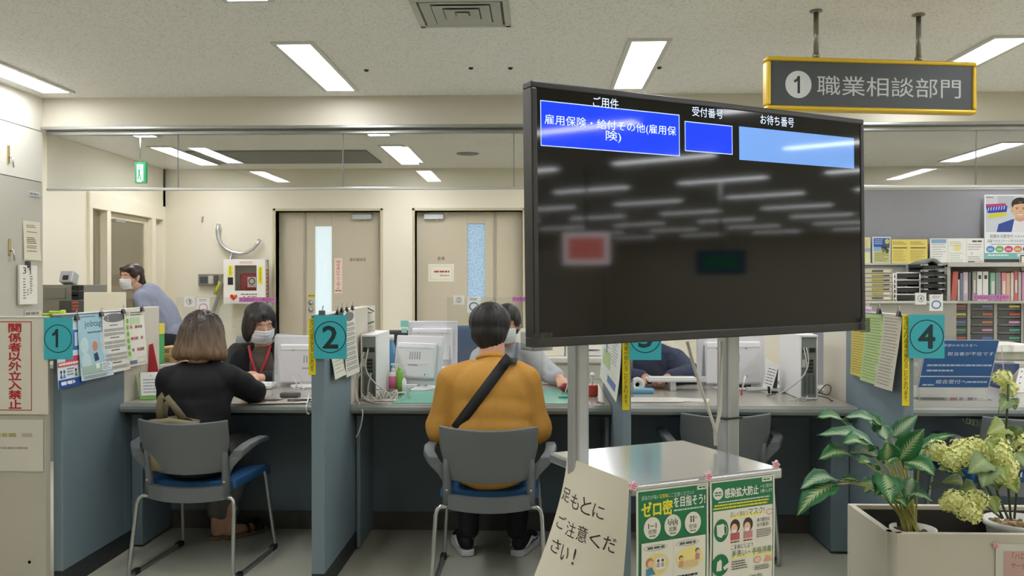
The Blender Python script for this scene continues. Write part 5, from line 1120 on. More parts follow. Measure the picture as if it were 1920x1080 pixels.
# ================================================================== ON THE COUNTERS
def base(px, py): return atz(px, py, CT)
def acrylic(x0, x1, ztop, num, noticec, lab, xs, foot=True):
    """clear booth screen with its notes; xs = pixel spots of (number note, notice, pink strip)"""
    Y = 4.36; t = thing('acrylic_screen', 'clear acrylic booth screen ' + lab, 'screen', ((x0 + x1) / 2, Y, CT), 'acrylic booth screens')
    m = M_AC; lab2 = {'1': 'of the red-lanyard clerk', '2': 'of the clerk in grey', '3': 'behind the television', '4': 'above the blue counter sign'}[num]
    MB().box(x0, Y, .825, x1, Y + .003, ztop).build('clear_panel', m, t, bevel=.001)
    for x in (x0 + .015, x1 - .015):
        b = MB(); b.prism([(x - .0015, Y - .06, CT + .001), (x - .0015, Y + .09, CT + .001), (x - .0015, Y + .02, .98), (x - .0015, Y - .01, .98)], (.003, 0, 0)); b.build('support_foot', M_AC, t)
    (nx0, ny0, nx1, ny1), (cx0, cy0, cx1, cy1), (sx0, sy0, sx1, sy1) = xs
    Yn = Y - .002
    s = fsheet(nx0, ny0, nx1, ny1, Yn, '#eeede6'); r = min(s.w, s.h) * .3; s.ring(s.w / 2, s.h / 2, r, r * .14, '#4a4a46'); s.text(num, s.w / 2 - r * .4, s.h / 2 - r * .6, r * .8, r * 1.2, '#4a4a46')
    tag(fbuild(s, 'number_note', thick=.001), 'small white circled-number note on the clear screen ' + lab2, 'note', 'number notes on the clear screens')
    s = fsheet(cx0, cy0, cx1, cy1, Yn, '#efeeea'); s.lines(s.w * .2, s.h * .1, s.w * .6, 2, s.h * .08, s.h * .04, '#9a9aa2', .2); r = s.w * .36; s.ring(s.w / 2, s.h * .62, r, r * .24, noticec, r * .9); s.rect(s.w * .28, s.h * .52, s.w * .44, s.h * .2, '#f5f3f0')
    tag(fbuild(s, 'small_notice', thick=.001), 'white notice with a coloured ring on the clear screen ' + lab2, 'notice', 'ring notices on the clear screens')
    s = fsheet(sx0, sy0, sx1, sy1, Yn, '#d98fcb', r=.5); s.text('飛沫感染防止対策実施中', s.w * .02, s.h * .08, s.w * .95, s.h * .84, '#8c1f74')
    tag(fbuild(s, 'pink_strip', thick=.001), 'pink strip of small lettering on the clear screen ' + lab2, 'strip', 'pink strips on the clear screens')
M_AC = mat_glass('acrylic', (.95, .96, .96), 1.45)
xa = lambda p: at(p, 600, 4.36).x
acrylic(xa(330), xa(521), 1.225, '1', '#d9a4b0', 'in front of the clerk with the red lanyard', ((345, 556, 365, 575), (369, 558, 393, 588), (448, 557.5, 517, 566.5)))
acrylic(xa(838), xa(1021), 1.225, '2', '#4f74b0', 'in front of the clerk in the grey cardigan', ((850, 554, 871, 571), (876, 556, 901, 586), (960, 556.5, 1029, 565.5)))
acrylic(xa(1180), xa(1326), 1.2, '3', '#4f74b0', 'in booth three behind the television', ((1196, 556, 1216, 574), (1222, 558, 1246, 588), (1250, 557, 1319, 566)))
acrylic(xa(1711), xa(1902), 1.235, '4', '#4f74b0', 'in booth four above the blue sign', ((1716, 549, 1737, 571), (1743, 552, 1768, 583), (1824, 553, 1893, 562)))

def monitor(cx, y, zt, w, h, rz, tilt, lab, rows=True):
    """flat screen seen from behind"""
    t = thing('computer_monitor', lab, 'monitor', (cx, y, CT), 'computer monitors', local=True, rz=rz)
    R = Matrix.Rotation(tilt, 3, 'X'); zc = zt - CT - h / 2
    def bb(c, sx, sy, sz, name, m, bev=.006, par=t): return MB().obox(V((0, 0, zc)) + R @ V(c), sx, sy, sz, R).build(name, m, par, bevel=bev, seg=3)
    bb((0, .012, 0), w, .024, h, 'bezel', M('#dcdadd', .4))
    bb((.0, -.012, -.02 * h), w * .82, .04, h * .72, 'back_cover', M('#e1dfe1', .4), .012)
    bb((0, -.03, h * .28), w * .78, .012, .03, 'handle_ridge', M('#f0eff0', .35), .005)
    b = MB()
    for i in range(5): b.obox(V((0, 0, zc)) + R @ V((-.03 + .015 * i, -.0325, .02)), .006, .002, .04, R)
    b.obox(V((0, 0, zc)) + R @ V((-.01, -.0325, -.03)), .06, .002, .006, R); b.build('vent_slots', M('#a5a3a6', .5), t)
    b = MB()
    for x, z in ((.07, .07), (.07, -.08), (-.09, .07)): b.ell(V((0, 0, zc)) + R @ V((x, -.033, z)), .004, None, 6, 4)
    b.build('screws', M('#6a6a6a', .4), t)
    bb((0, .0245, 0), w - .03, .002, h - .03, 'screen', M('#b9cbe0', .25, emit=.5), 0)
    MB().prism([(-.06, -.03, .0), (.06, -.03, 0), (.05, -.0, max(.04, zc - .05)), (-.05, -.0, max(.04, zc - .05))], (0, .03, 0)).build('stand_neck', M('#cfcdd0', .4), t, bevel=.004)
    b = MB().lathe([(0, .0), (.115, .0), (.11, .012), (.05, .02), (0, .02)], (0, 0, .001), 24); b.build('stand_base', M('#e4e2e3', .35), t)
    return t
monitor(-1.27, 4.72, at(540, 629, 4.72).z, .41, .30, .03, -.03, 'white computer monitor seen from behind in front of the clerk with the red lanyard')
monitor(at(783, 650, 4.62).x, 4.62, at(783, 629, 4.62).z, .29, .265, math.radians(-22), -.18, 'white tilted computer monitor beside the computer tower in booth two')
monitor(at(811, 650, 5.75).x, 5.75, at(811, 602, 5.75).z, .335, .30, 0, -.02, 'upright white monitor farther back behind the tilted one')
monitor(at(1372, 650, 4.7).x, 4.7, 1.03, .38, .32, math.radians(6), -.06, 'white computer monitor seen from behind under the television')

def tower(px0, px1, ptop, Y, side, lab):
    x0, x1 = at(px0, 640, Y).x, at(px1, 640, Y).x; zt = at(px0, ptop, Y).z; d = .37
    t = thing('computer_tower', lab, 'computer', ((x0 + x1) / 2, Y, CT), 'computer towers')
    b = MB(); w = x1 - x0
    b.box(x0, Y + .012, CT + .002, x1, Y + d, zt); b.box(x0, Y, CT + .002, x0 + .006, Y + .012, zt); b.box(x1 - .006, Y, CT + .002, x1, Y + .012, zt); b.box(x0, Y, zt - .012, x1, Y + .012, zt); b.box(x0, Y, CT + .002, x1, Y + .012, CT + .012)
    b.build('case', M('#e9e8e6', .4), t, bevel=.003)
    hh = zt - CT
    MB().box(x0 + .006, Y + .008, CT + .012, x1 - .006, Y + .0125, zt - .012).build('rear_panel', M('#8d9290', .4, metal=.3), t)
    MB().box(x0 + .012, Y + .004, zt - hh * .27, x0 + w * .4, Y + .009, zt - hh * .2).build('power_socket', M('#2b2d2f', .4), t); MB().box(x0 + w * .52, Y + .004, zt - hh * .27, x1 - .012, Y + .009, zt - hh * .2).build('power_socket', M('#2b2d2f', .4), t); b = MB()
    for k in range(4): MB().box(x0 + w * .35, Y + .004, zt - hh * (.42 + .055 * k), x0 + w * .75, Y + .009, zt - hh * (.38 + .055 * k)).build('port', M('#2b2d2f', .4), t)
    b = MB()
    for k in range(3): b.box(x0 + w * (.22 + .24 * k), Y + .003, CT + .03, x0 + w * (.34 + .24 * k), Y + .009, CT + hh * .38)
    b.build('slot_covers', M('#5b6461', .4), t)
    b = MB(); b.box(x0 + w * .1, Y + .003, CT + hh * .5, x0 + w * .3, Y + .01, CT + hh * .62); b.build('connector', M('#c9cbc8', .4), t)
    return t, x0, x1, zt
def cables(name, lab, lines, col, r=.003):
    b = MB()
    for L in lines:
        pts = [V(p) for p in L]; out = []
        for k in range(len(pts) - 1):
            p0, p1, p2, p3 = pts[max(k - 1, 0)], pts[k], pts[k + 1], pts[min(k + 2, len(pts) - 1)]
            for q in range(6):
                u = q / 6; out.append(.5 * ((2 * p1) + (p2 - p0) * u + (2 * p0 - 5 * p1 + 4 * p2 - p3) * u * u + (3 * p1 - p0 - 3 * p2 + p3) * u ** 3))
        out.append(pts[-1]); out = [V((p.x, p.y, max(p.z, CT + r + .0005) if p.y > 4.03 else p.z)) for p in out]; b.tube(out, r, 6)
    return tag(b.build(name, M(col, .45)), lab, 'cables')
tw, x0, x1, zt = tower(676, 706, 627, 4.2, 1, 'white slim computer tower with a tangle of cables on the counter of booth two')
L = []
def pc(px, py, Y=4.17): return at(px, py, Y)
L += [[pc(690, 655), pc(686, 690), pc(700, 715), pc(730, 740), pc(738, 757), pc(700, 762)], [pc(682, 660), pc(672, 700), pc(668, 730), pc(680, 764), pc(705, 772, 4.04), pc(727, 768, 4.06)]]
L += [[pc(695, 700), pc(690, 740), pc(706, 756), pc(735, 750), pc(728, 738)], [pc(690, 742), pc(684, 752), pc(700, 764), pc(726, 760), pc(738, 745)], [pc(692, 735), pc(700, 758), pc(722, 757), pc(733, 742)], [pc(714, 735), pc(722, 752), pc(727, 766)]]
rdc = random.Random(5)
for k in range(7):
    xx, yy = 690 + 6 * k, 745 + (k * 5) % 12; L.append([pc(xx - 14 + rdc.uniform(-6, 6), yy - 8), pc(xx, yy + 6, 4.12), pc(xx + 22, yy + 2, 4.15), pc(xx + 28 + rdc.uniform(-4, 8), yy - 14), pc(xx + 14, yy - 6 - rdc.uniform(0, 10))])
L.append([pc(676, 700), pc(667, 722), pc(672, 760, 4.05), pc(680, 772, 3.998), pc(676, 800, 3.995), pc(668, 820, 3.995)])
cables('cable_tangle', 'tangle of pale cables at the foot of the white tower in booth two', L, '#d3cfc6', .0036)
cables('dark_cable', 'thin dark cables behind the pale tangle in booth two', [[pc(740, 748, 4.3), pc(720, 752, 4.25), pc(700, 744, 4.25), pc(760, 728, 4.45)], [pc(745, 742, 4.35), pc(765, 730, 4.5), pc(790, 722, 4.6)]], '#4d4c48', .0028)
tw, x0, x1, zt = tower(1501, 1534, 628, 4.24, -1, 'white slim computer tower in booth three right of the desk calendar')
q = lambda x, y, Y=4.2: at(x, y, Y)
cables('cable_tangle', 'white and grey cables at the foot of the tower in booth three', [[q(1512, 652), q(1516, 680), q(1506, 705), q(1480, 728), q(1455, 740)], [q(1507, 652), q(1513, 690), q(1500, 712), q(1470, 732)], [q(1460, 732), q(1468, 748), q(1470, 757)], [q(1480, 752), q(1495, 748), q(1508, 757), q(1514, 742)], [q(1490, 757), q(1500, 745), q(1512, 748)]], '#d6d5d2', .003)
cables('dark_cable', 'thin dark cables looping beside the tower in booth three', [[q(1534, 738), q(1548, 722), q(1558, 726), q(1553, 740), q(1535, 736)], [q(1534, 742), q(1555, 748), q(1562, 760)], [q(1438, 742, 4.35), q(1470, 732, 4.35), q(1500, 712)]], '#3c3d3f', .0025)
b = MB(); p = base(1518, 745); b.obox((p.x, p.y, CT + .012), .05, .02, .02); b.obox((p.x - .01, p.y, CT + .03), .012, .012, .03, Matrix.Rotation(.4, 3, 'Y')); tag(b.build('blue_clip', M('#3f78c0', .4), bevel=.003), 'bright blue plastic clip on the counter by the booth three tower', 'clip')
# booth one
t = thing('desk_calendar', 'white tent calendar on a green stand at the left end of the first counter', 'calendar', base(280, 745))
p = base(265, 748); e = base(305, 742); Yc = 4.14
O = at(263, 695, Yc + .05); 
zt = O.z; b = MB(); xa0, xa1 = at(262, 740, Yc).x, at(300, 740, Yc).x
b.prism([(xa0, Yc - .01, CT + .001), (xa0, Yc + .11, CT + .001), (xa0, Yc + .05, zt)], (.003, 0, 0))
Rc = Matrix.Rotation(math.radians(18), 3, 'Z')
a0 = V((xa0 + .003, Yc, CT + .002)); 
front_u = V((.93, .37, 0)).normalized(); up = V((-.03, .05, zt - CT)).normalized()
b = MB(); P0 = a0; P1 = a0 + front_u * .105; P2 = P1 + up * (zt - CT); P3 = P0 + up * (zt - CT); back = V((-.35, .9, 0)).normalized() * .09
b.add([P0, P1, P2, P3], [(0, 1, 2, 3)]); b.add([P0 + back, P1 + back, P2, P3], [(0, 1, 2, 3)]); b.add([P0, P1, P1 + back, P0 + back], [(0, 1, 2, 3)]); b.add([P0, P0 + back, P3], [(0, 1, 2)]); b.build('stand', M('#79b648', .45), t, solid=.002)
hgt = (P3 - P0).length; s = Sheet(.094, hgt * .86, '#f0efe9'); s.text('5', .044, .014, .006, .009, '#c33'); s.lines(.012, .036, .07, 5, .016, .005, '#8e9aa4', .1); s.build('calendar_page', P3 + front_u * .006 - V((0, .004, 0)), front_u, -up, t, eps=.0006)
t = thing('red_folder', 'red triangular folder behind the white tent calendar', 'folder', base(290, 735)); a = at(263, 652, 4.3); c = at(306, 742, 4.3); b = MB().prism([(a.x, 4.3, CT + .002), (c.x, 4.3, CT + .002), (a.x + .05, 4.33, a.z + .02), (a.x, 4.33, a.z)], (0, .006, 0)); b.build('cover', M('#b8303c', .5), t)
t = thing('keyboard', 'white computer keyboard lying in front of the clerk with the red lanyard', 'keyboard', base(487, 727)); p = base(487, 728)
MB().obox((p.x, p.y, CT + .014), .16, .12, .022).build('case', m_white, t, bevel=.006); b = MB()
for i in range(7):
    for j in range(4): b.obox((p.x - .066 + i * .022, p.y - .04 + j * .026, CT + .028), .017, .019, .007)
b.build('keys', M('#f3f2ef', .45), t)
for px, py, w, d, rz, c, lab in ((527, 755, .26, .15, .1, '#c9bdb0', 'printed beige sheet on the first counter before the white monitor'), (500, 752, .14, .1, -.3, '#b9a89d', 'brownish sheet under the elbow of the woman in black'), (560, 752, .12, .12, .3, '#e6e4e0', 'loose white sheet at the right end of the first counter')):
    p = base(px, py); s = Sheet(w, d, c); s.lines(w * .1, d * .12, w * .8, 6, d * .13, d * .04, '#93877c', .3, px)
    U = V((math.cos(rz), math.sin(rz), 0)); D_ = V((math.sin(rz), -math.cos(rz), 0)); O = V((p.x, p.y + .02, CT + .0022 + .0012 * (px % 3))) - U * w / 2 - D_ * d / 2; tag(s.build('paper_sheet', O, U, D_, eps=.0003), lab, 'paper')
p = base(540, 749); t = thing('stapler', 'low dark grey desk device on papers in front of the white monitor of booth one', 'stapler', (p.x, p.y, CT)); MB().obox((p.x, p.y + .04, CT + .018), .1, .045, .028).build('body', M('#6b635e', .5), t, bevel=.01, seg=3)
cables('monitor_cables', 'pale cables hanging behind the white monitor of booth one', [[at(548, 706, 4.66), at(556, 720, 4.62), at(550, 735, 4.6), at(565, 742, 4.55)], [at(560, 704, 4.66), at(566, 722, 4.6), at(572, 735, 4.55)]], '#cfccd0', .003)
cables('white_cord', 'white cord looping over the counter edge beside the number 2 divider', [[at(580, 740, 4.2), at(577, 752, 4.1), at(574.5, 762, 4.0), at(576, 774, 3.997), at(580, 776, 3.997)]], '#e6e4df', .0035)
# booth two
t = thing('desk_mat', 'teal green desk mat on the counter of booth two', 'desk mat', base(900, 742)); a, c = base(722, 760), base(1100, 742); b = MB().box(at(735, 762, 4.06).x, 4.06, CT + .0005, at(1090, 762, 4.06).x, 4.6, CT + .003); b.build('sheet', M('#5fb09c', .18, spec=.6), t)
def bottle(px, py, r, h, col, lab, pump=False, capc='#e9e9e9', clear=None):
    p = base(px, py); t = thing('pump_bottle' if pump else 'bottle', lab, 'bottle', (p.x, p.y, CT), 'sanitiser bottles')
    MB().lathe([(0, .003), (r, .003), (r, h * .72), (r * .8, h * .82), (r * .35, h * .88), (0, h * .88)], (p.x, p.y, CT), 18).build('body', M(col, .3), t)
    b = MB().lathe([(r * .4, h * .87), (r * .4, h), (0, h)], (p.x, p.y, CT), 14)
    if pump: b.tube([(p.x, p.y, CT + h), (p.x, p.y, CT + h * 1.14)], r * .14, 8); b.obox((p.x + r * .3, p.y, CT + h * 1.17), r * 1.5, r * .7, r * .35)
    b.build('cap', M(capc, .4), t)
    return t, p
t, p = bottle(737, 735, .023, .125, '#f0e3e3', 'white pump bottle with a pink label beside the booth two tower', True); MB().lathe([(.0235, .02), (.0235, .085)], (p.x, p.y, CT), 18).build('label', M('#d56d96', .4), t)
bottle(749, 735, .021, .135, '#8ec24a', 'bright green bottle next to the pump bottle in booth two', False, '#9fce5b')
p = base(758, 741); tag(MB().lathe([(0, .002), (.012, .002), (.012, .07), (.006, .085), (0, .09)], (p.x, p.y, CT), 12).build('small_bottle', M('#e6e6e8', .35)), 'tiny white bottle in front of the green bottle', 'bottle')
p = at(736, 700, 4.9); t = thing('water_bottle', 'clear blue plastic bottle behind the white tower of booth two', 'bottle', (p.x, 4.9, CT)); MB().lathe([(0, .0), (.04, .0), (.04, .16), (.03, .2), (.014, .24), (.014, .26), (0, .26)], (p.x, 4.86, CT), 18).build('body', M('#4f84ad', .2, spec=.6), t); MB().lathe([(.016, .25), (.016, .28), (0, .28)], (p.x, 4.86, CT), 14).build('cap', M('#e2e2e2', .4), t)
for px0, py0, px1, py1, lab in ((751, 601, 766, 613, 'upper'), (753, 616, 763, 624, 'lower')):
    s = fsheet(px0, py0, px1, py1, 5.73, '#8fd0c2'); tag(fbuild(s, 'sticky_note'), lab + ' teal sticky note on the left edge of the rear monitor', 'note', 'teal sticky notes')
p = base(768, 748); t = thing('pen_holder', 'small white bent stand on the teal mat', 'stand', p); b = MB(); b.tube([(p.x, p.y, CT + .004), (p.x - .012, p.y, CT + .06)], .004); b.obox((p.x + .008, p.y, CT + .066), .055, .02, .012); b.build('arm', m_white, t)
t, p = thing('ink_pad_box', 'small red box behind the left television post', 'box', base(1112, 744)), base(1112, 744); MB().obox((p.x, p.y + .02, CT + .03), .05, .04, .058).build('case', M('#b23a30', .4), t, bevel=.006); b = MB().lathe([(0, 0), (.004, 0), (.004, .05), (0, .05)], (p.x - .004, p.y, CT + .06), 8); b.ell((p.x - .004, p.y, CT + .112), .013); b.build('white_knob', m_white, t)
t, p = thing('stamp_pad', 'dark red round item by the hand of the clerk in the grey cardigan', 'stamp pad', base(1062, 735)), base(1062, 736); b = MB().ell((p.x, p.y, CT + .026), (.034, .026, .025)); b.build('body', M('#8e1f2c', .35), t)
t, p = thing('pen', 'white pen standing tilted in its teal base before the clerk in grey', 'pen', base(1058, 745)), base(1058, 746); MB().tube([(p.x, p.y, CT + .008), (p.x + .034, p.y, CT + .125)], .0035, 8).build('barrel', m_white, t); MB().lathe([(0, 0), (.03, 0), (.026, .01), (0, .012)], (p.x, p.y, CT + .003), 16).build('holder', M('#4f9f8d', .4), t)
p = base(1120, 757); cables('short_cord', 'short dark cord on the second counter beside the number 3 divider', [[(p.x, p.y + .03, CT + .004), (p.x + .02, p.y, CT + .004), (p.x + .03, p.y - .03, CT + .004)]], '#333333', .003)
s = fsheet(676, 573, 703, 655, 4.46, '#e9e6da', sub=(4, 12)); w, h = s.w, s.h
s.pg([(w * .45, h * .03), (w * .95, h * .12), (w * .93, h * .15), (w * .42, h * .055)], '#5a5852'); s.pg([(w * .42, h * .41), (w * .95, h * .35), (w * .95, h * .38), (w * .42, h * .435)], '#5a5852'); s.lines(w * .1, h * .15, w * .7, 1, 1, h * .025, '#4c4b46', .1); s.lines(w * .4, h * .48, w * .5, 1, 1, h * .012, '#a5a297', .1)
tag(fbuild(s, 'paper_sheet', thick=.002), 'white sheet with two slanted dark strokes at the far end of the number 2 divider', 'paper')
# booth three
p = base(1196, 738); t = thing('tape_dispenser', 'white round tape dispenser on a light blue base beside the number 3 divider', 'tape dispenser', p)
MB().obox((p.x + .02, p.y + .02, CT + .012), .13, .05, .022).build('base', M('#6fb4d8', .4), t, bevel=.005); b = MB().lathe([(.012, -.012), (.038, -.012), (.038, .012), (.012, .012), (.012, -.012)], (p.x, p.y + .02, CT + .045), 22, R=Matrix.Rotation(math.pi / 2, 3, 'X')); b.build('tape_roll', m_white, t)
p = base(1265, 735); t = thing('keyboard', 'white keyboard on a raised stand under the television in booth three', 'keyboard', p)
MB().obox((p.x, p.y + .1, CT + .055), .27, .12, .016).build('case', m_white, t, bevel=.004); MB().obox((p.x, p.y + .1, CT + .024), .03, .1, .046).build('stand', M('#d8d7d4', .4), t); MB().obox((p.x, p.y + .1, CT + .065), .25, .1, .006).build('keys', M('#d2d2cf', .5), t)
for px, py, w, d, rz, c, lab in ((1225, 752, .28, .16, .03, '#dedad0', 'wide white sheet on the third counter by the tape dispenser'), (1300, 752, .16, .12, -.25, '#e9e7e2', 'white printed sheet at the front edge of the third counter')):
    p = base(px, py); s = Sheet(w, d, c); s.lines(w * .1, d * .12, w * .8, 5, d * .15, d * .04, '#a9a49a', .3, px)
    U = V((math.cos(rz), math.sin(rz), 0)); D_ = V((math.sin(rz), -math.cos(rz), 0)); O = V((p.x, p.y + .03, CT + .0022 + .0012 * (px % 2))) - U * w / 2 - D_ * d / 2; tag(s.build('paper_sheet', O, U, D_, eps=.0003), lab, 'paper')
p = base(1390, 741); t = thing('pen_stand', 'white and red pen standing right of the right television post', 'pen', p); b = MB().tube([(p.x + .004, p.y, CT + .03), (p.x + .022, p.y, CT + .1)], .0045, 8); b.build('barrel', m_white, t); MB().tube([(p.x, p.y, CT + .002), (p.x + .005, p.y, CT + .035)], .0045, 8).build('red_tip', M('#d0462f', .4), t)
p = base(1437, 737); t = thing('cable_roll', 'bundle of clear wrapped cables with a black band in booth three', 'cables', p)
b = MB()
for k in range(5): b.tube([(p.x - .1, p.y + .01 * k, CT + .012 + .006 * (k % 3)), (p.x, p.y - .005 + .01 * k, CT + .02 + .004 * (k % 2)), (p.x + .09, p.y + .012 * k - .02, CT + .01 + .005 * (k % 3))], .006, 6)
b.build('cables', M('#b9b8b6', .3), t); MB().obox((p.x + .01, p.y + .015, CT + .018), .012, .07, .036).build('band', m_dark, t, bevel=.004); MB().obox((p.x - .1, p.y + .05, CT + .03), .06, .02, .014).build('plug', m_dark, t)
t = thing('desk_calendar', 'white tent calendar with a black side beside the booth three tower', 'calendar', base(1445, 728)); Yc = 4.5
P0, P1 = at(1433, 728, Yc), at(1455, 732, Yc); P3, P2 = at(1440, 685, Yc + .04), at(1459, 690, Yc + .02); P0.z = P1.z = CT + .002
back = V((.03, .09, 0)); b = MB(); b.add([P0, P1, P2, P3], [(0, 1, 2, 3)]); b.add([P0 + back, P1 + back, P2, P3], [(0, 1, 2, 3)]); b.add([P1, P1 + back, P2], [(0, 1, 2)]); b.build('stand', M('#2b2a2e', .5), t, solid=.002)
U = (P2 - P3); D_ = (P0 - P3); s = Sheet(U.length * .98, D_.length * .98, '#ecebe8'); s.lines(.006, .012, U.length * .8, 6, .016, .006, '#8a8a8e', .15)
U.normalize(); D_ = (D_ - U * D_.dot(U)).normalized(); s.build('calendar_page', P3 - V((0, .003, 0)), U, D_, t, eps=.0005)
p = at(1432, 690, 5.2); tag(MB().prism([(p.x, 5.2, CT + .0), (p.x + .1, 5.2, CT), (p.x + .1, 5.2, CT + .07), (p.x, 5.2, CT + .13)], (0, .2, 0)).build('paper_stack', M('#eceae4', .5)), 'slanted white paper holder behind the monitor of booth three', 'paper holder')
t = thing('office_desk', 'grey office desk behind the third booth carrying papers', 'desk', (1.1, 5.3, 0)); MB().box(.95, 5.1, .69, 1.45, 5.6, CT - .002).build('desk_top', M('#b8b5ad', .45), t, bevel=.003)
for x in (.98, 1.42): MB().box(x - .02, 5.12, 0, x + .02, 5.58, .69).build('leg', m_grey, t)
# booth four
BS = Plane(at(1738, 637, 4.2), V((1, .0, 0)), V((-.02, .07, -.27)).normalized())
a0, b0 = BS(1737, 637); a1, b1 = BS(1874, 637); a2, b2 = BS(1862, 737)
t = thing('counter_sign', 'dark blue counter sign with white lettering in a clear stand in booth four', 'sign', BS.P(a1 / 2, b2))
s = Sheet(a1, b2, '#2f5f96', .35); q = lambda x, y: BS(x, y)
def bt(tx, p0, p1, c='#e6ecf2'):
    x, y = q(*p0); x1_, y1_ = q(*p1); s.text(tx, x, y, x1_ - x, y1_ - y, c)
bt('希望のみなさまへ', (1769, 647), (1832, 656.5)); bt('、担当者が不在です。', (1768, 662), (1868, 676))
x, y = q(1742, 684); s.lines(x, y, a1 * .9, 1, 1, .009, '#b9c9da', .02); x, y = q(1742, 694); s.lines(x, y, a1 * .37, 1, 1, .009, '#b9c9da', .02)
x, y = q(1736, 705.5); s.rect(.004, y, a1 - .008, .005, '#d5dbe0'); bt('総合受付へ', (1761, 714), (1817, 726)); x, y = q(1736, 721); s.lines(x, y, a1 * .16, 1, 1, .008, '#b9c9da', .02); x, y = q(1818, 721); s.lines(x, y, a1 * .29, 1, 1, .008, '#b9c9da', .02)
s.frame(0, 0, a1, b2, .0035, '#c3ccd4'); s.build('sign_face', BS.O, BS.U, BS.D, t, thick=.004, eps=.0004)
ft = BS.P(0, b2); MB().box(ft.x - .005, ft.y - .03, CT + .001, ft.x + a1 + .005, ft.y + .065, CT + .006).build('stand_base', mat_glass('sign_stand', (.9, .92, .93), 1.45), t); MB().box(ft.x, ft.y - .004, CT + .006, ft.x + a1, ft.y + .006, ft.z + .006).build('stand_lip', mat_glass('sign_lip', (.92, .94, .95), 1.45), t)
p = base(1912, 735); t = thing('desk_calendar', 'white calendar with small dots leaning at the right border of booth four', 'calendar', p); a = at(1900, 738, 4.55); c = at(1925, 690, 4.6); b = MB(); b.add([(a.x, 4.55, CT + .002), (a.x + .16, 4.55, CT + .002), (a.x + .2, 4.6, c.z), (a.x + .06, 4.6, c.z)], [(0, 1, 2, 3)]); b.add([(a.x, 4.66, CT + .002), (a.x + .16, 4.66, CT + .002), (a.x + .2, 4.6, c.z), (a.x + .06, 4.6, c.z)], [(0, 1, 2, 3)]); b.build('page', M('#efeeea', .5), t, solid=.002)
b = MB()
for i in range(5):
    for j in range(4): b.obox((a.x + .03 + .03 * i + .012 * j, 4.546 + .0125 * (j + .5), CT + .02 + .03 * j), .008, .002, .006)
b.build('date_marks', M('#6f8fb5', .5), t)
p = at(1889, 700, 4.7); t = thing('file_box', 'dark blue open file box behind the right end of the blue sign', 'file box', (p.x, 4.7, CT)); a, c = at(1872, 720, 4.75), at(1912, 682, 4.75); MB().box(a.x, 4.75, CT + .001, c.x, 4.85, c.z).build('box', M('#27406f', .5), t, bevel=.004); b = MB(); b.tube([(a.x + .03, 4.74, CT + .01), (a.x + .01, 4.74, c.z + .1), (a.x + .06, 4.74, c.z + .1)], .003); b.build('wire', m_ltg, t)
p = at(1900, 660, 6.6); t = thing('paper_pile', 'pile of white and grey papers on a shelf behind the blue sign', 'papers', p); a, c = at(1870, 676, 6.6), at(1930, 645, 6.6); MB().box(a.x, 6.6, a.z, c.x, 6.9, (a.z + c.z) / 2).build('grey_papers', M('#a9a794', .6), t, bevel=.01); MB().box(a.x - .03, 6.58, (a.z + c.z) / 2, c.x, 6.9, c.z).build('white_papers', M('#eeece6', .5), t, bevel=.01)
t = thing('office_desk', 'office desk behind booth four under the paper pile', 'desk', (4.2, 6.8, 0)); MB().box(a.x - .3, 6.4, a.z - .03, c.x + .8, 7.1, a.z - .001).build('desk_top', M('#b8b5ad', .45), t, bevel=.003)
for x in (a.x - .27, c.x + .77): MB().box(x - .02, 6.45, 0, x + .02, 7.05, a.z - .03).build('leg', m_grey, t)

# ================================================================== PLANTER AND PLANTS
PZ = .62; Yf = atz(1664, 1005, PZ).y; pf = atz(1666, 1000, PZ); pbk = atz(1590, 944, PZ)
px0 = (pf.x + pbk.x) / 2; Yf, Yb2 = pf.y, pbk.y; px1 = 2.3; w = .018
t = thing('planter_box', 'long beige planter box at the lower right holding two potted plants', 'planter', ((px0 + px1) / 2, (Yf + Yb2) / 2, 0))
m_plt = M('#cdc6b6', .5, var=.02)
MB().box(px0 + .02, Yf, .03, px1, Yf + w, PZ).build('front_panel', m_plt, t, bevel=.002); MB().box(px0, Yb2 - w, .03, px1, Yb2, PZ).build('back_panel', m_plt, t, bevel=.002)
MB().box(px0, Yf + .012, .03, px0 + w, Yb2 - w, PZ).build('end_panel', m_plt, t, bevel=.002); MB().box(px1 - w, Yf + w, .03, px1, Yb2 - w, PZ).build('end_panel', m_plt, t)
MB().lathe([(.02, .03), (.02, PZ)], (px0 + .02, Yf + .02, 0), 16).build('corner_post', M('#b9b1a0', .4), t)
MB().box(px0 + .01, Yf + .01, 0, px1, Yb2 - .01, .03).build('base', m_divd, t); MB().box(px0 + w, Yf + w, .36, px1 - w, Yb2 - w, .38).build('inner_board', M('#2b2826', .8), t); MB().box(px0 + w, Yb2 - w - .006, .38, px1 - w, Yb2 - w - .001, PZ - .012).build('inner_lining', M('#2f2c29', .7), t)
zp = PZ - .01
def pot(px, py, r, h, col, lab, soilc, top):
    c = atz(px, py, top); t = thing('potted_plant', lab, 'potted plant', (c.x, c.y, top - h))
    MB().lathe([(0, -h), (r * .75, -h), (r * .97, -.015), (r * 1.06, -.012), (r * 1.06, .004), (r * .97, .004), (r * .94, -.03), (0, -.03)], (c.x, c.y, top), 32).build('pot', M(col, .35), t)
    b = MB().lathe([(0, -.016), (r * .6, -.012), (r * .94, -.02)], (c.x, c.y, top), 24); rd = random.Random(2)
    for k in range(90): q = rd.uniform(0, 6.28); d = r * .9 * math.sqrt(rd.random()); b.ell((c.x + d * math.cos(q), c.y + d * math.sin(q), top - .014), rd.uniform(.004, .009), None, 6, 4)
    b.build('soil', M(soilc, .9, var=.3, vs=200), t); return t, c
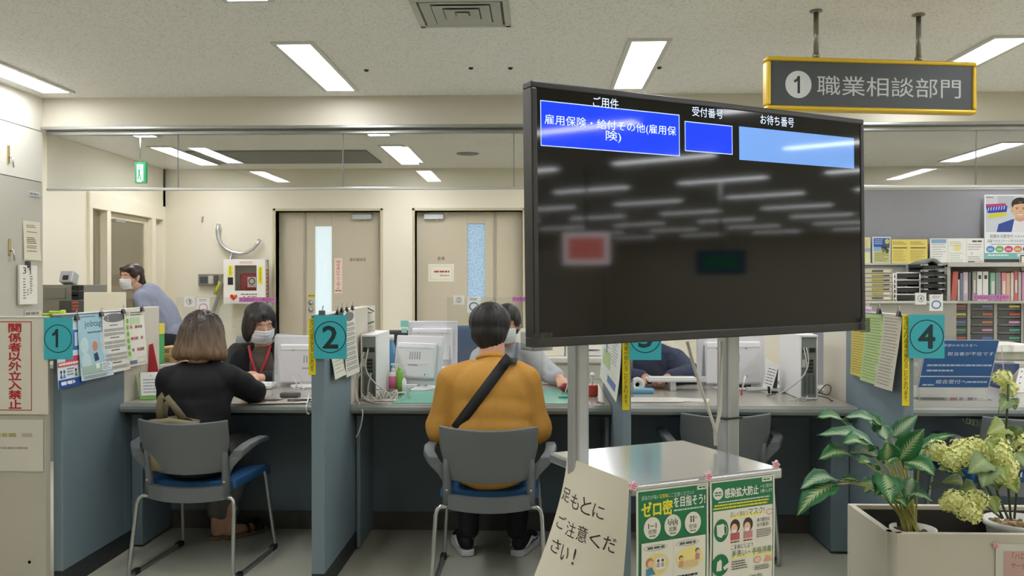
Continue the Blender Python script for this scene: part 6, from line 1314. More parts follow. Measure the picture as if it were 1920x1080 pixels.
def leaf_mat(name, edge, mid, pat):
    m = bpy.data.materials.new(name); m.use_nodes = True; nt = m.node_tree; b = nt.nodes['Principled BSDF']
    uv = nt.nodes.new('ShaderNodeAttribute'); uv.attribute_name = 'leafuv'; sp = nt.nodes.new('ShaderNodeSeparateXYZ'); nt.links.new(uv.outputs['Vector'], sp.inputs[0])
    ab = nt.nodes.new('ShaderNodeMath'); ab.operation = 'ABSOLUTE'; nt.links.new(sp.outputs['X'], ab.inputs[0])
    # side veins: stripes slanting away from the midrib
    ml = nt.nodes.new('ShaderNodeMath'); ml.operation = 'MULTIPLY_ADD'; ml.inputs[1].default_value = -3.5; nt.links.new(ab.outputs[0], ml.inputs[0])
    m2 = nt.nodes.new('ShaderNodeMath'); m2.operation = 'MULTIPLY'; m2.inputs[1].default_value = 11; nt.links.new(sp.outputs['Y'], m2.inputs[0]); nt.links.new(m2.outputs[0], ml.inputs[2])
    sn = nt.nodes.new('ShaderNodeMath'); sn.operation = 'SINE'; m3 = nt.nodes.new('ShaderNodeMath'); m3.operation = 'MULTIPLY'; m3.inputs[1].default_value = 6.28; nt.links.new(ml.outputs[0], m3.inputs[0]); nt.links.new(m3.outputs[0], sn.inputs[0])
    th = nt.nodes.new('ShaderNodeMath'); th.operation = 'MULTIPLY_ADD'; th.inputs[1].default_value = .16; th.inputs[2].default_value = pat; nt.links.new(sn.outputs[0], th.inputs[0])
    df = nt.nodes.new('ShaderNodeMath'); df.operation = 'SUBTRACT'; nt.links.new(th.outputs[0], df.inputs[0]); nt.links.new(ab.outputs[0], df.inputs[1])
    mr = nt.nodes.new('ShaderNodeMapRange'); mr.inputs[1].default_value = -.08; mr.inputs[2].default_value = .12; nt.links.new(df.outputs[0], mr.inputs[0])
    mx = nt.nodes.new('ShaderNodeMix'); mx.data_type = 'RGBA'; mx.inputs[6].default_value = lin(edge); mx.inputs[7].default_value = lin(mid); nt.links.new(mr.outputs[0], mx.inputs[0]); nt.links.new(mx.outputs[2], b.inputs['Base Color'])
    b.inputs['Roughness'].default_value = .5
    return m
def leaf(name, par, base_, tip, up, wd, m, fold=.25, droop=.2, heart=False, lobes=0, seg=10):
    """one leaf blade; up is the side the upper face looks to"""
    base_, tip, up = V(base_), V(tip), V(up); ax = tip - base_; L = ax.length; ax.normalize(); side = ax.cross(up).normalized(); nn = side.cross(ax)
    b = MB(); vs = []; uvs = []; nu = 6
    for k in range(seg + 1):
        v = k / seg
        if heart: hw = wd * (math.sin(math.pi * min(1, (v + .12) / 1.12) ** .62) ** .8) * (1 - .15 * v)
        else: hw = wd * math.sin(math.pi * v ** .75) ** .9 if 0 < v < 1 else 0
        hw = max(hw, .0008)
        if lobes: hw *= 1 + .16 * math.sin(v * lobes * 6.28)
        c = base_ + ax * L * v + nn * L * droop * (math.sin(math.pi * v) * .5)
        for i in range(nu + 1):
            u = i / nu * 2 - 1; vs.append(c + side * hw * u + nn * (abs(u) * hw * fold) + nn * .004 * math.sin(v * 22 + u * 3) * abs(u)); uvs.append((u, v, 0))
    b.add(vs, [(k * (nu + 1) + i, k * (nu + 1) + i + 1, (k + 1) * (nu + 1) + i + 1, (k + 1) * (nu + 1) + i) for k in range(seg) for i in range(nu)], 0, True)
    o = b.build(name, m, par, solid=.001); a = o.data.attributes.new('leafuv', 'FLOAT_VECTOR', 'POINT')
    a.data.foreach_set('vector', [x for q in uvs for x in q]); return o
t1, c1 = pot(1712, 992, .062, .16, '#ece9e2', 'variegated green leafy plant on yellowish stalks at the left end of the planter', '#5a4330', .565)
m_l1 = leaf_mat('variegated_leaf', '#226b33', '#a9bb86', .25); m_l2 = leaf_mat('variegated_leaf_pale', '#3d6f4a', '#9db592', .40)
m_stk = M('#b9b86a', .5, var=.1)
LV = [((1590, 800), (1532, 783), 2.50, 2.42, .045, 0, .6), ((1650, 805), (1583, 783), 2.55, 2.5, .04, 1, .8), ((1655, 815), (1617, 768), 2.6, 2.62, .038, 1, .3), ((1662, 825), (1640, 790), 2.5, 2.58, .04, 1, .2), ((1672, 820), (1721, 778), 2.55, 2.55, .034, 1, .3), ((1650, 850), (1532, 816), 2.42, 2.36, .048, 1, .8), ((1628, 845), (1580, 832), 2.36, 2.3, .05, 0, .9), ((1600, 858), (1535, 862), 2.38, 2.33, .047, 0, .9), ((1655, 868), (1590, 850), 2.44, 2.4, .045, 1, .7), ((1686, 862), (1733, 804), 2.42, 2.38, .046, 0, .3), ((1662, 862), (1664, 828), 2.36, 2.34, .05, 0, .1), ((1725, 842), (1790, 816), 2.44, 2.44, .026, 0, .6), ((1700, 868), (1752, 892), 2.36, 2.3, .055, 0, .8), ((1695, 880), (1735, 838), 2.5, 2.52, .04, 1, .4), ((1570, 902), (1500, 918), 2.36, 2.28, .042, 1, .9), ((1568, 908), (1494, 968), 2.33, 2.25, .05, 0, .9), ((1612, 905), (1574, 900), 2.4, 2.38, .022, 0, .7), ((1658, 890), (1670, 945), 2.34, 2.28, .05, 0, .6), ((1668, 895), (1642, 930), 2.36, 2.3, .045, 0, .7), ((1700, 930), (1748, 940), 2.36, 2.3, .03, 1, .8), ((1710, 895), (1700, 945), 2.4, 2.37, .032, 1, .5), ((1690, 850), (1660, 872), 2.55, 2.5, .04, 0, .7), ((1640, 880), (1610, 868), 2.55, 2.5, .045, 0, .8), ((1678, 938), (1700, 952), 2.38, 2.33, .03, 0, .8), ((1690, 835), (1702, 800), 2.62, 2.64, .03, 1, .2), ((1645, 905), (1620, 925), 2.5, 2.46, .04, 1, .8)]
rd = random.Random(11); stks = []
for (b0, tp, y0, y1, wd, kd, dr) in LV:
    pa, pb = at(*b0, y0), at(*tp, y1); up = V((0, -.75, .75)) if dr < .5 else V((0, -.45, 1)); up = up.normalized()
    leaf('leaf', t1, pa, pb, up, wd * .74, m_l1 if kd == 0 else m_l2, .3, dr * .35)
    r0 = V((c1.x + rd.uniform(-.025, .02), c1.y + rd.uniform(-.02, .02), c1.z - .015)); md = r0 * .45 + pa * .55 + V((0, 0, .03 + .2 * abs(pa.x - r0.x))); stks.append([r0, r0 * .7 + md * .3 + V((0, 0, .02)), md, pa])
for L_ in stks:
    pts = [L_[0] * (1 - u) ** 3 + 3 * L_[1] * u * (1 - u) ** 2 + 3 * L_[2] * u * u * (1 - u) + L_[3] * u ** 3 for u in [k / 7 for k in range(8)]]
    MB().tube(pts, [.0034 - .0002 * k for k in range(8)], 7).build('stalk', m_stk, t1)
t2, c2 = pot(1910, 978, .088, .2, '#dcdfdb', 'white pot of yellow-green flower clusters and pale leaves at the right border', '#8a7253', .6)
m_l3 = leaf_mat('pale_grape_leaf', '#7c9360', '#a3b27a', .14); m_l4 = leaf_mat('olive_grape_leaf', '#8ea04c', '#b9c07c', .2); m_st2 = M('#45583a', .5); m_fl = M('#eef0a4', .6, var=.14, vs=60)
def cluster(px, py, Y, r, sq=1.0, lab=None):
    c = at(px, py, Y); b = MB(); rd = random.Random(int(px * 7 + py))
    n = int(80 * (r / .035) ** 1.6)
    for k in range(n):
        zz = 1 - 2 * (k + .5) / n; q = k * 2.39996; rr = math.sqrt(1 - zz * zz); d = V((rr * math.cos(q), rr * math.sin(q), zz * sq)); p = c + d * r * rd.uniform(.72, 1.1); d.normalize()
        R = d.to_track_quat('Z', 'Y').to_matrix() @ Matrix.Rotation(rd.uniform(0, 6), 3, 'Z')
        for j in range(4):
            q2 = j * math.pi / 2; a = R @ V((math.cos(q2), math.sin(q2), .25)); s_ = R @ V((-math.sin(q2), math.cos(q2), 0)); L_ = rd.uniform(.006, .009)
            b.add([p, p + a * L_ * .6 - s_ * L_ * .5, p + a * L_ * 1.15, p + a * L_ * .6 + s_ * L_ * .5], [(0, 1, 2, 3)])
    b.ell(c, r * .6, None, 10, 7); return b.build('flower_cluster', m_fl, t2)
CL = [(1758, 846, 2.42, .032), (1785, 862, 2.38, .03), (1806, 852, 2.4, .034), (1800, 838, 2.44, .025), (1830, 838, 2.46, .03), (1872, 852, 2.36, .036), (1884, 880, 2.36, .038), (1868, 832, 2.42, .028), (1790, 938, 2.34, .028), (1812, 955, 2.34, .03), (1832, 938, 2.36, .03), (1826, 965, 2.34, .022), (1880, 709, 2.45, .024), (1893, 728, 2.45, .022), (1920, 830, 2.44, .03), (1700, 850, 2.6, .016), (1776, 945, 2.38, .02)]
for a in CL: cluster(*a)
GL = [((1862, 850), (1848, 825), 2.36, 2.34, .05), ((1845, 868), (1842, 915), 2.33, 2.27, .05), ((1850, 862), (1815, 888), 2.33, 2.28, .045), ((1858, 866), (1888, 905), 2.36, 2.3, .04), ((1890, 745), (1872, 775), 2.45, 2.4, .03), ((1890, 748), (1905, 768), 2.45, 2.42, .03), ((1885, 800), (1850, 815), 2.46, 2.4, .042), ((1895, 820), (1915, 800), 2.46, 2.44, .045), ((1905, 850), (1925, 878), 2.42, 2.38, .05), ((1880, 900), (1908, 925), 2.4, 2.35, .045), ((1800, 880), (1758, 880), 2.42, 2.38, .035), ((1805, 905), (1765, 905), 2.46, 2.42, .03), ((1856, 930), (1868, 965), 2.36, 2.33, .026), ((1830, 915), (1795, 925), 2.42, 2.4, .035), ((1905, 870), (1890, 845), 2.5, 2.5, .04), ((1890, 830), (1868, 812), 2.55, 2.5, .04), ((1855, 900), (1872, 920), 2.42, 2.38, .04)]
for i, (b0, tp, y0, y1, wd) in enumerate(GL):
    leaf('leaf', t2, at(*b0, y0), at(*tp, y1), V((0, -.8, .6)), wd * .78, m_l3 if i % 3 else m_l4, .2, .25, heart=True, lobes=4)
for pts in (((1895, 975), (1888, 880), (1887, 800), (1891, 720)), ((1880, 980), (1855, 920), (1830, 880), (1790, 862)), ((1878, 978), (1850, 950), (1820, 945)), ((1902, 978), (1908, 900), (1900, 850), (1920, 830)), ((1890, 976), (1872, 930), (1856, 868), (1870, 850))):
    P = [at(x, y, 2.46 - .05 * k / len(pts) if k else c2.y) for k, (x, y) in enumerate(pts)]; P[0] = V((P[0].x, c2.y, zp)); MB().tube(P, .0035, 7).build('stem', m_st2, t2)
for (x, y, Y, dx) in ((1835, 795, 2.46, -1), (1740, 912, 2.4, 1)):
    c = at(x, y, Y); pts = [c + V((dx * (.004 * k / 3), 0, .001 * k / 3)) + V((.008 * math.sin(k * .9), .006 * math.cos(k * .9), .008 * math.cos(k * .9))) for k in range(28)]; MB().tube(pts, .0012, 5).build('tendril', m_st2, t2)
s = fsheet(1867, 1020, 2000, 1160, Yf - .003, '#d6d5c8', r=.5); T = s.T
x0, y0 = T(1882, 1033); s.rect(x0, y0, s.w - x0 - .02, s.h - y0 - .02, '#cdaaa0')
for tx, a, c in (('「ハロ', (1898, 1036), (1922, 1048)), ('サービ', (1896, 1055), (1924, 1066))):
    x, y = T(*a); x1_, y1_ = T(*c); s.text(tx, x, y, x1_ - x, y1_ - y, '#a34a46')
tag(fbuild(s, 'planter_notice', thick=.001), 'white-bordered pink notice on the front of the planter box', 'notice')
magnet(at(1866, 1022, Yf - .001), (0, -1, 0), .009, 'pink flower-shaped magnet on the planter notice')

# ================================================================== PEOPLE
def blob(name, shapes, vox, mats, parent, sm=4, disp=None, smf=.5, group_fn=None):
    """one closed surface grown around capsules ('c',p0,r0,p1,r1) and ellipsoids ('e',c,(rx,ry,rz),R)"""
    b = MB()
    for s in shapes:
        if s[0] == 'c':
            _, p0, r0, p1, r1 = s; p0, p1 = V(p0), V(p1); b.ell(p0, r0, None, 12, 8); b.ell(p1, r1, None, 12, 8)
            if (p1 - p0).length > 1e-4: b.tube([p0, p1], [r0, r1], 14)
        else:
            b.ell(s[1], s[2], s[3] if len(s) > 3 else None, 18, 12)
    o = b.build('tmp', M('#888888')); d = o.modifiers.new('r', 'REMESH'); d.mode = 'VOXEL'; d.voxel_size = vox
    d = o.modifiers.new('s', 'SMOOTH'); d.iterations = sm; d.factor = smf
    me = bpy.data.meshes.new_from_object(o.evaluated_get(bpy.context.evaluated_depsgraph_get())); old = o.data; bpy.data.objects.remove(o); bpy.data.meshes.remove(old)
    me.name = name; me.materials.clear()
    for m in (mats if isinstance(mats, (list, tuple)) else [mats]): me.materials.append(m)
    if disp:
        ns = [v.normal.copy() for v in me.vertices]
        for v, n in zip(me.vertices, ns): v.co = v.co + n * disp(v.co, n)
    if group_fn:
        for p in me.polygons: p.material_index = group_fn(p.center)
    me.polygons.foreach_set('use_smooth', [True] * len(me.polygons)); me.update()
    o = bpy.data.objects.new(name, me); COL.objects.link(o); attach(o, parent); return o
def frame(fwd, roll=0.0):
    f = V(fwd).normalized(); r = f.cross(V((0, 0, 1))).normalized(); u = r.cross(f)
    return Matrix((r, f, u)).transposed() @ Matrix.Rotation(roll, 3, 'Y')
def head_shapes(c, R, s=1.0):
    c = V(c); q = lambda x, y, z: c + R @ V((x * s, y * s, z * s)); e = lambda x, y, z, a, b, d, RR=R: ('e', q(x, y, z), (a * s, b * s, d * s), RR)
    L = [e(0, -.008, .035, .074, .092, .084), e(0, .018, -.02, .064, .072, .075), e(0, .035, -.07, .045, .05, .042), e(0, .05, -.088, .026, .026, .02), e(.04, .05, -.02, .026, .026, .026), e(-.04, .05, -.02, .026, .026, .026), e(0, .066, .03, .05, .02, .014)]
    L += [('c', q(0, .084, .008), .008 * s, q(0, .103, -.028), .0125 * s), e(.012, .094, -.034, .008, .009, .007), e(-.012, .094, -.034, .008, .009, .007), e(0, .082, -.055, .022, .012, .006), e(0, .08, -.065, .019, .012, .006)]
    for sg in (-1, 1): L += [e(sg * .077, -.005, -.005, .008, .018, .03), e(sg * .08, -.012, .012, .007, .012, .014)]
    return L
def eyes(c, R, par, s=1.0, half=.6, brow='#2a1f1b'):
    c = V(c); q = lambda x, y, z: c + R @ V((x * s, y * s, z * s))
    for sg in (-1, 1):
        b = MB(); b.ell(q(sg * .031, .077, .008), (.013 * s, .01 * s, .0085 * s * half), R, 12, 8, 0); b.ell(q(sg * .031, .0845, .007), (.0058 * s, .004 * s, .0058 * s * half), R, 10, 6, 1)
        b.tube([q(sg * (.031 + .014 * k), .0835 - .006 * abs(k), .0085 + .0062 * half - .003 * k * k) for k in (-1, -.5, 0, .5, 1)], .0016 * s, 5, 1); b.build('eye', [M('#e9e4de', .3), M('#1b1413', .2)], par)
        b = MB(); b.tube([q(sg * (.032 + .017 * k), .0845 - .006 * abs(k) - .002 * k, .028 + .003 * (1 - k * k)) for k in (-1, -.5, 0, .5, 1)], [.0012 * s, .0024 * s, .0028 * s, .0024 * s, .001 * s], 6); b.build('eyebrow', M(brow, .7), par)
def mask(c, R, par, s=1.0):
    c = V(c); q = lambda x, y, z: c + R @ V((x * s, y * s, z * s)); b = MB()
    def fn(i, j):
        u = i * 2 - 1; v = j; a = u * 1.18; z = -.008 - .098 * v + .014 * abs(u) * (v - .2)
        y = (.088 + .022 * math.exp(-(u * 2.6) ** 2) * math.exp(-((v - .22) * 3) ** 2)) * math.cos(a * .78) + .004 - .028 * max(0, v - .6) * 1.6
        x = .076 * math.sin(a) * (1 - .14 * max(0, v - .5)); k = .0018 * math.sin(v * 28) * (1 - u * u)
        return q(x, y + k, z)
    b.grid(fn, 18, 14); o = b.build('face_mask', M('#e9eaee', .7), par, solid=.002)
    for sg in (-1, 1):
        b = MB(); b.tube([q(sg * .07, .05, -.02), q(sg * .081, .012, .012), q(sg * .084, -.012, .022), q(sg * .084, -.02, 0), q(sg * .079, -.0, -.03), q(sg * .068, .045, -.078)], .0014, 5); b.build('mask_loop', M('#eeeef0', .6), par)
    return o
def hand_shapes(w, fwd, nrm, side, curl=.5, s=1.0):
    """palm and five bent fingers; fwd finger direction, nrm back of the hand, side +1: thumb towards fwd x nrm"""
    w, f, n = V(w), V(fwd).normalized(), V(nrm).normalized(); n = (n - f * n.dot(f)).normalized(); a = f.cross(n) * side
    L = [('e', w + f * .045 * s, (.038 * s, .046 * s, .015 * s), Matrix((a, f, n)).transposed()), ('c', w, .024 * s, w + f * .03 * s, .022 * s)]
    for k, (off, ln) in enumerate(((.029, .068), (.010, .076), (-.010, .070), (-.028, .055))):
        p = w + f * .082 * s + a * off * s; d = f + a * (off * 3)
        ang = 0
        for j, fr in enumerate((.45, .32, .23)):
            ang += curl * (.55, .75, .55)[j]; dd = (d * math.cos(ang) - n * math.sin(ang)).normalized(); p2 = p + dd * ln * fr * s; r = (.0088, .0082, .0074)[j] * s; L.append(('c', p, r, p2, r * .94)); p = p2
    p = w + f * .022 * s + a * .03 * s; d = (f * .7 + a * .75 - n * .25).normalized(); p2 = p + d * .038 * s; L.append(('c', p, .0125 * s, p2, .0105 * s)); d = (f * .95 + a * .2 - n * .45).normalized(); L.append(('c', p2, .0105 * s, p2 + d * .03 * s, .0088 * s))
    return L
def cap(p0, r0, p1, r1): return ('c', V(p0), r0, V(p1), r1)
def wr(a, f, k=0): return lambda co, n: a * noise.noise(V((co.x * f + k, co.y * f, co.z * f * .6))) + a * .5 * noise.noise(V((co.x * f * 2.1, co.y * f * 2.1 + k, co.z * f * 1.2)))
m_skin = M('#d9a88c', .5, var=.04, vs=30); m_skin2 = M('#c99578', .5, var=.04, vs=30)
def strands(axis, amp, k=34, seed=0):
    ax = V(axis)
    def f(co, n):
        d = co - ax; th = math.atan2(d.y, d.x); return amp * (noise.noise(V((th * k / 6.28, co.z * 6, seed))) + .5 * noise.noise(V((th * k / 2.5, co.z * 9, seed + 3))))
    return f

# ---------------------------------------------------------------- man in the yellow shirt
HC = V((-.222, 3.90, 1.088)); 
pm = thing('person', 'person in a mustard yellow t-shirt with a black strap, seated with back turned', 'person', (-.21, 3.78, 0))
R = frame((.06, 1, -.12))
shL, shR = V((-.385, 3.815, .862)), V((-.06, 3.815, .862)); elL, elR = V((-.436, 3.84, .615)), V((-.012, 3.84, .615)); wrL, wrR = V((-.33, 4.0, .60)), V((-.09, 4.0, .60))
hipL, hipR = V((-.30, 3.75, .50)), V((-.12, 3.75, .50)); knL, knR = V((-.345, 4.14, .50)), V((-.085, 4.14, .50)); anL, anR = V((-.335, 4.075, .10)), V((-.105, 4.075, .10))
sk = head_shapes(HC, R, 1.0) + [cap((-.21, 3.86, 1.02), .056, (-.21, 3.83, .94), .062), cap((-.21, 3.8, .82), .08, (-.21, 3.74, .56), .09), cap(shL, .045, elL, .04), cap(elL, .042, wrL, .03), cap(shR, .045, elR, .04), cap(elR, .042, wrR, .03), cap(hipL, .06, knL, .045), cap(hipR, .06, knR, .045), cap(knL, .045, anL, .036), cap(knR, .045, anR, .036), cap(anL, .036, anL + V((-.01, .02, -.05)), .036), cap(anR, .036, anR + V((.01, .02, -.05)), .036)]
sk += hand_shapes(wrL, (.55, .5, -.1), (0, .2, 1), -1, .5) + hand_shapes(wrR, (-.55, .5, -.1), (0, .2, 1), 1, .5)
blob('body', sk, .0065, m_skin2, pm)
def torso(neck, chest, waist, pel, wsh, wch, wwa, wpe, dep, tilt=0):
    n, c, w, p = V(neck), V(chest), V(waist), V(pel); Rz = Matrix.Rotation(tilt, 3, 'Z')
    L = [('e', c, (wch, dep, .15), Rz), ('e', (c + w) / 2, (wch * .96, dep * .97, .15), Rz), ('e', w, (wwa, dep * .95, .14), Rz), ('e', p, (wpe, dep * 1.1, .10), Rz), ('e', (n + c) / 2, (wsh, dep * .72, .075), Rz), cap(n, .062, (n + c) / 2, .075)]
    return L
tz = torso((-.21, 3.825, .945), (-.21, 3.79, .81), (-.21, 3.755, .64), (-.21, 3.70, .50), .165, .185, .178, .18, .112)
tz += [cap(shL, .074, elL + (shL - elL) * .22, .068), cap(shR, .072, elR + (shR - elR) * .22, .068), cap((-.30, 3.82, .895), .062, shL, .07), cap((-.12, 3.82, .895), .062, shR, .07), cap(elL + (shL - elL) * .35, .07, elL + (shL - elL) * .12 + V((-.008, 0, 0)), .075), cap(elR + (shR - elR) * .35, .07, elR + (shR - elR) * .12 + V((.008, 0, 0)), .075)]
def shirtdisp(co, n):
    a = .006 * noise.noise(V((co.x * 9, co.y * 9, co.z * 7))); u = (co.z * .75 + abs(co.x + .21) * 1.2); return a + .005 * math.sin(u * 52 + 3 * noise.noise(co * 7)) * max(0, noise.noise(V((co.x * 5, 2, co.z * 5))) + .15)
shirt = blob('t_shirt', tz, .009, M('#c9933f', .8, var=.07, vs=70), pm, 5, shirtdisp)
b = MB(); nc = V((-.21, 3.838, .957)); Rn = frame((0, .6, 1)); b.tube([nc + V((.066 * math.cos(q), .062 * math.sin(q), -.02 * math.sin(q))) for q in [2 * math.pi * k / 20 for k in range(21)]], .0085, 8); b.build('collar', M('#bd842a', .8), pm)
blob('trousers', [('e', (-.21, 3.74, .49), (.165, .13, .075)), cap(hipL, .085, knL, .066), cap(hipR, .085, knR, .066), cap(knL, .064, anL + V((0, 0, .02)), .05), cap(knR, .064, anR + V((0, 0, .02)), .05)], .009, M('#17171b', .8), pm, 4, wr(.006, 14))
hr = [('e', HC + R @ V((0, -.018, .03)), (.099, .1, .092), R), ('e', HC + R @ V((0, -.05, -.02)), (.083, .066, .075), R), ('e', HC + R @ V((0, -.064, -.062)), (.056, .04, .04), R), ('e', HC + R @ V((0, .045, .075)), (.075, .05, .035), R)]
m_blk = ramp_mat('black_hair', '#1f1512', '#161110', .98, 1.16, .5, .4)
blob('hair', hr, .007, m_blk, pm, 3, strands(HC + R @ V((0, -.02, 0)), .004, 44))
bvh = BVHTree.FromPolygons([v.co for v in shirt.data.vertices], [tuple(p.vertices) for p in shirt.data.polygons])
def onback(px, py, sgn=1):
    d = ray(px, py).normalized(); h = bvh.ray_cast(CAM, d); return h[0] - d * .006 if h[0] else at(px, py, 3.68)
pts = [onback(953 - 9.9 * k, 672 + 13.2 * k) for k in range(11)]
topp = pts[0]; 
fr_ = []
for k in range(11):
    x = topp.x - (.012 * k); z = topp.z - .035 * k + .0; h = bvh.ray_cast(V((x + .05, 4.6, z)), V((0, -1, 0)))
    if h[0]: fr_.append(h[0] + V((0, .006, 0)))
h = bvh.ray_cast(V((topp.x + .015, 3.82, 1.3)), V((0, 0, -1))); mid = [h[0] + V((0, 0, .006))] if h[0] else []
h2 = bvh.ray_cast(V((topp.x + .01, 3.775, 1.3)), V((0, 0, -1))); mid0 = [h2[0] + V((0, 0, .006))] if h2[0] else []
b = MB(); allp = pts[::-1] + mid0 + mid
vs = []
for k, p in enumerate(allp):
    t_ = (allp[min(k + 1, len(allp) - 1)] - allp[max(k - 1, 0)]).normalized(); nn = V((0, -1, .25)) if k < len(pts) else V((0, -.4, 1)); a = t_.cross(nn).normalized() * .0235; vs += [p - a, p + a]
b.add(vs, [(2 * k, 2 * k + 1, 2 * k + 3, 2 * k + 2) for k in range(len(allp) - 1)], 0, True); b.build('shoulder_strap', M('#1c1c1f', .7, var=.1, vs=90), pm, solid=.005)
def sneaker(an, toe, par, sgn):
    heel = V((an.x, an.y - .045, 0)); d = (V(toe) - heel); d.z = 0; L = d.length; d.normalize(); a = V((d.y, -d.x, 0)); Rm = Matrix((a, d, V((0, 0, 1)))).transposed()
    q = lambda x, y, z: heel + a * x + d * y + V((0, 0, z)); t = bpy.data.objects.new('shoe', None); COL.objects.link(t)
    up = blob('shoe', [('e', q(0, .045, .06), (.036, .05, .042), Rm), ('e', q(0, .13, .05), (.041, .08, .036), Rm), ('e', q(0, .21, .042), (.042, .06, .03), Rm)], .006, M('#15151a', .7), par, 3)
    bpy.data.objects.remove(t)
    out = [(.0, -.008), (.03, 0), (.04, .05), (.043, .13), (.049, .2), (.04, .26), (0, .278), (-.04, .26), (-.049, .2), (-.043, .13), (-.04, .05), (-.03, 0)]
    MB().prism([q(x, y, .002) for x, y in out], (0, 0, .03)).build('shoe_sole', M('#d9d7dc', .5), up, bevel=.006)
    for sd in (-1, 1):
        pts = [q(sd * .040, .03, .045), q(sd * .0405, .07, .047), q(sd * .0435, .1, .062), q(sd * .0415, .125, .066), q(sd * .043, .15, .052), q(sd * .043, .2, .05)]; b = MB(); b.tube(pts, [.004, .006, .007, .007, .006, .003], 6); b.build('side_stripe', M('#e6e4e2', .6), up)
    return up
sneaker(anL, (-.40, 4.28, 0), pm, -1); sneaker(anR, (-.03, 4.28, 0), pm, 1)

# ---------------------------------------------------------------- woman in black, seen from behind
HW = V((-1.567, 3.945, 1.052)); pw_ = thing('person', 'person with a brown bob in a black cardigan and grey trousers seated at the counter', 'person', (-1.57, 3.86, 0)); R = frame((.12, 1, -.1))
shL, shR = V((-1.70, 3.88, .855)), V((-1.43, 3.9, .862)); elL, elR = V((-1.735, 3.985, .66)), V((-1.365, 4.05, .775)); wrL, wrR = V((-1.64, 4.17, .768)), V((-1.43, 4.22, .768))
hipL, hipR = V((-1.64, 3.84, .50)), V((-1.49, 3.84, .50)); knL, knR = V((-1.63, 4.2, .50)), V((-1.475, 4.19, .50)); anL, anR = V((-1.635, 4.29, .085)), V((-1.575, 4.30, .085))
sk = head_shapes(HW, R, .97) + [cap((-1.567, 3.915, .97), .05, (-1.567, 3.895, .90), .056), cap((-1.567, 3.88, .8), .07, (-1.565, 3.84, .57), .08), cap(shL, .04, elL, .036), cap(elL, .036, wrL, .026), cap(shR, .04, elR, .036), cap(elR, .036, wrR, .026), cap(hipL, .06, knL, .042), cap(hipR, .06, knR, .042), cap(knL, .042, anL, .032), cap(knR, .042, anR, .032), cap(anL, .033, anL + V((0, .0, -.05)), .033), cap(anR, .033, anR + V((0, .0, -.05)), .033), cap(anL + V((0, 0, -.05)), .03, anL + V((-.005, .13, -.062)), .026), cap(anR + V((0, 0, -.05)), .03, anR + V((.07, .1, -.062)), .026)]
sk += hand_shapes(wrL, (.45, .7, -.02), (0, .1, 1), -1, .35, .92) + hand_shapes(wrR, (-.5, .7, -.02), (0, .1, 1), 1, .35, .92)
blob('body', sk, .0065, m_skin, pw_)
tz = torso((-1.567, 3.9, .882), (-1.567, 3.88, .79), (-1.565, 3.855, .64), (-1.563, 3.835, .50), .14, .16, .15, .165, .105)
tz += [cap(shL, .062, elL, .058), cap(elL, .056, wrL, .042), cap(shR, .064, elR, .06), cap(elR, .058, wrR + V((.03, -.03, 0)), .042), cap((-1.63, 3.89, .885), .055, shL, .06), cap((-1.50, 3.895, .89), .055, shR, .06)]
card = blob('cardigan', tz, .009, M('#131316', .85, var=.12, vs=80), pw_, 4, lambda co, n: .006 * noise.noise(co * 11) + .004 * math.sin(co.z * 60 + 4 * noise.noise(co * 8)) * max(0, noise.noise(co * 5) + .2))
b = MB(); b.tube([V((-1.567 + .062 * math.cos(q), 3.905 + .05 * math.sin(q), .893 - .022 * math.sin(q))) for q in [2 * math.pi * k / 20 for k in range(21)]], .012, 8); b.build('neckline', M('#141417', .85), pw_)
blob('trousers', [('e', (-1.563, 3.84, .485), (.16, .13, .06)), cap(hipL, .08, knL, .062), cap(hipR, .08, knR, .062), cap(knL, .06, anL + V((0, 0, .045)), .044), cap(knR, .06, anR + V((0, 0, .045)), .044)], .009, M('#6d6b6b', .8, var=.06, vs=60), pw_, 4, wr(.007, 16, 3))
hr = [('e', HW + R @ V((0, -.018, .042)), (.086, .096, .078), R), ('e', HW + R @ V((0, -.05, -.01)), (.088, .068, .09), R)]
for k in range(11):
    a = math.radians(-200 + 22 * k); ca, sa = math.cos(a), math.sin(a); hr.append(cap(HW + R @ V((.062 * ca, -.02 + .062 * sa, .03)), .036, HW + R @ V((.093 * ca, -.022 + .088 * sa, -.085)), .031))
hr.append(('e', HW + R @ V((0, -.055, -.07)), (.085, .055, .05), R))
hr = [s for s in hr]
m_brn = ramp_mat('brown_hair', '#7d6045', '#33241c', .95, 1.13, .38, .5)
blob('hair', hr, .0065, m_brn, pw_, 3, strands(HW + R @ V((0, -.02, 0)), .009, 46, 5))
def sandal(an, d, par):
    heel = V((an.x, an.y - .03, 0)); d = V(d).normalized(); a = V((d.y, -d.x, 0)); q = lambda x, y, z: heel + a * x + d * y + V((0, 0, z))
    so = MB().prism([q(x, y, .002) for x, y in ((-.03, -.02), (.03, -.02), (.038, .1), (.045, .17), (.02, .23), (-.02, .23), (-.045, .17), (-.038, .1))], (0, 0, .016)).build('sandal', M('#8a6f56', .6), par, bevel=.004)
    b = MB()
    for y in (.1, .14, .18): b.tube([q(.045 * math.cos(t), y, .018 + .045 * math.sin(t)) for t in [math.pi * k / 8 for k in range(9)]], .008, 6)
    b.build('sandal_strap', M('#1d1a1a', .5), so)
sandal(anL, (-.04, 1, 0), pw_); sandal(anR, (.6, .8, 0), pw_)

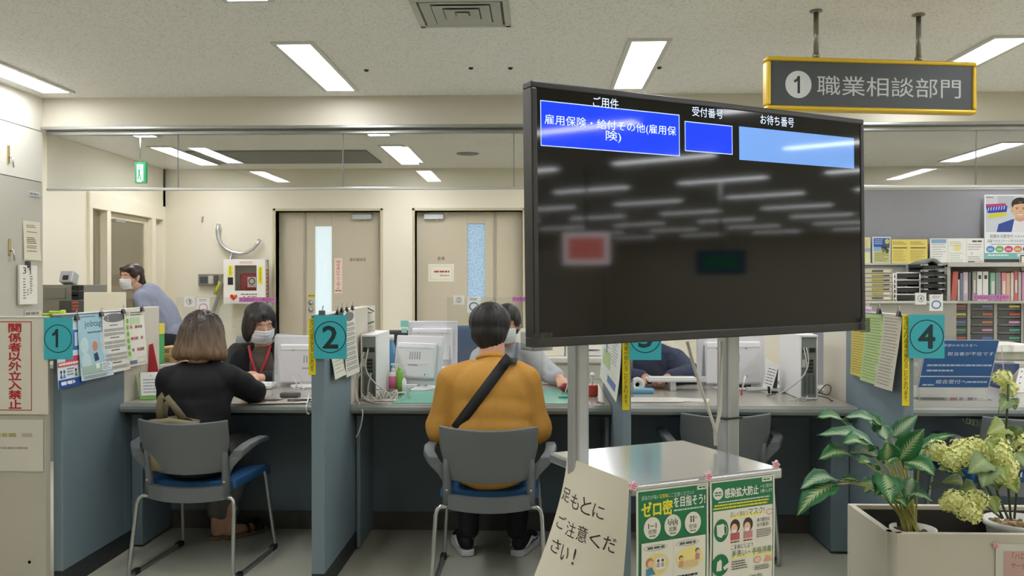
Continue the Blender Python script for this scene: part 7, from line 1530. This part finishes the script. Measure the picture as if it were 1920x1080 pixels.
# ---------------------------------------------------------------- clerk with the red lanyard
HK = V((-1.665, 5.05, 1.052)); pk = thing('person', 'masked person in a black jacket and red lanyard seated behind the first counter', 'person', (-1.66, 5.15, 0)); R = frame((.62, -.74, -.30), .06)
shL, shR = V((-1.83, 5.13, .87)), V((-1.49, 5.1, .86)); elL, elR = V((-1.86, 4.98, .70)), V((-1.46, 4.95, .74)); wrL, wrR = V((-1.69, 4.76, .765)), V((-1.57, 4.72, .765))
sk = head_shapes(HK, R, .97) + [cap((-1.665, 5.09, .98), .05, (-1.66, 5.12, .90), .056), cap((-1.66, 5.155, .8), .07, (-1.66, 5.2, .57), .08), cap(shL, .04, elL, .036), cap(elL, .036, wrL, .026), cap(shR, .04, elR, .036), cap(elR, .036, wrR, .026), cap((-1.73, 5.2, .52), .07, (-1.74, 4.98, .52), .055), cap((-1.58, 5.2, .52), .07, (-1.57, 4.98, .52), .055), cap((-1.74, 4.98, .52), .05, (-1.74, 5.02, .06), .035), cap((-1.57, 4.98, .52), .05, (-1.57, 5.02, .06), .035), cap((-1.74, 5.02, .05), .035, (-1.75, 4.93, .03), .027), cap((-1.57, 5.02, .05), .035, (-1.56, 4.93, .03), .027)]
sk += hand_shapes(wrL, (.62, -.35, .18), (-.1, -.5, .85), 1, .75, .95) + hand_shapes(wrR, (-.35, -.45, .02), (0, -.3, .95), -1, .6, .95)
blob('body', sk, .0058, m_skin, pk)
tz = torso((-1.66, 5.115, .905), (-1.66, 5.15, .79), (-1.66, 5.18, .65), (-1.66, 5.2, .52), .13, .155, .15, .16, .1)
blob('taupe_top', tz, .009, M('#6c6056', .85, var=.08, vs=80), pk, 4, wr(.004, 14))
jk = [cap(shL, .066, elL, .06), cap(elL, .058, wrL + (elL - wrL) * .25, .044), cap(shR, .066, elR, .06), cap(elR, .058, wrR + (elR - wrR) * .25, .044), cap((-1.735, 5.13, .895), .05, shL, .062), cap((-1.585, 5.12, .895), .05, shR, .062), ('e', (-1.66, 5.22, .74), (.175, .075, .18)), cap((-1.775, 5.1, .85), .055, (-1.79, 5.12, .55), .06), cap((-1.55, 5.1, .85), .055, (-1.53, 5.12, .55), .06)]
blob('jacket', jk, .009, M('#17181b', .85, var=.1, vs=80), pk, 4, wr(.006, 12, 2))
hr = [('e', HK + R @ V((0, -.018, .052)), (.088, .098, .076), R), ('e', HK + R @ V((0, -.055, -.005)), (.085, .062, .095), R), ('e', HK + R @ V((.07, -.012, -.025)), (.03, .062, .085), R), ('e', HK + R @ V((-.07, -.012, -.025)), (.03, .066, .09), R), ('e', HK + R @ V((.066, .035, .01)), (.022, .038, .075), R), ('e', HK + R @ V((.045, .06, .062)), (.038, .03, .032), R), ('e', HK + R @ V((.012, .062, .085)), (.03, .024, .018), R), ('e', HK + R @ V((-.068, .022, .03)), (.018, .034, .06), R)]
blob('hair', hr, .006, ramp_mat('dark_hair', '#191413', '#1d1717', .95, 1.15, .55, .35), pk, 3, strands(HK, .004, 44, 9))
eyes(HK, R, pk, .97, .45); mask(HK, R, pk, .97)
ny = 5.02
P = [V((-1.735, 5.06, .925)), V((-1.715, 5.035, .85)), V((-1.685, 5.03, .76)), V((-1.672, 5.03, .72))]; Q = [V((-1.605, 5.055, .925)), V((-1.62, 5.035, .85)), V((-1.655, 5.03, .76)), V((-1.668, 5.03, .72))]
tb = None
strap(pk, 'lanyard', P, .016, M('#c8323f', .5)); strap(pk, 'lanyard', Q, .016, M('#c8323f', .5)); strap(pk, 'lanyard', [V((-1.67, 5.028, .725)), V((-1.67, 5.03, .64))], .014, M('#c8323f', .5))

# ---------------------------------------------------------------- clerk in the grey cardigan
HG = V((-.19, 5.08, 1.05)); pg_ = thing('person', 'masked person in a pale grey cardigan with hair tied back, facing the yellow t-shirt', 'person', (-.19, 5.15, 0)); R = frame((-.22, -.95, -.12))
shL, shR = V((-.345, 5.12, .855)), V((-.03, 5.12, .85)); elL, elR = V((-.38, 4.95, .76)), V((.06, 4.95, .775)); wrL, wrR = V((-.28, 4.74, .768)), V((.12, 4.72, .766))
sk = head_shapes(HG, R, .98) + [cap((-.19, 5.11, .97), .05, (-.19, 5.13, .90), .056), cap((-.19, 5.155, .8), .07, (-.19, 5.2, .57), .08), cap(shL, .04, elL, .036), cap(elL, .036, wrL, .026), cap(shR, .04, elR, .036), cap(elR, .036, wrR, .026), cap((-.26, 5.2, .52), .07, (-.27, 4.98, .52), .055), cap((-.12, 5.2, .52), .07, (-.11, 4.98, .52), .055), cap((-.27, 4.98, .52), .05, (-.27, 5.02, .06), .035), cap((-.11, 4.98, .52), .05, (-.11, 5.02, .06), .035), cap((-.27, 5.02, .05), .035, (-.28, 4.93, .03), .027), cap((-.11, 5.02, .05), .035, (-.1, 4.93, .03), .027)]
sk += hand_shapes(wrL, (.2, -.9, -.02), (0, 0, 1), 1, .4, .95) + hand_shapes(wrR, (.1, -.9, -.03), (0, 0, 1), -1, .4, .95)
blob('body', sk, .0058, m_skin2, pg_)
tz = torso((-.19, 5.125, .905), (-.19, 5.15, .79), (-.19, 5.18, .65), (-.19, 5.2, .52), .145, .165, .16, .165, .105)
tz += [cap(shL, .064, elL, .06), cap(elL, .058, wrL + (elL - wrL) * .2, .044), cap(shR, .066, elR, .064), cap(elR, .062, wrR + (elR - wrR) * .2, .046), cap((-.27, 5.13, .885), .055, shL, .06), cap((-.11, 5.13, .885), .055, shR, .06)]
blob('cardigan', tz, .009, M('#a5a8a9', .85, var=.05, vs=80), pg_, 4, lambda co, n: .006 * noise.noise(co * 12) + .004 * math.sin(co.z * 75 + co.x * 20 + 4 * noise.noise(co * 8)) * max(0, noise.noise(co * 6) + .25))
hr = [('e', HG + R @ V((0, -.016, .046)), (.081, .097, .08), R), ('e', HG + R @ V((0, -.05, .0)), (.08, .06, .08), R), ('e', HG + R @ V((0, -.11, -.01)), (.04, .04, .045), R), ('e', HG + R @ V((.07, .0, .03)), (.018, .05, .045), R), ('e', HG + R @ V((-.07, .0, .03)), (.018, .05, .045), R)]
blob('hair', hr, .006, ramp_mat('dark_hair_tied', '#1a1514', '#1f1919', .95, 1.15, .5, .35), pg_, 3, strands(HG, .003, 44, 12))
eyes(HG, R, pg_, .98, .7); mask(HG, R, pg_, .98)
strap(pg_, 'lanyard', [V((-.125, 5.06, .945)), V((-.135, 5.03, .87)), V((-.165, 5.018, .76)), V((-.18, 5.018, .7))], .018, M('#5b7394', .5)); strap(pg_, 'lanyard', [V((-.255, 5.06, .945)), V((-.245, 5.03, .87)), V((-.2, 5.018, .76)), V((-.185, 5.018, .7))], .018, M('#5b7394', .5))

# ---------------------------------------------------------------- clerk in navy behind the number 3 card
HN = V((.64, 5.03, 1.05)); pn = thing('person', 'person in a navy top leaning over the third counter, head hidden by the television', 'person', (.65, 5.15, 0)); R = frame((0, -.85, -.4))
shL, shR = V((.49, 5.12, .85)), V((.81, 5.12, .84)); elL, elR = V((.46, 4.95, .76)), V((.88, 4.95, .77)); wrL, wrR = V((.6, 4.8, .765)), V((.72, 4.8, .765))
sk = head_shapes(HN, R, .98) + [cap((.64, 5.07, .97), .05, (.65, 5.12, .90), .056), cap((.65, 5.15, .8), .07, (.65, 5.2, .57), .08), cap(shL, .04, elL, .036), cap(elL, .036, wrL, .026), cap(shR, .04, elR, .036), cap(elR, .036, wrR, .026), cap((.58, 5.2, .52), .07, (.57, 4.98, .52), .055), cap((.72, 5.2, .52), .07, (.73, 4.98, .52), .055), cap((.57, 4.98, .52), .05, (.57, 5.02, .06), .035), cap((.73, 4.98, .52), .05, (.73, 5.02, .06), .035), cap((.57, 5.02, .05), .035, (.56, 4.93, .03), .027), cap((.73, 5.02, .05), .035, (.74, 4.93, .03), .027)]
sk += hand_shapes(wrL, (.5, -.7, -.02), (0, 0, 1), 1, .5, .95) + hand_shapes(wrR, (-.5, -.7, -.02), (0, 0, 1), -1, .5, .95)
blob('body', sk, .0065, m_skin2, pn)
tz = torso((.65, 5.12, .905), (.65, 5.14, .79), (.65, 5.18, .65), (.65, 5.2, .52), .15, .17, .165, .165, .105)
tz += [cap(shL, .068, elL, .064), cap(elL, .062, wrL + (elL - wrL) * .2, .046), cap(shR, .07, elR, .066), cap(elR, .064, wrR + (elR - wrR) * .2, .048), cap((.58, 5.13, .885), .055, shL, .062), cap((.73, 5.13, .885), .055, shR, .062)]
blob('navy_top', tz, .009, M('#2c3350', .85, var=.08, vs=80), pn, 4, lambda co, n: .007 * noise.noise(co * 10) + .004 * math.sin(co.z * 70 + co.x * 25 + 4 * noise.noise(co * 8)) * max(0, noise.noise(co * 6) + .25))
hr = [('e', HN + R @ V((0, -.018, .05)), (.088, .098, .078), R), ('e', HN + R @ V((0, -.055, -.0)), (.084, .062, .085), R), ('e', HN + R @ V((0, .05, .078)), (.06, .045, .03), R)]
blob('hair', hr, .007, m_blk, pn, 3, strands(HN, .004, 40, 2)); eyes(HN, R, pn, .98, .5); mask(HN, R, pn, .98)

# ---------------------------------------------------------------- woman walking past the side door
HB = at(246, 521, 7.25); pb_ = thing('person', 'person in a grey-blue shirt and white mask walking bent forward past the corridor door', 'person', (HB.x + .22, 7.3, 0)); R = frame((-.42, -.9, -.02))
X = HB.x
nk = HB + V((.05, .035, -.11)); chs = V((X + .16, 7.3, HB.z - .21)); pel = V((X + .33, 7.34, .84))
shN, shF = V((X + .12, 7.17, HB.z - .17)), V((X + .13, 7.46, HB.z - .17)); elN, elF = V((X + .2, 7.12, HB.z - .42)), V((X + .02, 7.5, HB.z - .40)); wrN, wrF = V((X + .1, 7.1, HB.z - .62)), V((X - .14, 7.46, HB.z - .5))
h1, h2 = pel + V((0, -.08, -.02)), pel + V((0, .08, -.02)); k1, k2 = V((X + .22, 7.26, .48)), V((X + .46, 7.42, .46)); a1_, a2_ = V((X + .2, 7.26, .09)), V((X + .62, 7.42, .13))
sk = head_shapes(HB, R, .98) + [cap(HB + V((.03, .02, -.07)), .05, nk, .052), cap(chs, .09, pel, .1), cap(shN, .042, elN, .038), cap(elN, .036, wrN, .026), cap(shF, .042, elF, .038), cap(elF, .036, wrF, .026), cap(h1, .075, k1, .05), cap(h2, .075, k2, .05), cap(k1, .05, a1_, .036), cap(k2, .05, a2_, .036), cap(a1_ + V((0, 0, -.04)), .034, a1_ + V((-.14, 0, -.06)), .027), cap(a2_ + V((0, 0, -.04)), .034, a2_ + V((-.12, 0, -.09)), .027)]
sk += hand_shapes(wrN, (-.2, 0, -1), (0, -1, 0), 1, .4, .95) + hand_shapes(wrF, (-.8, 0, -.4), (0, 1, .3), -1, .4, .95)
blob('body', sk, .0062, m_skin, pb_)
tz = [cap(nk + V((.03, .02, -.02)), .062, chs + V((-.02, 0, .06)), .11), ('e', chs, (.125, .16, .15), Matrix.Rotation(-.4, 3, 'Y')), ('e', (chs + pel) / 2 + V((.01, 0, .015)), (.128, .155, .25), Matrix.Rotation(-.42, 3, 'Y')), ('e', pel + V((0, 0, .03)), (.118, .155, .11)), cap(chs, .115, pel, .112), cap(shN, .066, elN, .058), cap(elN, .056, wrN + (elN - wrN) * .3, .042), cap(shF, .066, elF, .058), cap(elF, .056, wrF + (elF - wrF) * .3, .042), cap(shN, .06, nk + V((.03, -.02, -.02)), .05), cap(shF, .06, nk + V((.03, .03, -.02)), .05)]
blob('shirt', tz, .01, M('#8b91a6', .8, var=.05, vs=60), pb_, 4, lambda co, n: .007 * noise.noise(co * 8) + .005 * math.sin((co.x * .7 + co.z) * 55 + 4 * noise.noise(co * 7)) * max(0, noise.noise(co * 5) + .2))
blob('trousers', [('e', pel + V((0, 0, -.06)), (.12, .155, .11)), cap(h1, .09, k1, .068), cap(h2, .09, k2, .068), cap(k1, .066, a1_ + V((0, 0, .03)), .052), cap(k2, .066, a2_ + V((0, 0, .03)), .052)], .011, M('#1b1b20', .8), pb_, 4)
for a_ in (a1_, a2_):
    blob('shoe', [('e', a_ + V((-.03, 0, -.055)), (.07, .04, .03)), ('e', a_ + V((-.11, 0, -.062)), (.07, .042, .022))], .007, M('#222226', .5), pb_)
hr = [('e', HB + R @ V((0, -.018, .05)), (.084, .098, .076), R), ('e', HB + R @ V((0, -.055, .0)), (.08, .058, .08), R), ('e', HB + R @ V((.064, .01, .04)), (.022, .05, .05), R), ('e', HB + R @ V((-.064, .01, .04)), (.022, .05, .05), R), ('e', HB + R @ V((-.045, .05, .074)), (.036, .032, .024), R), ('e', HB + R @ V((.04, .05, .078)), (.036, .03, .02), R)]
hr += [cap(HB + R @ V((0, -.1, .0)), .03, HB + R @ V((.02, -.15, -.08)), .025), cap(HB + R @ V((.02, -.15, -.08)), .025, HB + R @ V((.03, -.17, -.17)), .014)]
blob('hair', hr, .0065, ramp_mat('dark_brown_hair', '#2a1d1a', '#33231f', 1.2, 1.45, .4, .4), pb_, 3, strands(HB, .003, 40, 7)); eyes(HB, R, pb_, .98, .8); mask(HB, R, pb_, .98)
